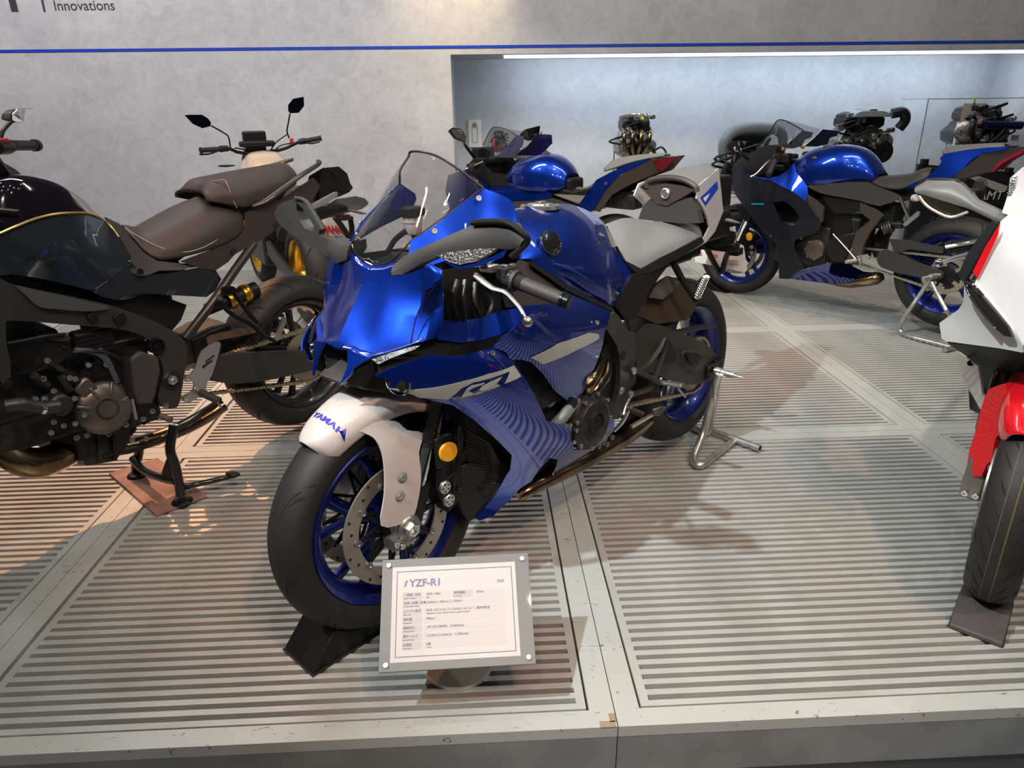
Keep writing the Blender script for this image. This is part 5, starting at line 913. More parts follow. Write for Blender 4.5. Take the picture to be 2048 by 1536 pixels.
# tank, covers
TB = [[(0.957,0,1.103),(0.98,0.12,1.107),(0.988,0.165,1.06),(0.988,0.18,1.01)], [(0.861,0,1.123),(0.9,0.14,1.127),(0.93,0.185,1.062),(0.951,0.2,0.997)], [(0.792,0,1.114),(0.83,0.13,1.117),(0.843,0.172,1.062),(0.872,0.195,1.016)], [(0.732,0,1.092),(0.766,0.11,1.092),(0.773,0.15,1.049),(0.8,0.175,1.019)], [(0.686,0,1.055),(0.712,0.08,1.054),(0.716,0.112,1.028),(0.724,0.14,1.005)], [(0.648,0,1.003),(0.656,0.045,0.996),(0.66,0.072,0.985),(0.668,0.09,0.977)]]
skin('fuel_tank', TB, TANKB, B, 4, 4, thick=.004, ang=40)
TS = [(1.015,0.21,0.984),(0.981,0.215,0.99),(0.936,0.22,1.006),(0.886,0.215,1.018),(0.836,0.205,1.022),(0.78,0.19,1.018),(0.734,0.165,1.008),(0.678,0.12,0.98),(0.662,0.13,0.951),(0.652,0.14,0.92),(0.64,0.16,0.878),(0.655,0.17,0.852),(0.717,0.19,0.828),(0.79,0.21,0.802),(0.833,0.215,0.825),(0.881,0.22,0.849),(0.941,0.225,0.875),(0.985,0.225,0.89),(1.041,0.22,0.89)]
for s in (False, True): plate('tank_side', TS, CHAR, B, [(0.882,0.24,0.94),(0.768,0.205,0.918)], .03, .004, mir=s)
obj('gold_pinstripe', M().tube([(0.987,0.222,0.996),(0.936,0.226,1.013),(0.887,0.222,1.025),(0.836,0.211,1.029),(0.78,0.194,1.025),(0.733,0.168,1.015),(0.677,0.12,0.985),(0.66,0.128,0.957),(0.652,0.138,0.932)], .0035, 6, 4), mat('gold_line', (.5, .33, .12), .3, .6), B)
for s in (False, True): plate('side_cover', [(0.789,0.205,0.798),(0.718,0.19,0.824),(0.645,0.168,0.856),(0.622,0.165,0.811),(0.523,0.15,0.798),(0.386,0.13,0.795),(0.356,0.125,0.782),(0.334,0.12,0.738),(0.366,0.125,0.704),(0.406,0.13,0.69),(0.537,0.15,0.728),(0.648,0.175,0.761),(0.691,0.185,0.762),(0.721,0.195,0.757),(0.763,0.205,0.777)], CHAR, B, [(0.553,0.165,0.77)], .03, .004, mir=s)
for s in (False, True): plate('knee_trim', [(0.667,0.1,0.991),(0.629,0.1,0.965),(0.608,0.11,0.917),(0.586,0.125,0.873),(0.553,0.135,0.841),(0.484,0.135,0.821),(0.38,0.12,0.796),(0.483,0.14,0.8),(0.558,0.155,0.813),(0.606,0.17,0.808),(0.635,0.175,0.811),(0.656,0.172,0.827),(0.638,0.165,0.871),(0.648,0.145,0.923),(0.662,0.13,0.963)], mat('dark_trim_plastic', (.05, .046, .044), .35), B, (), .03, .005, mir=s)
bolts(B, [(0.632,0.185,0.828)], (0, 1, .1), .010, .006, BLACK)
SB = [[(0.574,0,0.943),(0.585,0.04,0.932),(0.583,0.08,0.91),(0.575,0.105,0.877)], [(0.513,0,0.929),(0.537,0.06,0.915),(0.55,0.105,0.881),(0.541,0.125,0.844)], [(0.431,0,0.958),(0.469,0.08,0.932),(0.488,0.13,0.882),(0.484,0.14,0.84)], [(0.349,0,0.994),(0.382,0.09,0.959),(0.388,0.135,0.901),(0.383,0.14,0.847)], [(0.276,0,1.009),(0.3,0.09,0.978),(0.297,0.13,0.918),(0.294,0.13,0.859)], [(0.219,0,1.003),(0.23,0.07,0.981),(0.227,0.11,0.942),(0.232,0.12,0.881)], [(0.207,0,0.984),(0.215,0.06,0.967),(0.209,0.1,0.939),(0.214,0.11,0.9)]]
skin('rider_seat', SB, SEATV, B, 4, 4, thick=.010)
sc_ = obj('seat_seam', M().tube([(0.582,0.03,0.941),(0.562,0.092,0.909),(0.515,0.13,0.873),(0.441,0.146,0.855),(0.345,0.142,0.875),(0.266,0.124,0.921),(0.23,0.09,0.962),(0.227,0.05,0.993)], .0018, 6, 4), mat('tan_stitching', (.35, .27, .22), .6), B)
PB = [[(0.303,0,1.023),(0.316,0.05,1.026),(0.329,0.09,1.02),(0.33,0.1,1.004)], [(0.277,0,1.053),(0.281,0.07,1.057),(0.269,0.115,1.027),(0.241,0.125,0.979)], [(0.206,0,1.075),(0.214,0.08,1.062),(0.211,0.125,1.022),(0.203,0.13,0.972)], [(0.083,0,1.087),(0.107,0.08,1.071),(0.109,0.12,1.035),(0.125,0.125,0.984)], [(-0.036,0,1.095),(-0.009,0.07,1.079),(0.006,0.11,1.05),(0.025,0.115,1.009)], [(-0.08,0,1.088),(-0.063,0.05,1.075),(-0.056,0.08,1.055),(-0.04,0.09,1.027)]]
skin('pillion_seat', PB, SEATV, B, 4, 4, thick=.010)
obj('seat_seam', M().tube([(0.295,0.03,1.048),(0.275,0.08,1.064),(0.252,0.1,1.066),(0.252,0.118,1.047),(0.247,0.128,1),(0.237,0.13,0.974)], .0018, 6, 4), bpy.data.materials['tan_stitching'], B)
for s in (False, True): plate('tail_cover', [(0.478,0.14,0.827),(0.393,0.145,0.842),(0.299,0.14,0.858),(0.235,0.125,0.878),(0.212,0.12,0.913),(0.209,0.125,0.953),(0.134,0.125,0.962),(0.038,0.115,0.982),(-0.054,0.1,1.019),(-0.125,0.09,1.042),(-0.153,0.09,1.01),(-0.095,0.1,0.948),(-0.01,0.11,0.927),(0.069,0.12,0.887),(0.167,0.13,0.847),(0.275,0.135,0.818),(0.305,0.13,0.795),(0.354,0.125,0.774),(0.409,0.13,0.792)], mat('tail_plastic', (.045, .036, .032), .38), B, (), .04, .005, mir=s)
bolts(B, [(0.287,0.145,0.834),(0.093,0.135,0.896)], (0, 1, .1), .010, .006, GUN)
for s in (1, -1): 
    P = [(p[0], s*p[1], p[2]) for p in [(0.18,0.135,0.973),(0.133,0.15,0.987),(0.077,0.16,1.017),(-0.023,0.15,1.06),(-0.142,0.11,1.093),(-0.164,0.08,1.102)]]
    obj('grab_rail', M().tube(P, [.008, .012, .012, .011, .010, .008], 10, 4, flat=.8), mat('grab_rail_black', (.05, .04, .035), .28), B)
obj('rear_rack', M().loft([[vec((x, y, z)) for y, z in ((-w, z0), (-w, z1), (w, z1), (w, z0))] for x, w, z0, z1 in ((-.02, .09, .86, .905), (-.16, .09, .88, .93), (-.30, .07, .89, .92))]), BLACK, B, bev=.01)
obj('tail_box', M().loft([ringpts(a, b, .10, .01) for a, b in zip([(-0.13,0.06,1.048),(-0.198,0.06,1.073),(-0.246,0.05,1.042),(-0.26,0.04,0.998)], [(-0.117,0.06,0.958),(-0.169,0.06,0.953),(-0.227,0.05,0.962),(-0.256,0.04,0.966)])]), BLACK, B)
obj('pannier_hook', M().tube([(-0.228,0.06,1.063),(-0.26,0.06,1.038),(-0.294,0.05,1.007),(-0.282,0.05,0.992),(-0.244,0.05,1.011)], .005, 8, 4), BLACK, B)
obj('pannier_rail', M().loft([ringpts(a, b, .02, .004) for a, b in zip([(-0.087,0.11,0.95),(-0.152,0.1,0.965),(-0.218,0.09,0.981)], [(-0.089,0.11,0.931),(-0.156,0.1,0.942),(-0.216,0.09,0.962)])]), mat('pale_rail', (.42, .46, .46), .3, .6), B)
obj('tail_lamp', M().loft([ringpts(a, b, .03, .004) for a, b in zip([(-0.143,0.07,0.91),(-0.226,0.04,0.894),(-0.334,0,0.87)], [(-0.153,0.07,0.893),(-0.229,0.04,0.874),(-0.332,0,0.858)])]), TAILR, B)
obj('rear_mudguard', M().loft([ringpts(a, b, .04, .004) for a, b in zip([(-0.256,0.05,0.947),(-0.37,0,0.941),(-0.451,-0.04,0.921),(-0.483,-0.06,0.904)], [(-0.171,0.05,0.913),(-0.308,0,0.877),(-0.429,-0.04,0.877),(-0.481,-0.06,0.887)])]), mat('grey_mudguard', (.10, .11, .10), .3), B)
obj('mudguard_strut', M().tube([(-0.222,0.03,0.896),(-0.306,0,0.857),(-0.395,-0.03,0.848)], .007, 8, 3).tube([(-0.276,0,0.873),(-0.342,-0.02,0.8),(-0.372,-0.03,0.752)], .012, 8, 3).tube([(-0.384,-0.03,0.853),(-0.396,-0.04,0.795),(-0.375,-0.04,0.755)], .012, 8, 3), BLACK, B)
obj('turn_signal', M().tube([(-0.334,0.02,0.892),(-0.36,0.03,0.886),(-0.388,0.04,0.875),(-0.409,0.05,0.871)], [.006, .012, .011, .004], 10, 3, flat=.6), mat('signal_brown', (.14, .08, .06), .3), B)
pl = plate('number_plate', [(-0.36,-0.311,0.82),(-0.36,-0.154,0.844),(-0.36,-0.056,0.841),(-0.36,-0.015,0.759),(-0.36,-0.026,0.732),(-0.36,-0.332,0.709),(-0.36,-0.352,0.726)], PLATE, B, (), .06, .003, ax=0)
o0, o1, o2 = [vec(p) for p in [(-0.354,-0.269,0.769),(-0.354,-0.05,0.785),(-0.354,-0.26,0.799)]]
text('plate_lettering', 'YAMAHA', REDP, pl, o0, o1-o0, o2-o0, .048, bold=.0012, fit=np.linalg.norm(o1-o0))
o0, o1, o2 = [vec(p) for p in [(-0.354,-0.237,0.747),(-0.354,-0.054,0.763),(-0.354,-0.229,0.77)]]
text('plate_caption', 'Revs Your Heart', INKK, pl, o0, o1-o0, o2-o0, .024, shear=.2, fit=np.linalg.norm(o1-o0))
# bars, screen cover, mirror
obj('screen_base', M().loft([[vec((x, y, z)) for y, z in ((-w, z0), (-w*.6, z1), (w*.6, z1), (w, z0))] for x, w, z0, z1 in ((1.22, .16, .92, .98), (1.10, .17, .95, 1.02), (1.02, .14, .98, 1.03), (.98, .10, .98, 1.0))]), mat('brown_lit_plastic', (.05, .042, .038), .5), B, bev=.01)
obj('handlebar', M().tube([(.98, .40, 1.06), (1.06, .25, 1.07), (1.10, .10, 1.05), (1.10, -.10, 1.05), (1.06, -.25, 1.07), (.98, -.40, 1.06)], .011, 10, 4), DARKM, B)
a, b = [(0.737,-0.3,1.195),(0.621,-0.42,1.185)]
obj('handgrip', M().tube([(0.738,-0.28,1.194),(0.624,-0.42,1.185)], .0165, 14).tube([(0.631,-0.41,1.186),(0.616,-0.43,1.185)], .020, 14), RUB, B)
obj('switch_housing', M().tube([(0.8,-0.22,1.191),(0.762,-0.26,1.192),(0.735,-0.29,1.192)], [.020, .024, .018], 12), BLACK, B)
obj('kill_switch', M().box([(0.772,-0.25,1.211)][0], (.03, .03, .014)), REDP, B, bev=.003)
mk = [(0.718,-0.3,1.269),(0.709,-0.31,1.287),(0.684,-0.33,1.302),(0.644,-0.37,1.303),(0.598,-0.42,1.304),(0.601,-0.42,1.289),(0.633,-0.39,1.27),(0.664,-0.36,1.259),(0.7,-0.32,1.261)]
obj('mirror_stalk', M().tube([(0.773,-0.25,1.218),(0.759,-0.26,1.238),(0.731,-0.29,1.255),(0.711,-0.31,1.265)], .006, 8, 4), BLACK, B)
c_ = sum(vec(p) for p in mk)/len(mk)
mh = obj('mirror_head', M().loft([[vec(p) for p in mk], [c_+(vec(p)-c_)*.75+vec((.035, 0, 0)) for p in mk]]), BLACK, B, bev=.003)
obj('mirror_pane', M().prism([c_+(vec(p)-c_)*.92+vec((-.002, 0, 0)) for p in mk], (.001, 0, 0)), MIRR, mh, sm=False)
# centre stand
cs = obj('centre_stand', M().tube([(0.61,0.15,0.285)]+[(0.644,0.16,0.209),(0.641,0.165,0.15),(0.642,0.168,0.096),(0.645,0.17,0.032)], .0165, 14, 4).tube([(0.623,-0.13,0.15),(0.629,-0.14,0.098),(0.644,-0.155,0.046),(0.646,-0.16,0.016)], .0165, 14, 4).tube([(0.651,-0.15,0.077),(0.661,-0.05,0.065),(0.663,0.08,0.08),(0.649,0.165,0.088)], .015, 12, 4), mat('gloss_black_tube', (.012, .012, .013), .15, .3, .6), B)
obj('stand_shoe', M().lathe([(.034, 0), (.036, .004), (.030, .010), (.018, .012), (.0001, .012)], [(0.651,0.185,0.012)][0], (0, 0, 1), 20), DARKM, cs)
obj('stand_shoe', M().lathe([(.034, 0), (.036, .004), (.030, .010), (.018, .012), (.0001, .012)], [(0.654,-0.137,0.012)][0], (0, 0, 1), 20), DARKM, cs)
obj('stand_gusset', M().prism([vec(p) for p in [(0.662,0.165,0.186),(0.646,0.165,0.16),(0.652,0.168,0.099),(0.665,0.15,0.098),(0.667,0.1,0.102)]], (0, .006, 0)), DARKM, cs)
lv = obj('stand_lever', M().tube([(0.648,0.17,0.07),(0.603,0.18,0.056),(0.558,0.2,0.055),(0.505,0.22,0.054),(0.473,0.24,0.059)], .010, 10, 4).tube([(0.644,0.17,0.052),(0.613,0.18,0.053),(0.571,0.19,0.053)], .007, 8, 3), bpy.data.materials['gloss_black_tube'], cs)
obj('lever_pad', M().box([(0.48,0.24,0.066)][0], (.03, .05, .012)), GUN, lv, bev=.003)
for s in (1, -1): obj('fork_leg', M().cyl((1.47, s*.10, .32), (1.20, s*.10, .98), .027, 16), DARKM, B)
WP = [vec(p) for p in [(-1.715,1.267,0.011),(-1.584,1.385,0.011),(-1.279,1.071,0.011),(-1.409,0.954,0.011)]]
pw = obj('plywood_pad', M().prism(WP, (0, 0, -.0095)), WOOD, sm=False, bev=.002); tag(pw, 'worn reddish square plywood pad under the centre stand feet', 'board')

# front end of the touring bike, beyond the left edge
for s in (1, -1):
    plate('front_cowl', [(1.52, .04, .92), (1.50, .10, .82), (1.38, .17, .76), (1.18, .19, .78), (1.05, .19, .88), (1.12, .17, 1.0), (1.30, .12, 1.06), (1.44, .07, 1.0)], TANKB, B, (), .05, .004, mir=s < 0)
skin('windscreen', [[(1.42, 0, 1.02), (1.38, .09, 1.0), (1.30, .14, .99)], [(1.34, 0, 1.16), (1.31, .09, 1.15), (1.25, .13, 1.12)], [(1.24, 0, 1.29), (1.22, .06, 1.28), (1.19, .10, 1.24)]], GLASS, B, 3, 3)
obj('front_fender', M().loft([[vec((1.50+r*math.cos(a), y, .303+r*math.sin(a))) for y, r in ((-.07, .30), (-.06, .325), (0, .335), (.06, .325), (.07, .30), (.055, .312), (0, .325), (-.055, .312))] for a in np.linspace(.6, 2.3, 9)]), BLACK, B)
def tank_g(par, rows):
    """tank from stations (x, half width, top, lower edge)"""
    R_ = []
    for x, w, zt, zb in rows: R_.append([vec((x, w*math.sin(t)**.8, zb+(zt-zb)*max(0, math.cos(t))**.62)) for t in np.linspace(0, PI/2, 7)])
    return skin('fuel_tank', R_, BLUE, par, 3, 4, ang=60)
# ================================================================ bike with gold wheels by the left wall
C = thing('motorcycle', 'champagne and black naked bike with gold wheels, behind the black touring bike', 'motorcycle', frame_m(-1.354, 3.271, 2.06), group='display motorcycles')
cw = wheel('rear_wheel', C, (0, 0, .315), .315, .180, GOLD, .145, 'x', ph=.1, npat=12, pat=[(.10, 0, .75, .30, .06), (.5, .2, 1.15, .34, .04)])
wheel('front_wheel', C, (1.43, 0, .30), .300, .120, GOLD, .092, 'x', 0, npat=10)
disc(cw, -.08, .08, .12, n=5, holes=16, sgn=-1)
for s in (1, -1):
    obj('swingarm', M().loft([[vec((x, s*y, z)) for y, z in ((.10, z0), (.10, z1), (.135, z1), (.135, z0))] for x, z0, z1 in ((-.05, .29, .34), (.30, .31, .40), (.56, .36, .46))]), FRAMEM, C, bev=.008)
    obj('fork_leg', M().cyl((1.40, s*.10, .32), (1.16, s*.10, .84), .027, 16), GOLD, C)
lumps(C, [((.80, 0, .42), (.44, .30, .28)), ((.95, 0, .62), (.34, .26, .22)), ((.70, 0, .70), (.40, .20, .12))], GUN, 'engine_block', .015)
obj('rear_hugger', M().loft([[vec((x, y, z)) for y, z in ((-w, z0), (-w, z1), (w, z1), (w, z0))] for x, w, z0, z1 in ((.12, .10, .62, .645), (.30, .10, .54, .62), (.42, .09, .46, .60))]), BLACK, C, bev=.01)
skin('fuel_tank', [[(.62, 0, .86), (.62, .08, .86), (.62, .13, .80), (.62, .14, .72)], [(.72, 0, .98), (.72, .09, .96), (.72, .15, .88), (.72, .17, .76)], [(.88, 0, 1.02), (.88, .10, 1.0), (.88, .17, .90), (.88, .19, .78)], [(1.0, 0, 1.0), (1.0, .09, .98), (1.0, .15, .90), (1.0, .18, .80)], [(1.08, 0, .94), (1.08, .06, .93), (1.08, .10, .88), (1.08, .12, .82)]], CREAM, C, 4, 4)
skin('seat', [[(-.22, 0, .84), (-.22, .06, .84), (-.22, .09, .80)], [(-.05, 0, .86), (-.05, .09, .855), (-.05, .12, .80)], [(.20, 0, .80), (.20, .11, .795), (.20, .14, .74)], [(.45, 0, .80), (.45, .09, .79), (.45, .12, .73)], [(.62, 0, .84), (.62, .06, .83), (.62, .09, .76)]], SEATV, C, 4, 4, thick=.01)
lumps(C, [((-.10, 0, .78), (.34, .16, .08)), ((.25, 0, .70), (.5, .14, .10))], BLACK, 'subframe', .01)
hb_ = [(0.98,0.395,1.034),(1.02,0.21,1.038),(1.06,0.107,1.002),(1.06,-0.156,1.012),(1.02,-0.29,1.064),(0.98,-0.446,1.088)]
obj('handlebar', M().tube(hb_, .0115, 10, 3), DARKM, C)
for i, (a, b) in enumerate(((hb_[0], hb_[1]), (hb_[5], hb_[4]))):
    a = vec(a); b = vec(b); m_ = a+(b-a)*.72
    g_ = obj('handgrip', M().tube([a, m_], .017, 14).tube([a, a+(b-a)*.06], .021, 14), RUB, C)
    obj('switch_housing', M().tube([m_, m_+(b-a)*.3], [.022, .019], 12), BLACK, C)
    obj('hand_lever', M().tube([m_+vec((.05, 0, -.012)), a*.5+m_*.5+vec((.06, 0, -.03)), a+vec((.05, 0, -.028))], .006, 8, 3), DARKM, C)
obj('kill_switch', M().box([(0.985,-0.228,1.077)][0], (.02, .025, .03)), REDP, C, bev=.003)
for P, stk in (([(1,0.455,1.26),(1,0.418,1.262),(1,0.343,1.261),(1,0.306,1.235),(1,0.291,1.209),(1,0.301,1.184),(1,0.354,1.173),(1,0.412,1.203)], [(1,0.297,1.19),(1.01,0.219,1.14),(1.02,0.192,1.113),(1.03,0.188,1.04)]), ([(1,-0.237,1.315),(1,-0.278,1.357),(1,-0.357,1.37),(1,-0.353,1.307),(1,-0.308,1.261),(1,-0.244,1.258),(1,-0.232,1.275)], [(1,-0.244,1.258),(1.01,-0.228,1.198),(1.02,-0.213,1.141),(1.03,-0.224,1.093)])):
    c_ = sum(vec(p) for p in P)/len(P)
    mh = obj('mirror_head', M().loft([[vec(p) for p in P], [c_+(vec(p)-c_)*.7+vec((.035, 0, 0)) for p in P]]), BLACK, C, bev=.003)
    obj('mirror_pane', M().prism([c_+(vec(p)-c_)*.9+vec((-.002, 0, 0)) for p in P], (.001, 0, 0)), mat('dark_mirror', (.05, .06, .08), .05, 1), mh, sm=False)
    obj('mirror_stalk', M().tube(stk, .0055, 8, 3), BLACK, C)
lumps(C, [((1.06, 0, 1.06), (.08, .24, .04)), ((1.12, 0, 1.10), (.06, .16, .09)), ((1.14, 0, 1.00), (.10, .14, .12))], BLACK, 'instrument_cluster', .012)
obj('headlamp', M().ball((1.24, 0, .94), .085, 20, (.8, 1, 1)), BLACK, C)
obj('turn_signal', M().tube([(1.15,0.154,0.914),(1.15,0.216,0.914),(1.15,0.267,0.916)], [.006, .014, .010], 10, 3, flat=.6), BLACK, C)
cables(C, [[(1.04,-0.265,1.061),(1.1,-0.169,1.038),(1.1,-0.107,0.978),(1.1,-0.142,0.941)], [(1.04,-0.219,1.12),(1.08,-0.139,1.063),(1.1,-0.093,1.002)], [(1.04,0.156,1.038),(1.1,0.08,1.019),(1.1,0.051,0.977)]], .005)
obj('fork_bottle', M().cyl((.50, .10, .60), (.44, .10, .78), .018, 12), ALUD, C)
# ================================================================ small blue sport bike behind the centre bike
D = thing('motorcycle', 'blue sport bike half hidden behind the centre bike, upright dark mirrors', 'motorcycle', frame_m(.62, 3.45, 2.37), group='display motorcycles')
dw = wheel('rear_wheel', D, (0, 0, .315), .315, .150, RIMB, .12, 'x', ph=.1)
wheel('front_wheel', D, (1.38, 0, .30), .300, .110, RIMB, .085, 'x', 0)
lumps(D, [((.78, 0, .42), (.44, .28, .28)), ((.95, 0, .62), (.30, .22, .24)), ((.55, 0, .60), (.50, .16, .18)), ((.15, 0, .72), (.60, .12, .10))], GUN, 'engine_block', .015)
for s in (1, -1):
    obj('swingarm', M().loft([[vec((x, s*y, z)) for y, z in ((.09, z0), (.09, z1), (.12, z1), (.12, z0))] for x, z0, z1 in ((-.05, .29, .34), (.30, .31, .40), (.56, .36, .46))]), FRAMEM, D, bev=.008)
    q = lambda P: [(p[0], s*p[1], p[2]) for p in P]
    obj('fork_leg', M().cyl((1.37, s*.095, .32), (1.14, s*.095, .92), .022, 16), mat('gold_fork', (.55, .30, .05), .3, .7) if s > 0 else bpy.data.materials['gold_fork'], D)
    plate('side_fairing', [(1.52, .05*1, .80), (1.50, .12, .70), (1.30, .22, .50), (1.10, .21, .30), (.80, .19, .26), (.85, .20, .42), (.98, .22, .55), (.95, .22, .68), (.98, .20, .78), (1.20, .20, .86)], BLUED, D, (), .05, .004, mir=s < 0)
plate('front_cowl', [(1.304,0.12,0.81),(1.245,0.15,0.864),(1.14,0.16,0.945),(1.061,0.17,0.928),(0.951,0.17,0.855),(0.823,0.17,0.851),(0.788,0.18,0.774),(0.984,0.19,0.763),(1.129,0.17,0.724),(1.239,0.14,0.679),(1.292,0.12,0.739)], BLACK, D, (), .04, .004)
plate('front_cowl', [(1.304,0.12,0.81),(1.245,0.15,0.864),(1.14,0.16,0.945),(1.061,0.17,0.928),(0.951,0.17,0.855),(0.823,0.17,0.851),(0.788,0.18,0.774),(0.984,0.19,0.763),(1.129,0.17,0.724),(1.239,0.14,0.679),(1.292,0.12,0.739)], BLACK, D, (), .04, .004, mir=True)
for s in (False, True): plate('upper_fairing', [(1.109,0.19,0.755),(0.944,0.18,0.778),(0.806,0.175,0.786),(0.642,0.17,0.755),(0.439,0.15,0.753),(0.431,0.15,0.715),(0.606,0.17,0.684),(0.866,0.19,0.661),(1.052,0.2,0.669)], BLUE, D, (), .04, .004, mir=s)
for s in (False, True): plate('lower_trim', [(0.866,0.19,0.661),(0.606,0.17,0.684),(0.431,0.15,0.715),(0.253,0.13,0.681),(0.179,0.12,0.637),(0.454,0.14,0.6),(0.773,0.19,0.579)], GREYP, D, (), .05, .004, mir=s)
sm = [[(1.235,0,0.926),(1.177,0.05,0.917),(1.099,0.1,0.902)], [(1.19,0,1.039),(1.074,0.06,0.997),(0.913,0.12,0.958)], [(1.127,-0,1.123),(0.966,0.07,1.074),(0.81,0.13,1.008)], [(1.077,-0,1.151),(0.917,0.06,1.127),(0.771,0.11,1.102)]]
skin('windscreen', sm, GLASS, D, 3, 3)
obj('screen_edge', M().tube([(1.2,0,1.025),(1.127,-0,1.123),(1.077,-0,1.151),(0.921,0.06,1.14),(0.771,0.11,1.102)], .003, 6, 4), BLACK, D)
for s in (False, True): plate('screen_wing', [(0.975,0.1,0.955),(0.874,0.12,1.019),(0.771,0.11,1.105),(0.674,0.15,1.099),(0.679,0.16,1.042),(0.738,0.16,0.992),(0.793,0.15,0.957)], mat('dark_purple_inner', (.012, .008, .06), .3, .2, .6) if not s else bpy.data.materials['dark_purple_inner'], D, (), .03, .004, mir=s)
for P, stk in (([(1.109,0.42,1.143),(1.078,0.42,1.159),(1.038,0.37,1.149),(1.038,0.33,1.099),(1.05,0.33,1.057),(1.081,0.38,1.078)], [(1.054,0.34,1.054),(1.073,0.28,1.008),(1.1,0.2,0.963)]), ([(1.073,-0.28,1.087),(1.049,-0.31,1.128),(1,-0.42,1.15),(1.009,-0.42,1.09),(1.027,-0.4,1.047),(1.051,-0.34,1.042),(1.076,-0.3,1.061)], [(1.062,-0.29,1.065),(1.059,-0.24,1.039),(1.046,-0.18,1)])):
    c_ = sum(vec(p) for p in P)/len(P)
    mh = obj('mirror_head', M().loft([[vec(p) for p in P], [c_+(vec(p)-c_)*.75+vec((.04, 0, 0)) for p in P]]), BLACK, D, bev=.003)
    obj('mirror_pane', M().prism([c_+(vec(p)-c_)*.88+vec((-.003, 0, 0)) for p in P], (.001, 0, 0)), mat('bronze_mirror', (.16, .14, .14), .05, 1), mh, sm=False)
    obj('mirror_stalk', M().tube(stk, [.009, .010, .016], 8, 3), BLACK, D)
lumps(D, [((.40, 0, .78), (.14, .15, .12))], BLACK, 'seat_base', .02)
lumps(D, [((1.12, 0, .92), (.10, .26, .05)), ((1.20, 0, .97), (.07, .18, .08)), ((1.16, 0, .82), (.14, .18, .16)), ((1.05, .26, .90), (.05, .10, .04)), ((1.05, -.26, .90), (.05, .10, .04))], BLACK, 'instrument_cluster', .012)
obj('handgrip', M().tube([(1.06, .24, .91), (.98, .36, .89)], .017, 12), RUB, D); obj('handgrip', M().tube([(1.06, -.24, .91), (.98, -.36, .89)], .017, 12), RUB, D)
obj('hand_lever', M().tube([(0.993,0.22,0.931),(1.014,0.28,0.91),(1.048,0.34,0.886)], .005, 8, 3), ALU, D)
tank_g(D, ((.90, .11, .86, .78), (.80, .155, .93, .77), (.70, .18, .965, .76), (.59, .185, .985, .755), (.50, .16, .97, .755), (.42, .12, .92, .76), (.37, .08, .86, .78)))
skin('rider_seat', [[(0.481,0,0.777),(0.455,0.06,0.751),(0.463,0.11,0.735)], [(0.353,0,0.778),(0.308,0.07,0.748),(0.303,0.12,0.702)], [(0.262,0,0.777),(0.194,0.07,0.749),(0.189,0.13,0.686)], [(0.191,-0,0.813),(0.139,0.06,0.783),(0.125,0.11,0.72)]], mat('bronze_lit_seat', (.12, .10, .085), .4), D, 4, 4, thick=.01)
for s in (False, True):
    plate('tail_panel', [(0.225,0.13,0.683),(0.155,0.125,0.766),(0.096,0.12,0.847),(-0.009,0.11,0.9),(-0.139,0.095,0.952),(-0.254,0.08,0.99),(-0.248,0.08,0.972),(-0.073,0.11,0.885),(0.024,0.125,0.784),(0.097,0.135,0.662),(0.136,0.135,0.646)], BLUE, D, (), .04, .006, mir=s)
    plate('tail_cover', [(0.101,0.13,0.658),(0.026,0.122,0.78),(-0.072,0.108,0.882),(-0.253,0.078,0.975),(-0.344,0.05,0.997),(-0.422,0.03,1.004),(-0.337,0.05,0.914),(-0.303,0.06,0.904),(-0.143,0.09,0.833),(-0.019,0.11,0.761),(0.06,0.12,0.65)], mat('brown_black_tail', (.04, .03, .026), .4) if not s else bpy.data.materials['brown_black_tail'], D, (), .04, .006, mir=s)
    plate('tail_lamp', [(-0.286,0.075,0.976),(-0.364,0.055,0.995),(-0.426,0.036,1.005),(-0.378,0.045,0.958),(-0.34,0.055,0.917),(-0.311,0.065,0.928)], TAILR, D, (), .04, .010, mir=s, lift=.003)
bolts(D, [(0.012,0.135,0.831)], (0, 1, 0), .010, .004, ALUD)
skin('pillion_seat', [[(0.108,0,0.911),(0.089,0.05,0.909),(0.061,0.09,0.901)], [(0.057,0,0.956),(0.03,0.06,0.937),(-0.005,0.1,0.917)], [(-0.076,-0,0.988),(-0.101,0.06,0.977),(-0.135,0.09,0.96)], [(-0.211,0,1.004),(-0.236,0.04,0.998),(-0.255,0.07,0.989)], [(-0.314,-0,1.01),(-0.326,0.02,1.009),(-0.332,0.04,1.002)]], SEATF, D, 4, 4, thick=.01)
obj('plate_sticker', M().box([(0.528,0.02,0.965)][0], (.035, .03, .003)), mat('pink_tag', (.7, .35, .35), .5), D, sm=False)
obj('belly_side', M().loft([[vec((x, y, z)) for y, z in ((-w, z0), (-w, z1), (w, z1), (w, z0))] for x, w, z0, z1 in ((.0, .08, .70, .84), (.3, .09, .60, .76), (.6, .11, .56, .80))]), BLACK, D, bev=.01)
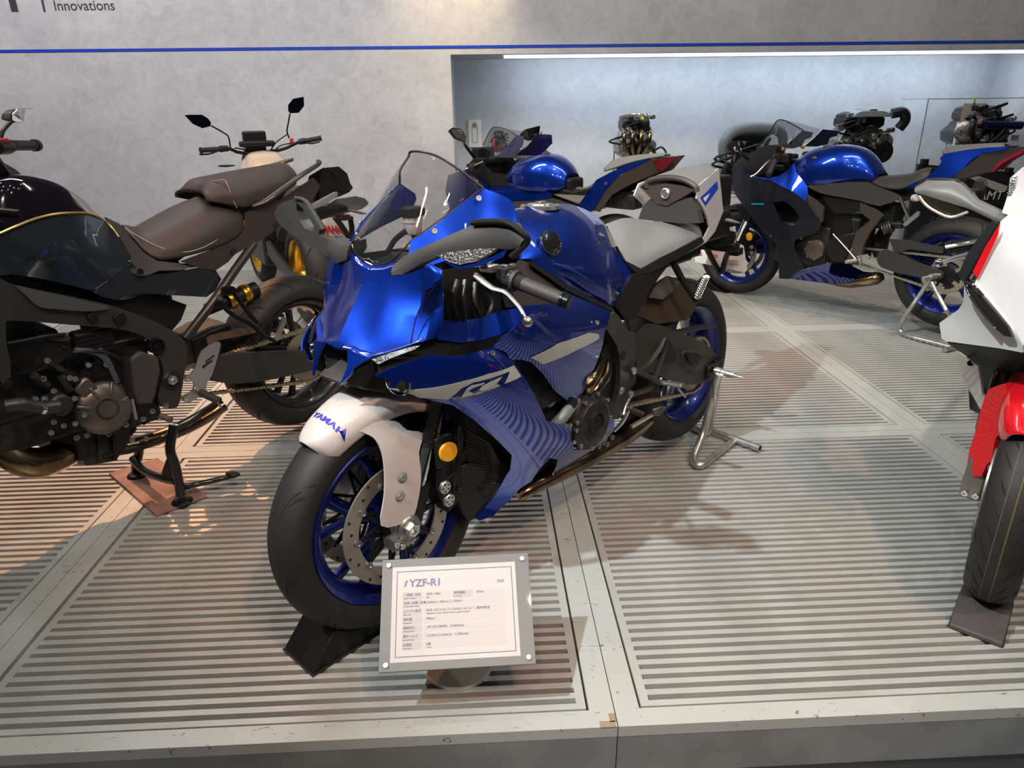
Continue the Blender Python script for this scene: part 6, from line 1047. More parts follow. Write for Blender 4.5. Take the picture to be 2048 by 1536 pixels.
# ================================================================ navy and blue sport bike on the right
E_ = thing('motorcycle', 'dark navy and blue sport bike with blue wheels on a paddock stand, right', 'motorcycle', frame_m(2.3989, 2.6606, 2.2003), group='display motorcycles')
ew = wheel('rear_wheel', E_, (0, 0, .379), .315, .180, RIMB, .145, 'x', ph=.1, npat=12, pat=[(.15, 0, .75, .30, .06), (.5, .2, 1.15, .34, .04)])
sprocket(ew, (0, .09, 0), .098, 42, hole=.80); disc(ew, -.08, .08, .12, n=5, holes=16, sgn=-1)
obj('hub_carrier', M().lathe([(.03, .07), (.065, .075), (.065, .088), (.03, .10)], (0, 0, 0), (0, 1, 0), 28), DARKM, ew)
ef = wheel('front_wheel', E_, (1.395, 0, .302), .300, .120, RIMB, .092, 'x', .1696, ph=.3, npat=10)
disc(ef, .068, .12, .149, holes=20, n=8); disc(ef, -.068, .12, .149, holes=20, n=8, sgn=-1)
chain(E_, (.565, .09, .42), .040, (0, .09, .379), .100)
for s in (False, True):
    sg = -1 if s else 1; q = lambda P: [(p[0], sg*p[1], p[2]) for p in P]
    plate('swingarm', [(0.375,0.12,0.448),(0.356,0.12,0.474),(0.295,0.12,0.471),(0.197,0.12,0.445),(0.113,0.12,0.423),(0.025,0.12,0.406),(0.004,0.12,0.367),(0.052,0.12,0.342),(0.11,0.12,0.352),(0.236,0.12,0.357),(0.341,0.12,0.375),(0.374,0.12,0.412)], FRAMEM, E_, (), .04, .03, mir=s, smooth=2)
    plate('frame_arm', [(0.516,0.16,0.737),(0.419,0.16,0.706),(0.368,0.16,0.679),(0.386,0.16,0.649),(0.428,0.16,0.575),(0.453,0.16,0.495),(0.453,0.155,0.374),(0.52,0.155,0.37),(0.565,0.155,0.449),(0.513,0.16,0.565),(0.435,0.16,0.644),(0.504,0.16,0.683)], mat('bronze_grey_frame', (.085, .068, .058), .35, .5) if not s else bpy.data.materials['bronze_grey_frame'], E_, (), .04, .02, mir=s)
    plate('frame_head', [(0.837,0.19,0.758),(0.777,0.19,0.731),(0.719,0.19,0.691),(0.712,0.19,0.605),(0.735,0.19,0.59),(0.791,0.19,0.654),(0.84,0.19,0.713)], bpy.data.materials['bronze_grey_frame'], E_, (), .04, .02, mir=s)
    plate('knee_cover', [(0.854,0.18,0.807),(0.813,0.18,0.819),(0.669,0.175,0.838),(0.504,0.16,0.854),(0.447,0.15,0.835),(0.338,0.14,0.804),(0.306,0.14,0.779),(0.405,0.15,0.726),(0.512,0.165,0.746),(0.637,0.175,0.759),(0.763,0.18,0.773)], GREYP, E_, (), .04, .005, mir=s, smooth=2)
    plate('side_box', [(0.757,0.15,0.753),(0.617,0.15,0.747),(0.527,0.15,0.738),(0.503,0.15,0.685),(0.573,0.15,0.669),(0.659,0.15,0.657),(0.717,0.15,0.703)], BLACK, E_, (), .04, .02, mir=s)
    plate('side_fairing', [(1.447,0.1,0.848),(1.441,0.1,0.897),(1.31,0.17,0.857),(1.197,0.2,0.834),(1.09,0.21,0.82),(0.922,0.215,0.769),(0.826,0.21,0.716),(0.767,0.21,0.655),(0.709,0.21,0.598),(0.714,0.21,0.564),(0.742,0.21,0.536),(0.81,0.21,0.503),(0.865,0.21,0.48),(0.871,0.205,0.431),(0.83,0.2,0.366),(0.788,0.19,0.304),(0.841,0.18,0.268),(0.901,0.16,0.211),(0.981,0.14,0.198),(0.991,0.16,0.306),(0.998,0.18,0.417),(1.057,0.19,0.463),(1.102,0.195,0.49),(1.157,0.195,0.539),(1.225,0.19,0.6),(1.297,0.18,0.655),(1.382,0.14,0.706),(1.438,0.11,0.76)], NAVYM, E_, [(1.14,0.225,0.702),(0.904,0.215,0.504)], .03, .004, mir=s, holes=([(1.047,0.21,0.696),(0.965,0.21,0.71),(0.896,0.21,0.667),(0.854,0.21,0.616),(0.882,0.21,0.569),(0.935,0.21,0.554),(0.983,0.21,0.595)],))
    decal('cyan_mark', [(1.213,0.2,0.674),(1.106,0.2,0.684),(1.109,0.2,0.674),(1.212,0.2,0.664)], TEAL, o_surf['side_fairing.%03d' % (3 if False else 0)] if 'side_fairing.000' in o_surf else list(o_surf.values())[-1], E_, s, .004)
    plate('upper_fairing', [(1.287,0.18,0.853),(1.211,0.18,0.842),(1.139,0.17,0.833),(1.058,0.16,0.853),(1.01,0.15,0.892),(0.985,0.14,0.935),(0.951,0.16,0.884),(0.899,0.17,0.846),(0.851,0.18,0.808),(0.828,0.2,0.757),(0.829,0.205,0.718),(0.922,0.215,0.769),(1.09,0.21,0.82),(1.197,0.2,0.834)], BLUE, E_, (), .03, .004, mir=s)
    plate('belly_pan', [(0.904,0.15,0.213),(0.858,0.17,0.27),(0.764,0.17,0.314),(0.662,0.165,0.352),(0.631,0.16,0.366),(0.648,0.15,0.295),(0.565,0.14,0.273),(0.483,0.13,0.28),(0.53,0.11,0.234),(0.648,0.11,0.219),(0.763,0.12,0.213)], BLUED, E_, (), .04, .004, mir=s)
    plate('tail_panel', [(0.29,0.14,0.838),(0.189,0.135,0.901),(0.146,0.13,0.945),(0.133,0.125,0.984),(0.146,0.12,1.001),(0.129,0.115,1.022),(0.039,0.1,1.045),(-0.061,0.085,1.061),(-0.158,0.07,1.066),(-0.12,0.075,1.048),(-0.039,0.09,1.03),(-0.006,0.1,1.002),(0.019,0.11,0.966),(0.05,0.125,0.919),(0.076,0.13,0.897),(0.16,0.14,0.855),(0.228,0.145,0.835)], BLUE, E_, (), .04, .005, mir=s)
    plate('tail_cover', [(0.163,0.13,0.849),(0.077,0.125,0.892),(0.051,0.12,0.916),(0.015,0.105,0.963),(-0.044,0.085,1.03),(-0.158,0.06,1.061),(-0.208,0.04,1.066),(-0.211,0.04,1.052),(-0.128,0.06,0.991),(-0.099,0.07,0.945),(-0.016,0.09,0.913),(0.066,0.11,0.886),(0.114,0.12,0.841)], bpy.data.materials['brown_black_tail'], E_, (), .04, .006, mir=s)
    plate('tail_lamp', [(-0.097,0.07,0.935),(-0.109,0.07,0.965),(-0.128,0.065,0.996),(-0.211,0.045,1.057),(-0.21,0.045,1.042),(-0.139,0.065,0.987),(-0.109,0.07,0.945)], mat('red_tail_lens', (.35, .01, .03), .15, 0, 1) if not s else bpy.data.materials['red_tail_lens'], E_, (), .04, .012, mir=s, lift=.003)
    obj('handgrip', M().tube(q([(1.039,0.27,0.954),(1.01,0.37,0.876)]), .017, 14), RUB, E_)
    obj('switch_housing', M().tube(q([(1.06,0.22,0.978),(1.039,0.27,0.954)]), .022, 12), BLACK, E_)
    obj('hand_lever', M().tube(q([(1.092,0.24,0.947),(1.092,0.27,0.937),(1.095,0.31,0.912),(1.11,0.35,0.874),(1.134,0.37,0.856)]), [.009, .008, .006, .006, .007], 8, 3), ALU, E_)
    obj('fork_stanchion', M().cyl((1.395-.035, sg*.10, .40), (1.30, sg*.10, .56), .021, 16), CHROME, E_); obj('fork_tube', M().cyl((1.30, sg*.10, .54), (1.14, sg*.10, .94), .027, 16), DARKM, E_)
    obj('brake_caliper', M().loft([[vec((1.29+dx, sg*y, .38+dz)) for dx, dz in ((-.05, -.06), (.02, -.08), (.045, .02), (.03, .08), (-.05, .05))] for y in (.055, .115)]), DARKM, E_, bev=.008)
    o = q([(1.242,0.14,0.443),(1.224,0.125,0.372),(1.219,0.125,0.335)])
    obj('side_reflector', M().lathe([(.027, 0), (.028, .004), (.0001, .009)], o[0], (.2, sg, 0), 24), AMBER, E_)
    for p in o[1:]: obj('piston_cap', M().lathe([(.014, 0), (.014, .005), (.0001, .006)], p, (0, sg, 0), 20), ALU, E_)
    cp_ = q([(1.232,0.4,1.045)])[0]
    hp2 = obj('peg_hanger', M().tube(q([(0.302,0.15,0.783),(0.258,0.16,0.719),(0.215,0.17,0.655),(0.242,0.17,0.624)]), [.012, .011, .012, .010], 8, 3, flat=.7), FRAMEM, E_)
    plate('passenger_peg', q([(0.238,0.2,0.647),(0.173,0.2,0.725),(0.159,0.2,0.721),(0.162,0.2,0.699),(0.22,0.2,0.635)]), ALU, hp2, (), .04, .014)
plate('dark_gap_filler', [(0.924,0.12,0.724),(0.757,0.12,0.726),(0.589,0.12,0.671),(0.553,0.12,0.567),(0.582,0.12,0.442),(0.725,0.12,0.422),(0.885,0.12,0.559)], BLACK, E_, (), .06, .01)  # black plate added to darken the bright gap between fairing and frame
plate('chain_guard', [(0.335,0.11,0.54),(0.237,0.11,0.547),(0.138,0.11,0.54),(0.036,0.11,0.535),(0.035,0.11,0.499),(0.13,0.11,0.499),(0.217,0.11,0.498),(0.262,0.11,0.469),(0.289,0.11,0.465)], FRAMEM, E_, (), .05, .012)
lumps(E_, [((.86, 0, .44), (.36, .30, .26)), ((1.02, 0, .62), (.24, .20, .24)), ((.62, 0, .50), (.20, .24, .28)), ((.70, 0, .74), (.50, .20, .14)), ((.20, 0, .80), (.50, .14, .08)), ((.45, 0, .66), (.20, .14, .14))], GUN, 'engine_block', .015)
lumps(E_, [((1.0, 0, .72), (.26, .22, .22)), ((1.12, 0, .80), (.18, .12, .30)), ((1.10, .0, .90), (.10, .26, .04))], DARKM, 'steering_head', .01)
p = vec([(0.746,0.185,0.427)][0]); cv = obj('engine_cover', M().lathe([(.062, -.03), (.064, -.008), (.058, .002), (.042, .006), (.020, .007), (.019, .002), (.0001, .002)], p, (0, 1, 0), 36), mat('bronze_cover', (.13, .105, .09), .35, .7), E_)
bolts(cv, [p+vec((.060*math.cos(a), -.004, .060*math.sin(a))) for a in np.linspace(0, 2*PI, 8)[:-1]], (0, 1, 0), .006, .008, ALUD)
obj('sprocket_cover', M().prism([vec(v) for v in [(0.67,0.165,0.503),(0.576,0.165,0.546),(0.511,0.165,0.565),(0.529,0.165,0.455),(0.548,0.165,0.379),(0.63,0.165,0.373),(0.672,0.165,0.435)]], (0, .02, 0)), BLACK, E_, bev=.01)
obj('shift_rod', M().tube([(0.637,0.19,0.541),(0.543,0.19,0.469),(0.468,0.19,0.407)], .004, 8), ALU, E_)
obj('heel_plate', M().prism([vec(v) for v in [(0.469,0.19,0.431),(0.41,0.19,0.452),(0.386,0.19,0.437),(0.422,0.19,0.402),(0.443,0.19,0.387)]], (0, .006, 0)), ALU, E_)
obj('footpeg', M().tube([(0.471,0.19,0.404),(0.5,0.25,0.399)], .012, 10), mat('pale_peg', (.55, .50, .42), .35, .6), E_); obj('gear_pedal', M().tube([(0.444,0.2,0.436),(0.433,0.2,0.372)], .005, 8), ALU, E_)
bolts(E_, [(1.045,0.2,0.478),(0.942,0.2,0.485),(0.831,0.2,0.49),(0.65,0.17,0.355),(0.764,0.18,0.306),(0.51,0.18,0.46)], (0, 1, 0), .008, .006, ALUD)
obj('exhaust', M().tube([(0.744,0.06,0.23),(0.567,0.08,0.232),(0.457,0.09,0.266),(0.384,0.08,0.295),(0.354,0.06,0.31)], [.03, .035, .045, .050, .030], 14, 4, flat=.8), BRASS, E_)
spring(E_, [(0.41,0.05,0.588)][0], [(0.358,0.05,0.612)][0], .034, .006, 4, ALUD)
obj('shock_body', M().cyl((.30, .05, .62), (.48, .05, .60), .022, 14), GUN, E_)
tank_g(E_, ((1.02, .11, .95, .86), (.93, .16, 1.01, .82), (.84, .18, 1.035, .815), (.74, .18, 1.047, .825), (.64, .16, 1.03, .84), (.56, .12, .98, .85), (.49, .08, .89, .86)))
emq = vec([(0.849,0.155,0.957)][0]); obj('tank_emblem', M().lathe([(.026, -.004), (.026, .003), (.0001, .005)], emq, (.2, 1, .4), 28), mat('gold_emblem', (.35, .25, .08), .2, .9, bump=.8, bscale=160), E_)
skin('rider_seat', [[(0.491,0,0.875),(0.501,0.06,0.864),(0.496,0.1,0.845)], [(0.417,0,0.883),(0.418,0.08,0.871),(0.415,0.13,0.825)], [(0.33,0,0.899),(0.315,0.09,0.884),(0.31,0.14,0.828)], [(0.259,0,0.931),(0.235,0.08,0.921),(0.23,0.13,0.871)], [(0.223,0,0.935),(0.206,0.05,0.926),(0.191,0.1,0.903)]], mat('olive_black_seat', (.035, .034, .028), .5) , E_, 4, 4, thick=.01)
skin('pillion_seat', [[(0.175,0,1.036),(0.164,0.05,1.028),(0.142,0.1,1.016)], [(0.143,0,1.055),(0.129,0.06,1.048),(0.104,0.1,1.028)], [(0.044,0,1.066),(0.027,0.05,1.061),(-0.002,0.08,1.044)], [(-0.096,0,1.078),(-0.113,0.03,1.075),(-0.127,0.05,1.064)]], mat('grey_pillion', (.12, .12, .115), .5), E_, 4, 4, thick=.01)
skin('windscreen', [[(1.359,0,1.006),(1.288,0.06,0.998),(1.176,0.12,1.005)], [(1.276,0,1.097),(1.193,0.06,1.064),(1.074,0.12,1.039)], [(1.228,0,1.172),(1.132,0.06,1.138),(1.007,0.12,1.094)], [(1.183,0,1.184),(1.086,0.05,1.162),(0.973,0.1,1.127)]], GLASS, E_, 3, 3)
obj('screen_edge', M().tube([(1.352,0,1.012),(1.277,0,1.1),(1.228,0,1.175),(1.183,0,1.184),(1.079,0.05,1.159),(0.973,0.1,1.127)], .0035, 6, 4), DARKM, E_)
obj('nose_cowl', M().loft([ringpts(a, b, .06, .01) for a, b in zip([(1.512,0,0.901),(1.404,0.05,0.955),(1.288,0.09,1.006),(1.187,0.11,1.035)], [(1.518,0,0.82),(1.407,0.08,0.826),(1.297,0.13,0.842),(1.181,0.14,0.866)])]), BLACK, E_)
for s in (False, True): plate('screen_wing', [(1.079,0.12,1.021),(1.03,0.13,1.064),(0.967,0.11,1.127),(0.88,0.15,1.118),(0.886,0.16,1.09),(0.927,0.16,1.077),(0.94,0.15,1.038),(1.004,0.14,1.021)], NAVYM, E_, (), .03, .004, mir=s)
obj('paper_tag', M().box([(1.05,0.074,1.065)][0], (.002, .045, .05)), mat('grey_tag', (.5, .5, .5), .5), E_, sm=False)
lumps(E_, [((1.15, 0, .95), (.10, .22, .05)), ((1.22, 0, .98), (.06, .18, .10)), ((1.24, 0, .86), (.12, .20, .16)), ((1.05, .12, .96), (.05, .06, .06)), ((1.05, -.12, .96), (.05, .06, .06))], BLACK, 'instrument_cluster', .012)
for u in [(1.09,0.11,1.008),(1.088,-0.11,1.01)]: obj('fork_cap', M().cyl(u, vec(u)+vec((-.006, 0, .014)), .014, 12), mat('orange_cap', (.6, .28, .04), .35, .6), E_)
mk = [(1.276,0.42,1.039),(1.247,0.42,1.072),(1.231,0.4,1.063),(1.231,0.36,1.02),(1.238,0.35,0.992),(1.26,0.4,0.999)]
c_ = sum(vec(p) for p in mk)/len(mk); mh = obj('mirror_head', M().loft([[vec(p) for p in mk], [c_+(vec(p)-c_)*.7+vec((.04, 0, 0)) for p in mk]]), BLACK, E_, bev=.003)
obj('mirror_pane', M().prism([c_+(vec(p)-c_)*.8+vec((-.003, -.01, 0)) for p in mk], (.001, 0, 0)), MIRR, mh, sm=False)
obj('mirror_stalk', M().tube([(1.239,0.35,1.001),(1.257,0.28,0.972),(1.279,0.2,0.949)], .011, 8, 3), BLACK, E_)
obj('front_fender', M().loft([[vec((1.395+r*math.cos(a), y, .302+r*math.sin(a))) for y, r in ((-.07, .30), (-.06, .325), (0, .335), (.06, .325), (.07, .30), (.055, .312), (0, .325), (-.055, .312))] for a in np.linspace(.55, 2.2, 9)]), NAVYM, E_)
plate('fork_cover', [(1.411,0.09,0.626),(1.353,0.09,0.645),(1.286,0.1,0.599),(1.25,0.1,0.562),(1.278,0.1,0.539),(1.333,0.1,0.54)], NAVYM, E_, (), .03, .005)
# its stand
t = thing('paddock_stand', 'thin tube paddock stand under the rear wheel of the navy bike at right', 'stand', frame_m(2.3989, 2.6606, 2.2003))
obj('side_tube', M().tube([(0.05,0.17,0.356),(0.082,0.19,0.261),(0.112,0.21,0.174)]+[(0.165,0.154,0.07),(0.169,0.138,0.035),(0.15,0.145,0.016),(0.112,0.165,0.014),(0.05,0.18,0.014),(-0.051,0.189,0.014),(-0.156,0.203,0.014)], .0125, 12, 4), OXI, t)
obj('brace_tube', M().tube([(0.04,0.17,0.346),(-0.025,0.18,0.263),(-0.091,0.19,0.187)]+[(-0.009,-0.208,0.016)], .0115, 12, 3), OXI, t)
obj('spool_pin', M().cyl([(0.019,0.13,0.383)][0], [(0.069,0.22,0.369)][0], .011, 14).cyl([(0.031,0.15,0.379)][0], [(0.048,0.185,0.375)][0], .017, 14), OXI, t)
obj('rear_tube', M().cyl([(-0.139,0.284,0.016)][0], [(-0.232,-0.166,0.016)][0], .013, 14), OXI, t)
t = thing('wheel_chock', 'black wedge chock at the front tyre of the navy bike', 'wheel chock', frame_m(2.3989, 2.6606, 2.2003), group='wheel chocks')
obj('wedge', chock_g(1.42, 1.72, 1.63, -.07, .07, .12, .02, 1.395, .302), BLACK, t, bev=.003)
# ================================================================ white and red sport bike cut by the right edge
F_ = thing('motorcycle', 'white sport bike with red front fender, cut off by the right edge', 'motorcycle', frame_m(2.05, 1.42, 3.977), group='display motorcycles')
ff = wheel('front_wheel', F_, (1.379, 0, .324), .300, .120, DARKM, .092, 'x', 0, npat=16, pat=[(.34, 0, .80, .16, .0), (.28, .18, .62, .30, 0), (.95, .10, 1.25, .2, 0)])
for yy, m_ in ((.006, mat('yellow_tyre_line', (.075, .06, .015), .6)),): obj('tyre_stripe', M().lathe([(.3002, yy-.0018), (.3006, yy-.001), (.3006, yy+.001), (.3002, yy+.0018)], (0, 0, 0), (0, 1, 0), 96, closed=True), m_, ff)
obj('tyre_rib_line', M().lathe([(.2992, -.0165), (.2997, -.016), (.2997, -.0145), (.2992, -.014)], (0, 0, 0), (0, 1, 0), 96, closed=True), mat('grey_rib_line', (.06, .06, .06), .6), ff)
disc(ff, -.066, .12, .149, n=8, sgn=-1)
wheel('rear_wheel', F_, (0, 0, .36), .315, .180, DARKM, .145, 'x')
t = thing('wheel_chock', 'dark brown wedge chock holding the front tyre of the white bike', 'wheel chock', frame_m(2.05, 1.42, 3.977), group='wheel chocks')
obj('wedge', chock_g(1.40, 1.612, 1.525, -.060, .060, .102, .030, 1.379, .324), mat('worn_black_rubber', (.045, .036, .033), .55, noise=(20, (.028, .025, .024), .4, .7)), t, bev=.003)
obj('foot_strip', M().box((1.50, 0, .0015), (.215, .124, .003)), RUB, t, sm=False)
lumps(F_, [((.85, 0, .46), (.36, .30, .28)), ((1.0, 0, .66), (.24, .26, .22)), ((.55, 0, .60), (.50, .20, .20)), ((1.12, 0, .60), (.04, .30, .34))], DARKM, 'engine_block', .015)
for s in (-1, 1):
    q = lambda P: [(p[0], -s*p[1], p[2]) for p in P]
    obj('fork_tube', M().cyl((1.345, s*.098, .46), (1.12, s*.098, .94), .027, 20), mat('bronze_fork', (.10, .06, .03), .15, .9) if s < 0 else bpy.data.materials['bronze_fork'], F_)
    ax = obj('axle_clamp', M().loft([[vec(p) for p in r] for r in ([(1.352, s*.070, .44), (1.352, s*.118, .44), (1.41, s*.118, .43), (1.41, s*.070, .43)], [(1.345, s*.070, .33), (1.345, s*.124, .33), (1.425, s*.124, .325), (1.425, s*.070, .325)], [(1.36, s*.072, .285), (1.36, s*.122, .285), (1.42, s*.122, .285), (1.42, s*.072, .285)])]), mat('bronze_casting', (.30, .25, .21), .4, .8) if s < 0 else bpy.data.materials['bronze_casting'], F_, bev=.008)
    bolts(ax, [(1.426, s*.084, .305), (1.426, s*.110, .305)], (1, 0, -.2), .0085, .006, ALU)
    plate('fork_cover', q([(2.028,-0.075,0.808),(1.93,-0.07,0.786),(1.846,-0.062,0.768),(1.587,-0.062,0.643),(1.414,-0.066,0.546),(1.352,-0.068,0.468),(1.481,-0.07,0.5),(1.315,-0.072,0.371),(1.364,-0.078,0.374),(1.31,-0.084,0.316),(0.878,-0.125,0.11),(0.949,-0.135,0.147),(1.049,-0.138,0.216),(1.265,-0.13,0.363),(1.31,-0.124,0.432),(1.406,-0.118,0.521),(1.551,-0.108,0.617),(1.743,-0.095,0.701)]) if False else [(1.44,-0.11,0.611),(1.45,-0.095,0.628),(1.46,-0.078,0.644),(1.46,-0.063,0.601),(1.46,-0.061,0.563),(1.455,-0.063,0.508),(1.45,-0.07,0.487),(1.44,-0.066,0.424),(1.44,-0.074,0.407),(1.43,-0.079,0.37),(1.42,-0.097,0.357),(1.41,-0.109,0.356),(1.4,-0.117,0.372),(1.4,-0.121,0.42),(1.4,-0.118,0.468),(1.4,-0.118,0.519),(1.41,-0.117,0.567),(1.42,-0.115,0.591)], RED, F_, (), .03, .012, ax=0) if s < 0 else None
FRF = []
for a, hw in ((48, .045), (54, .062), (66, .074), (84, .080), (104, .080), (124, .070)):
    a = math.radians(a); FRF.append([vec((1.379+r*math.cos(a), hw*u, .324+r*math.sin(a))) for u, r in ((0, .338), (.5, .334), (.85, .320), (1, .298), (1.06, .262))])
skin('front_fender', FRF, RED, F_, 4, 4, thick=.004)
FW = [(1.5,-0.209,0.884),(1.54,-0.186,0.887),(1.56,-0.153,0.868),(1.58,-0.12,0.842),(1.6,-0.091,0.817),(1.6,-0.061,0.781),(1.6,-0.058,0.766),(1.56,-0.106,0.754),(1.5,-0.166,0.734),(1.44,-0.229,0.713),(1.42,-0.241,0.715),(1.4,-0.255,0.751),(1.43,-0.228,0.787),(1.45,-0.214,0.806),(1.47,-0.205,0.832)]
plate('lower_cowl', FW, WHITE, F_, [(1.47,-0.196,0.785)], .03, .006, ax=0)
NB = [(1.5,-0.17,1.028),(1.5,-0.17,1.015),(1.5,-0.171,0.978),(1.5,-0.178,0.936),(1.5,-0.186,0.896),(1.52,-0.188,0.883),(1.53,-0.17,0.867),(1.56,-0.14,0.85),(1.58,-0.109,0.826),(1.6,-0.084,0.81),(1.61,-0.061,0.784),(1.62,-0.03,0.781),(1.6,-0.011,0.848),(1.55,-0.04,0.967),(1.48,-0.071,1.041),(1.46,-0.131,1.045),(1.44,-0.159,1.043)]
nb = plate('nose_cowl', NB, WHITE, F_, [(1.58,-0.097,0.943)], .03, .006, ax=0)
plate('red_flash', [(1.52,-0.167,1.031),(1.52,-0.165,1.004),(1.52,-0.169,0.981),(1.525,-0.176,0.942),(1.53,-0.184,0.902),(1.52,-0.197,0.915),(1.52,-0.185,0.972),(1.52,-0.171,1.017)], RED, F_, (), .04, .004, ax=0)
plate('side_intake', [(1.47,-0.186,1.028),(1.49,-0.173,1.025),(1.49,-0.188,0.97),(1.49,-0.202,0.912),(1.48,-0.213,0.878),(1.44,-0.233,0.885),(1.44,-0.224,0.939),(1.45,-0.206,0.987)], BLACK, F_, (), .04, .006, ax=0)
plate('headlight_slit', [(1.53,-0.205,0.889),(1.545,-0.189,0.884),(1.57,-0.157,0.866),(1.6,-0.117,0.837),(1.615,-0.098,0.823),(1.625,-0.083,0.802),(1.61,-0.099,0.799),(1.58,-0.142,0.819),(1.55,-0.181,0.85)], DLENS, F_, (), .04, .006, ax=0)
obj('headlight_brow', M().tube([(1.54,-0.206,0.892),(1.56,-0.185,0.89),(1.575,-0.161,0.873)], .004, 8, 3).tube([(1.54,-0.205,0.889),(1.555,-0.191,0.867),(1.585,-0.159,0.84),(1.62,-0.121,0.816)], .003, 8, 3), CHROME, F_)
plate('side_panel', [(1.3,-0.208,0.652),(1.34,-0.178,0.651),(1.36,-0.153,0.644),(1.34,-0.142,0.598),(1.3,-0.132,0.544),(1.28,-0.124,0.523),(1.24,-0.129,0.476),(1.22,-0.162,0.519),(1.24,-0.191,0.56),(1.27,-0.204,0.606)], WHITE, F_, (), .03, .006, ax=0)
obj('panel_hole', M().cyl([(1.335,-0.175,0.637)][0], [(1.345,-0.174,0.64)][0], .008, 14), RUBD, F_)
plate('inner_cowl', [(1.4,-0.23,0.701),(1.44,-0.171,0.716),(1.5,-0.061,0.737),(1.2,-0.044,0.519),(1.12,-0.118,0.473),(1.16,-0.145,0.526),(1.26,-0.156,0.614),(1.32,-0.18,0.646)], BLACK, F_, (), .05, .004, ax=0)
obj('screen', M().prism([vec(p) for p in [(1.18,-0.178,1.13),(1.2,-0.198,1.103),(1.24,-0.19,1.073),(1.36,-0.183,1.035),(1.4,-0.14,1.026),(1.44,-0.081,1.035),(1.2,-0.109,1.127)]], (-.004, 0, 0)), WHITE, F_)
o0, o1, o2 = [vec(p) for p in [(1.222,-0.195,1.11),(1.262,-0.19,1.064),(1.222,-0.18,1.108)]]
text('screen_lettering', 'YAMAHA', INKK, F_, o0+vec((.008, 0, 0)), o1-o0, o2-o0, .022, bold=.0004, fit=np.linalg.norm(o1-o0))
mz = list(zip([(1.25,-0.403,1.073),(1.25,-0.379,1.092),(1.26,-0.315,1.095),(1.26,-0.296,1.088),(1.27,-0.27,1.068),(1.28,-0.249,1.051),(1.3,-0.199,1.034),(1.33,-0.137,1.017)], [(1.26,-0.399,1.059),(1.27,-0.373,1.055),(1.28,-0.321,1.043),(1.28,-0.294,1.036),(1.29,-0.272,1.033),(1.29,-0.254,1.027),(1.32,-0.197,1.008),(1.35,-0.131,0.997)], (.02, .04, .05, .05, .05, .04, .03, .03)))
mf_ = obj('mirror_housing', M().loft([ringpts(a, b, t_, .010) for a, b, t_ in mz]), mat('grey_mirror_shell', (.13, .13, .12), .42), F_, ang=50)
obj('mirror_edge', M().tube([(1.24,-0.403,1.072),(1.24,-0.382,1.093),(1.25,-0.315,1.096),(1.25,-0.3,1.089),(1.26,-0.269,1.067)], .004, 8, 3), BLACK, mf_)
plate('signal_lens', [(1.27,-0.386,1.052),(1.27,-0.373,1.053),(1.275,-0.322,1.042),(1.28,-0.266,1.021),(1.27,-0.303,1.005),(1.27,-0.342,1.017),(1.27,-0.367,1.033)], DLENS, mf_, (), .02, .015, ax=0)
obj('lens_rim', M().tube([(1.285,-0.384,1.054),(1.285,-0.364,1.033),(1.285,-0.339,1.018),(1.285,-0.3,1.005),(1.29,-0.263,1.022)], .004, 6, 3), mat('pale_lens_rim', (.45, .42, .35), .3, .4), mf_)
obj('mirror_stub', M().cyl([(1.25,-0.401,1.044)][0], [(1.26,-0.392,1.047)][0], .010, 12), PAPER, mf_)
lv = obj('brake_lever', M().tube([(1.2,-0.308,0.87),(1.21,-0.274,0.889),(1.23,-0.235,0.906)], [.006, .008, .010], 10, 3), ALU, F_)
obj('lever_ball', M().ball([(1.2,-0.316,0.867)][0], .013, 16), CHROME, lv)
obj('handgrip', M().tube([(1.16,-0.313,0.903),(1.16,-0.237,0.925)], .018, 14), BLACK, F_); obj('grip_highlight_bar', M().tube([(1.18,-0.311,0.909),(1.18,-0.284,0.918),(1.18,-0.239,0.933)], .006, 8), ALU, F_)

# the far half and the body of the white bike, mostly beyond the frame
for o in [c for c in F_.children if c.name.split('.')[0] in ('nose_cowl', 'lower_cowl', 'red_flash', 'side_intake', 'headlight_slit', 'side_panel', 'mirror_housing', 'screen')]:
    c = o.copy(); COL.objects.link(c); c.scale.y = -1
    for k in o.children: d = k.copy(); COL.objects.link(d); d.parent = c
def tank_m(par, rows, m):
    R_ = []
    for x, w, zt, zb in rows: R_.append([vec((x, w*math.sin(t)**.8, zb+(zt-zb)*max(0, math.cos(t))**.62)) for t in np.linspace(0, PI/2, 7)])
    return skin('fuel_tank', R_, m, par, 3, 4, ang=60)
tank_m(F_, ((1.02, .11, .93, .78), (.93, .16, 1.0, .76), (.84, .18, 1.03, .75), (.74, .18, 1.03, .75), (.62, .14, .98, .76), (.52, .09, .88, .78)), WHITE)
for s in (False, True):
    plate('side_fairing', [(1.14, .20, .86), (1.12, .20, .70), (1.06, .20, .52), (.98, .18, .38), (.80, .16, .30), (.76, .17, .40), (.90, .20, .54), (.94, .22, .66), (.98, .20, .78)], WHITE, F_, (), .05, .004, mir=s)
    plate('tail_panel', [(.45, .11, .84), (.10, .11, .90), (-.25, .06, 1.0), (-.38, .03, 1.02), (-.20, .07, .92), (.15, .11, .80), (.45, .12, .76)], WHITE, F_, (), .05, .006, mir=s)
    plate('swingarm', [(.58, .11, .46), (.30, .12, .44), (-.06, .12, .40), (-.06, .12, .33), (.30, .12, .34), (.58, .11, .38)], FRAMEM, F_, (), .06, .03, mir=s)
skin('rider_seat', [[(.50, 0, .86), (.50, .07, .85), (.50, .12, .80)], [(.30, 0, .83), (.30, .10, .825), (.30, .15, .78)], [(.08, 0, .85), (.08, .09, .84), (.08, .13, .80)]], BLACK, F_, 4, 4, thick=.01)
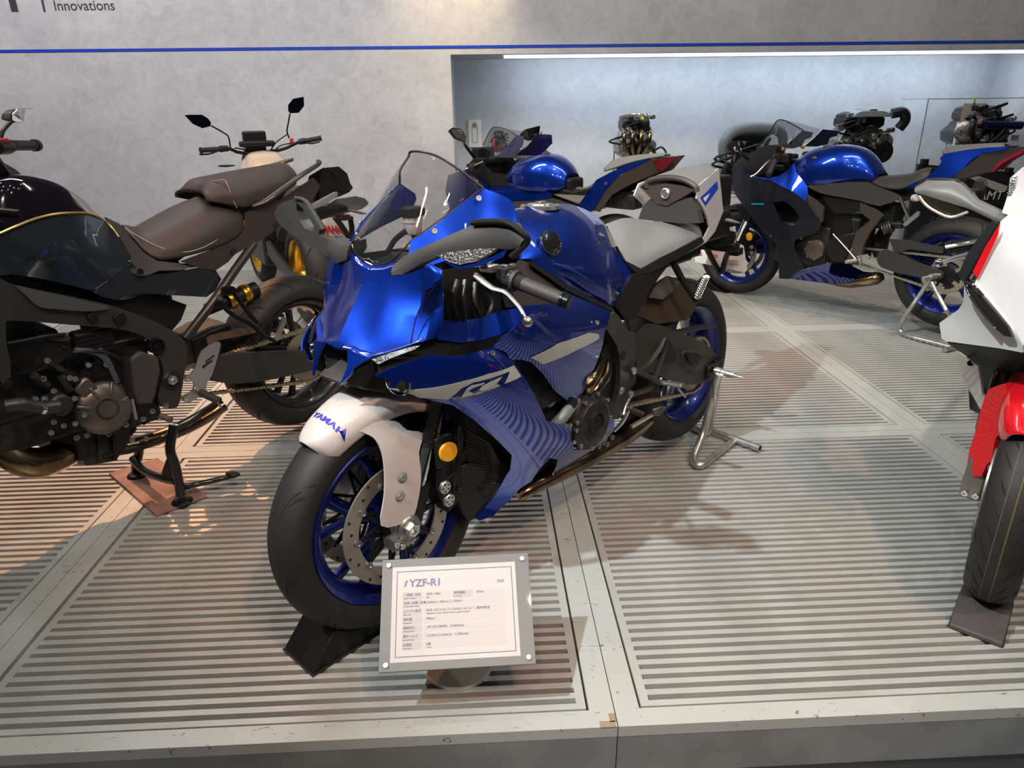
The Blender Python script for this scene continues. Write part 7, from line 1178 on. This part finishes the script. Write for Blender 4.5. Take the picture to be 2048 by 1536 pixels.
# ================================================================ engines on the niche shelf
EB = mat('engine_dark', (.018, .018, .019), .35, .5); EA = mat('engine_aluminium', (.42, .40, .37), .35, .85, noise=(60, (.14, .13, .12), .42, .6)); EY = mat('yellow_tag', (.75, .65, .05), .5)
def display_engine(label, cx, cy, z0, z1, w, seed, head=True, pipes=4, pipem=BRASS, bodym=None, shell=None, shelf=.52, pulley=0, depth=.30):
    random.seed(seed); H = z1-z0
    t = thing('display_engine', label, 'engine', loc=(cx, cy, shelf), group='cutaway display engines')
    zz = z0-shelf
    bodym = bodym or EA
    blk = obj('crankcase', M().loft([[vec((x*w, y*depth, zz+z*H)) for x, y in ((-a, -b), (a, -b), (a*1.05, 0), (a, b), (-a, b), (-a*1.08, 0))] for a, b, z in ((.26, .36, .0), (.36, .46, .10), (.38, .5, .34), (.30, .42, .50), (.27, .38, .62))]), bodym, t, bev=.008)
    obj('cylinder_head', M().loft([[vec((x*w, y*depth, zz+z*H)) for x, y in ((-a, -b), (a, -b), (a, b), (-a, b))] for a, b, z in ((.24, .30, .60), (.29, .36, .68), (.29, .36, .84), (.25, .30, .92))]), EB, t, bev=.008)
    obj('cam_cover', M().loft([[vec((x*w, y*depth, zz+z*H)) for x, y in ((-a, -b), (a, -b), (a, b), (-a, b))] for a, b, z in ((.28, .32, .86), (.28, .30, .94), (.20, .20, 1.0))]), shell or EB, t, bev=.008)
    for k in range(pipes):
        x = (-.27+.54*k/max(1, pipes-1))*w
        obj('exhaust_pipe', M().tube([(x, -.40*depth, zz+.66*H), (x*1.0-.03*w, -.72*depth, zz+.58*H), (x*.9-.05*w, -.74*depth, zz+.30*H), (x*.4-.02*w, -.55*depth, zz+.02*H)], .036*w+.004, 10, 4), pipem, t)
    for (x, z, r) in ((.30, .28, .13), (-.24, .22, .10)):
        o = obj('round_cover', M().lathe([(r*w, -.03), (r*w, 0), (r*w*.85, .01), (r*w*.3, .014), (.0001, .014)], (x*w, -.50*depth, zz+z*H), (.1, -1, .05), 24), bodym, t)
    if pulley:
        for (x, z, r) in ((.28, .06, .15), (-.12, .10, .10), (.06, .02, .07)):
            obj('pulley', M().lathe([(r*w, 0), (r*w, .012), (r*w*.9, .008), (r*w*.9, .022), (r*w*.4, .022), (r*w*.35, .010), (.0001, .010)], (x*w, -.52*depth, zz+z*H), (0, -1, 0), 28), EB, t)
    for k in range(34):
        x = random.uniform(-.42, .42)*w; z = zz+random.uniform(.1, .95)*H; s = random.uniform(.05, .11)*w
        if k % 3 == 0: obj('fitting', M().box((x, -.52*depth, z), (s, .05, s*.7)), random.choice((EA, EB, ALUD)), t, sm=False, bev=.003)
        elif k % 3 == 1: obj('fitting', M().cyl((x, -.40*depth, z), (x+s*.2, -.60*depth, z+s*.1), s*.5, 12, ch=.002), random.choice((EA, ALU, EB)), t)
        else: obj('hose', M().tube([(x, -.5*depth, z), (x+s, -.64*depth, z+s*.6), (x+s*2.2*random.choice((-1, 1)), -.58*depth, z-s*.6), (x+s*1.5, -.45*depth, z-s*1.5)], s*.16+.002, 8, 4), EB, t)
    bolts(t, [(random.uniform(-.36, .36)*w, -.47*depth, zz+random.uniform(.08, .6)*H) for k in range(22)], (0, -1, 0), .009, .009, ALU)
    for sx in (-.40, .40):
        obj('stand_rod', M().tube([(sx*w, 0, .004), (sx*w, 0, zz+.12*H)], .006, 8), CHROME, t)
    obj('stand_base', M().box((0, 0, .008), (w*1.05, depth*.9, .016)), mat('clear_stand_base', (.55, .56, .55), .2, .2) if 'clear_stand_base' not in bpy.data.materials else bpy.data.materials['clear_stand_base'], t, bev=.003)
    return t, zz, H
def at5(u0, v0, u1, v1, P): return P
P = [(0.87,5.25,1.206),(1.273,5.25,0.865)]; t, zz, H = display_engine('tall four-pipe engine with bronze headers on rods in the niche', (P[0][0]+P[1][0])/2, 5.25, P[1][2], P[0][2], P[1][0]-P[0][0], 3)
obj('yellow_plug', M().cyl((.03, -.17, zz+.93*H), (.03, -.19, zz+.93*H), .012, 12), EY, t); obj('yellow_plug', M().cyl((.12, -.17, zz+.10*H), (.12, -.19, zz+.10*H), .014, 12), EY, t)
for k in range(3): obj('fuel_rail', M().tube([(-.16+.05*k, -.16, zz+.96*H), (-.05+.05*k, -.18, zz+1.02*H), (.06+.02*k, -.15, zz+.97*H)], .006, 8, 3), CHROME, t)
P = [(1.794,5.25,1.081),(2.359,5.25,0.566)]; t, zz, H = display_engine('large engine with a grey intake dome left behind the navy bike', (P[0][0]+P[1][0])/2, 5.25, P[1][2], P[0][2], P[1][0]-P[0][0], 5, pipes=3, pipem=EB)
w_ = P[1][0]-P[0][0]; obj('intake_duct', M().tube([(-.44*w_, -.15, zz+.55*H), (-.46*w_, -.18, zz+.80*H), (-.30*w_, -.18, zz+.98*H), (.05*w_, -.18, zz+1.02*H), (.40*w_, -.16, zz+.95*H), (.50*w_, -.12, zz+.70*H)], [.035, .045, .048, .048, .045, .035], 14, 4), mat('grey_intake_plastic', (.16, .19, .21), .4), t)
obj('alternator', M().ball((.10*w_, -.20, zz+.66*H), .038, 16), EA, t)
for k in range(3): obj('intake_hose', M().tube([(-.36*w_, -.20, zz+.20*H+.02*k), (-.46*w_, -.22, zz+.30*H), (-.40*w_, -.22, zz+.42*H+.02*k)], .022, 10, 3), EB, t)
P = [(2.75,5.25,1.207),(3.357,5.25,0.859)]; t, zz, H = display_engine('wide car engine with a silver ribbed top cover above the blue tank', (P[0][0]+P[1][0])/2, 5.25, P[1][2], P[0][2], P[1][0]-P[0][0], 8, pipes=0, pulley=1)
w_ = P[1][0]-P[0][0]; obj('top_cover', M().loft([[vec((x, y, zz+z*H)) for x, y in ((-a*w_, -.22), (a*w_, -.22), (a*w_*.9, .05), (-a*w_*.9, .05))] for a, z in ((.27, .88), (.25, .97), (.12, 1.04))]), mat('blue_grey_cover', (.30, .34, .38), .3, .3), t, bev=.01)
obj('top_ridge', M().box((0, -.09, zz+1.04*H), (.12*w_, .26, .02)), ALU, t, bev=.005)
obj('intake_duct', M().tube([(.30*w_, -.18, zz+.95*H), (.44*w_, -.2, zz+.98*H), (.49*w_, -.2, zz+.80*H), (.44*w_, -.18, zz+.60*H)], .042, 14, 4), EB, t)
P = [(3.828,5.25,1.243),(4.376,5.25,0.921)]; t, zz, H = display_engine('dark blue gearbox engine inside the clear acrylic case at right', (P[0][0]+P[1][0])/2, 5.25, P[1][2], P[0][2], P[1][0]-P[0][0], 12, pipes=2, pipem=EB, bodym=mat('dark_teal_casting', (.04, .05, .06), .3, .7))
w_ = P[1][0]-P[0][0]; obj('rotor_shaft', M().cyl((-.1*w_, -.22, zz+.52*H), (.48*w_, -.22, zz+.50*H), .035, 20), mat('blue_black_drum', (.02, .02, .09), .25, .6), t); obj('flywheel', M().lathe([(.12*w_, 0), (.16*w_, .04), (.10*w_, .06), (.0001, .06)], (-.34*w_, -.16, zz+.36*H), (-.4, -1, 0), 24), EA, t)
P = [(-0.153,5.3,1.089),(-0.034,5.3,0.923)]; t, zz, H = display_engine('small cutaway engine with red painted sections seen through the rear windscreen', (P[0][0]+P[1][0])/2, 5.30, P[1][2], P[0][2], .16, 15, pipes=1, pipem=REDP, bodym=mat('red_brown_cutaway', (.34, .10, .09), .4))
ox = [(0.173,5.25,0.923)][0]; t = thing('display_engine', 'low crankcase cutaway with a slanted rod, right of the rear windscreen', 'engine', loc=(ox[0], 5.25, .52), group='cutaway display engines')
zc = ox[2]-.52
obj('crankcase', M().loft([[vec((x, y, z)) for x, y in ((-a, -.1), (a, -.1), (a, .1), (-a, .1))] for a, z in ((.16, zc-.06), (.18, zc-.02), (.12, zc+.03))]), EA, t, bev=.008)
obj('canister', M().cyl((.05, -.05, zc+.02), (.05, -.05, zc+.07), .045, 20, ch=.004), EB, t); obj('slanted_rod', M().tube([(.0, -.08, zc+.05), (.10, -.08, zc+.16)], .005, 8), CHROME, t)
obj('stand_post', M().tube([(0, 0, .004), (0, 0, zc-.04)], .012, 10), CHROME, t); obj('stand_base', M().box((0, 0, .006), (.3, .2, .012)), bpy.data.materials['clear_stand_base'], t)
# acrylic case
x0 = [(3.562,5.12,1.301)][0][0]; x1 = 4.42; zt = [(3.562,5.12,1.301)][0][2]; zb = .53
t = thing('acrylic_case', 'tall clear acrylic case around the dark engine at far right', 'display case', loc=(0, 0, zb))
hh = zt-zb
obj('front_pane', M().box(((x0+x1)/2, 5.12, hh/2), (x1-x0, .006, hh)), CLEAR, t, sm=False)
obj('side_pane', M().box((x0, 5.31, hh/2), (.006, .38, hh)), CLEAR, t, sm=False)
eg = M()
eg.box((x0, 5.12, hh/2), (.008, .008, hh)).box(((x0+x1)/2, 5.12, hh), (x1-x0, .007, .007)).box((x0, 5.31, hh), (.007, .38, .007))
obj('case_edges', eg, mat('acrylic_edge', (.25, .32, .33), .2), t, sm=False)
xe = [(3.895,5.12,1.11)][0][0]; ze = [(3.895,5.12,1.11)][0][2]-zb
obj('second_pane', M().box((xe, 5.16, ze/2), (.008, .03, ze)), mat('bright_acrylic_edge', (.6, .68, .66), .2), t, sm=False)
cdp = [(3.868,5.1,1.262),(4.075,5.1,1.096)]
c0, c1 = vec(cdp[0]), vec(cdp[1]); cdm = (c0+c1)/2
cd = obj('info_sheet', M().box(cdm, (c1[0]-c0[0], .003, c0[2]-c1[2])), PAPER, sm=False); tag(cd, 'small printed info sheet on the front of the acrylic case', 'sheet')
obj('photo_print', M().box(cdm+vec((0, -.002, .045)), (.06, .001, .045)), mat('dark_print', (.05, .03, .06), .5), cd, sm=False)
g = M()
for i in range(3):
    for j in range(3): g.box(cdm+vec((-.045+.045*i, -.002, -.01-.03*j)), (.028, .001, .006))
obj('text_lines', g, INKK, cd, sm=False)
tp_ = obj('green_tape', M().box(vec([(3.957,5.1,1.277)][0]), (.022, .003, .05)), mat('green_tape', (.35, .6, .08), .5), cd, sm=False)
wl = [(4.397,5.11,0.977)][0]; o = obj('warning_label', M().box(wl, (.07, .003, .045)), PAPER, sm=False); tag(o, 'tiny white warning label low on the acrylic case, far right', 'label')
g = M().box(vec(wl)+vec((0, -.002, .012)), (.05, .001, .006)); obj('red_line', g, mat('red_print', (.6, .1, .1), .5), o, sm=False)
# black poster board leaning behind the navy bike
bx0 = [(3.423,4.85,0.794)][0]; bx1 = [(4.275,4.85,0.712)][0]
zt0, zt1 = bx0[2], bx1[2]
t = thing('poster_board', 'black poster board with white lettering and engine parts behind the navy bike', 'board', loc=(0, 4.85, 0))
bdp = obj('board', M().prism([(bx0[0], 0, .0), (bx1[0], 0, .0), (bx1[0], 0, zt1), (bx0[0], 0, zt0)], (0, .03, 0)), mat('black_poster', (.015, .015, .017), .45), t, sm=False)
for u in (bx0, bx1): obj('board_clip', M().box((u[0]+(.05 if u is bx0 else -.05), .01, u[2]+.015), (.05, .05, .05)), BLACK, t, bev=.004)
lp = [(3.968,4.848,0.49)][0]; text('poster_lettering', 'AMT', WHITEM, bdp, (lp[0]+.03, -.002, lp[2]), (1, 0, 0), (0, 0, 1), .105, shear=.15)
gp_ = [(3.992,4.84,0.607)][0]
obj('printed_gauge', M().lathe([(.052, 0), (.062, .002), (.052, .004)], (gp_[0], -.002, gp_[2]), (0, -1, 0), 28, closed=True).lathe([(.0001, .001), (.044, .001), (.044, .003), (.0001, .003)], (gp_[0], -.002, gp_[2]), (0, -1, 0), 28), mat('grey_print', (.12, .12, .12), .4), bdp)
bp_ = [(3.889,4.82,0.672),(3.954,4.82,0.691),(4.238,4.82,0.6),(4.231,4.82,0.559),(4.132,4.82,0.569)]
obj('printed_bracket', M().prism([(p[0], -.004, p[2]) for p in bp_], (0, .003, 0)), mat('pale_print', (.45, .43, .38), .5), bdp, sm=False)
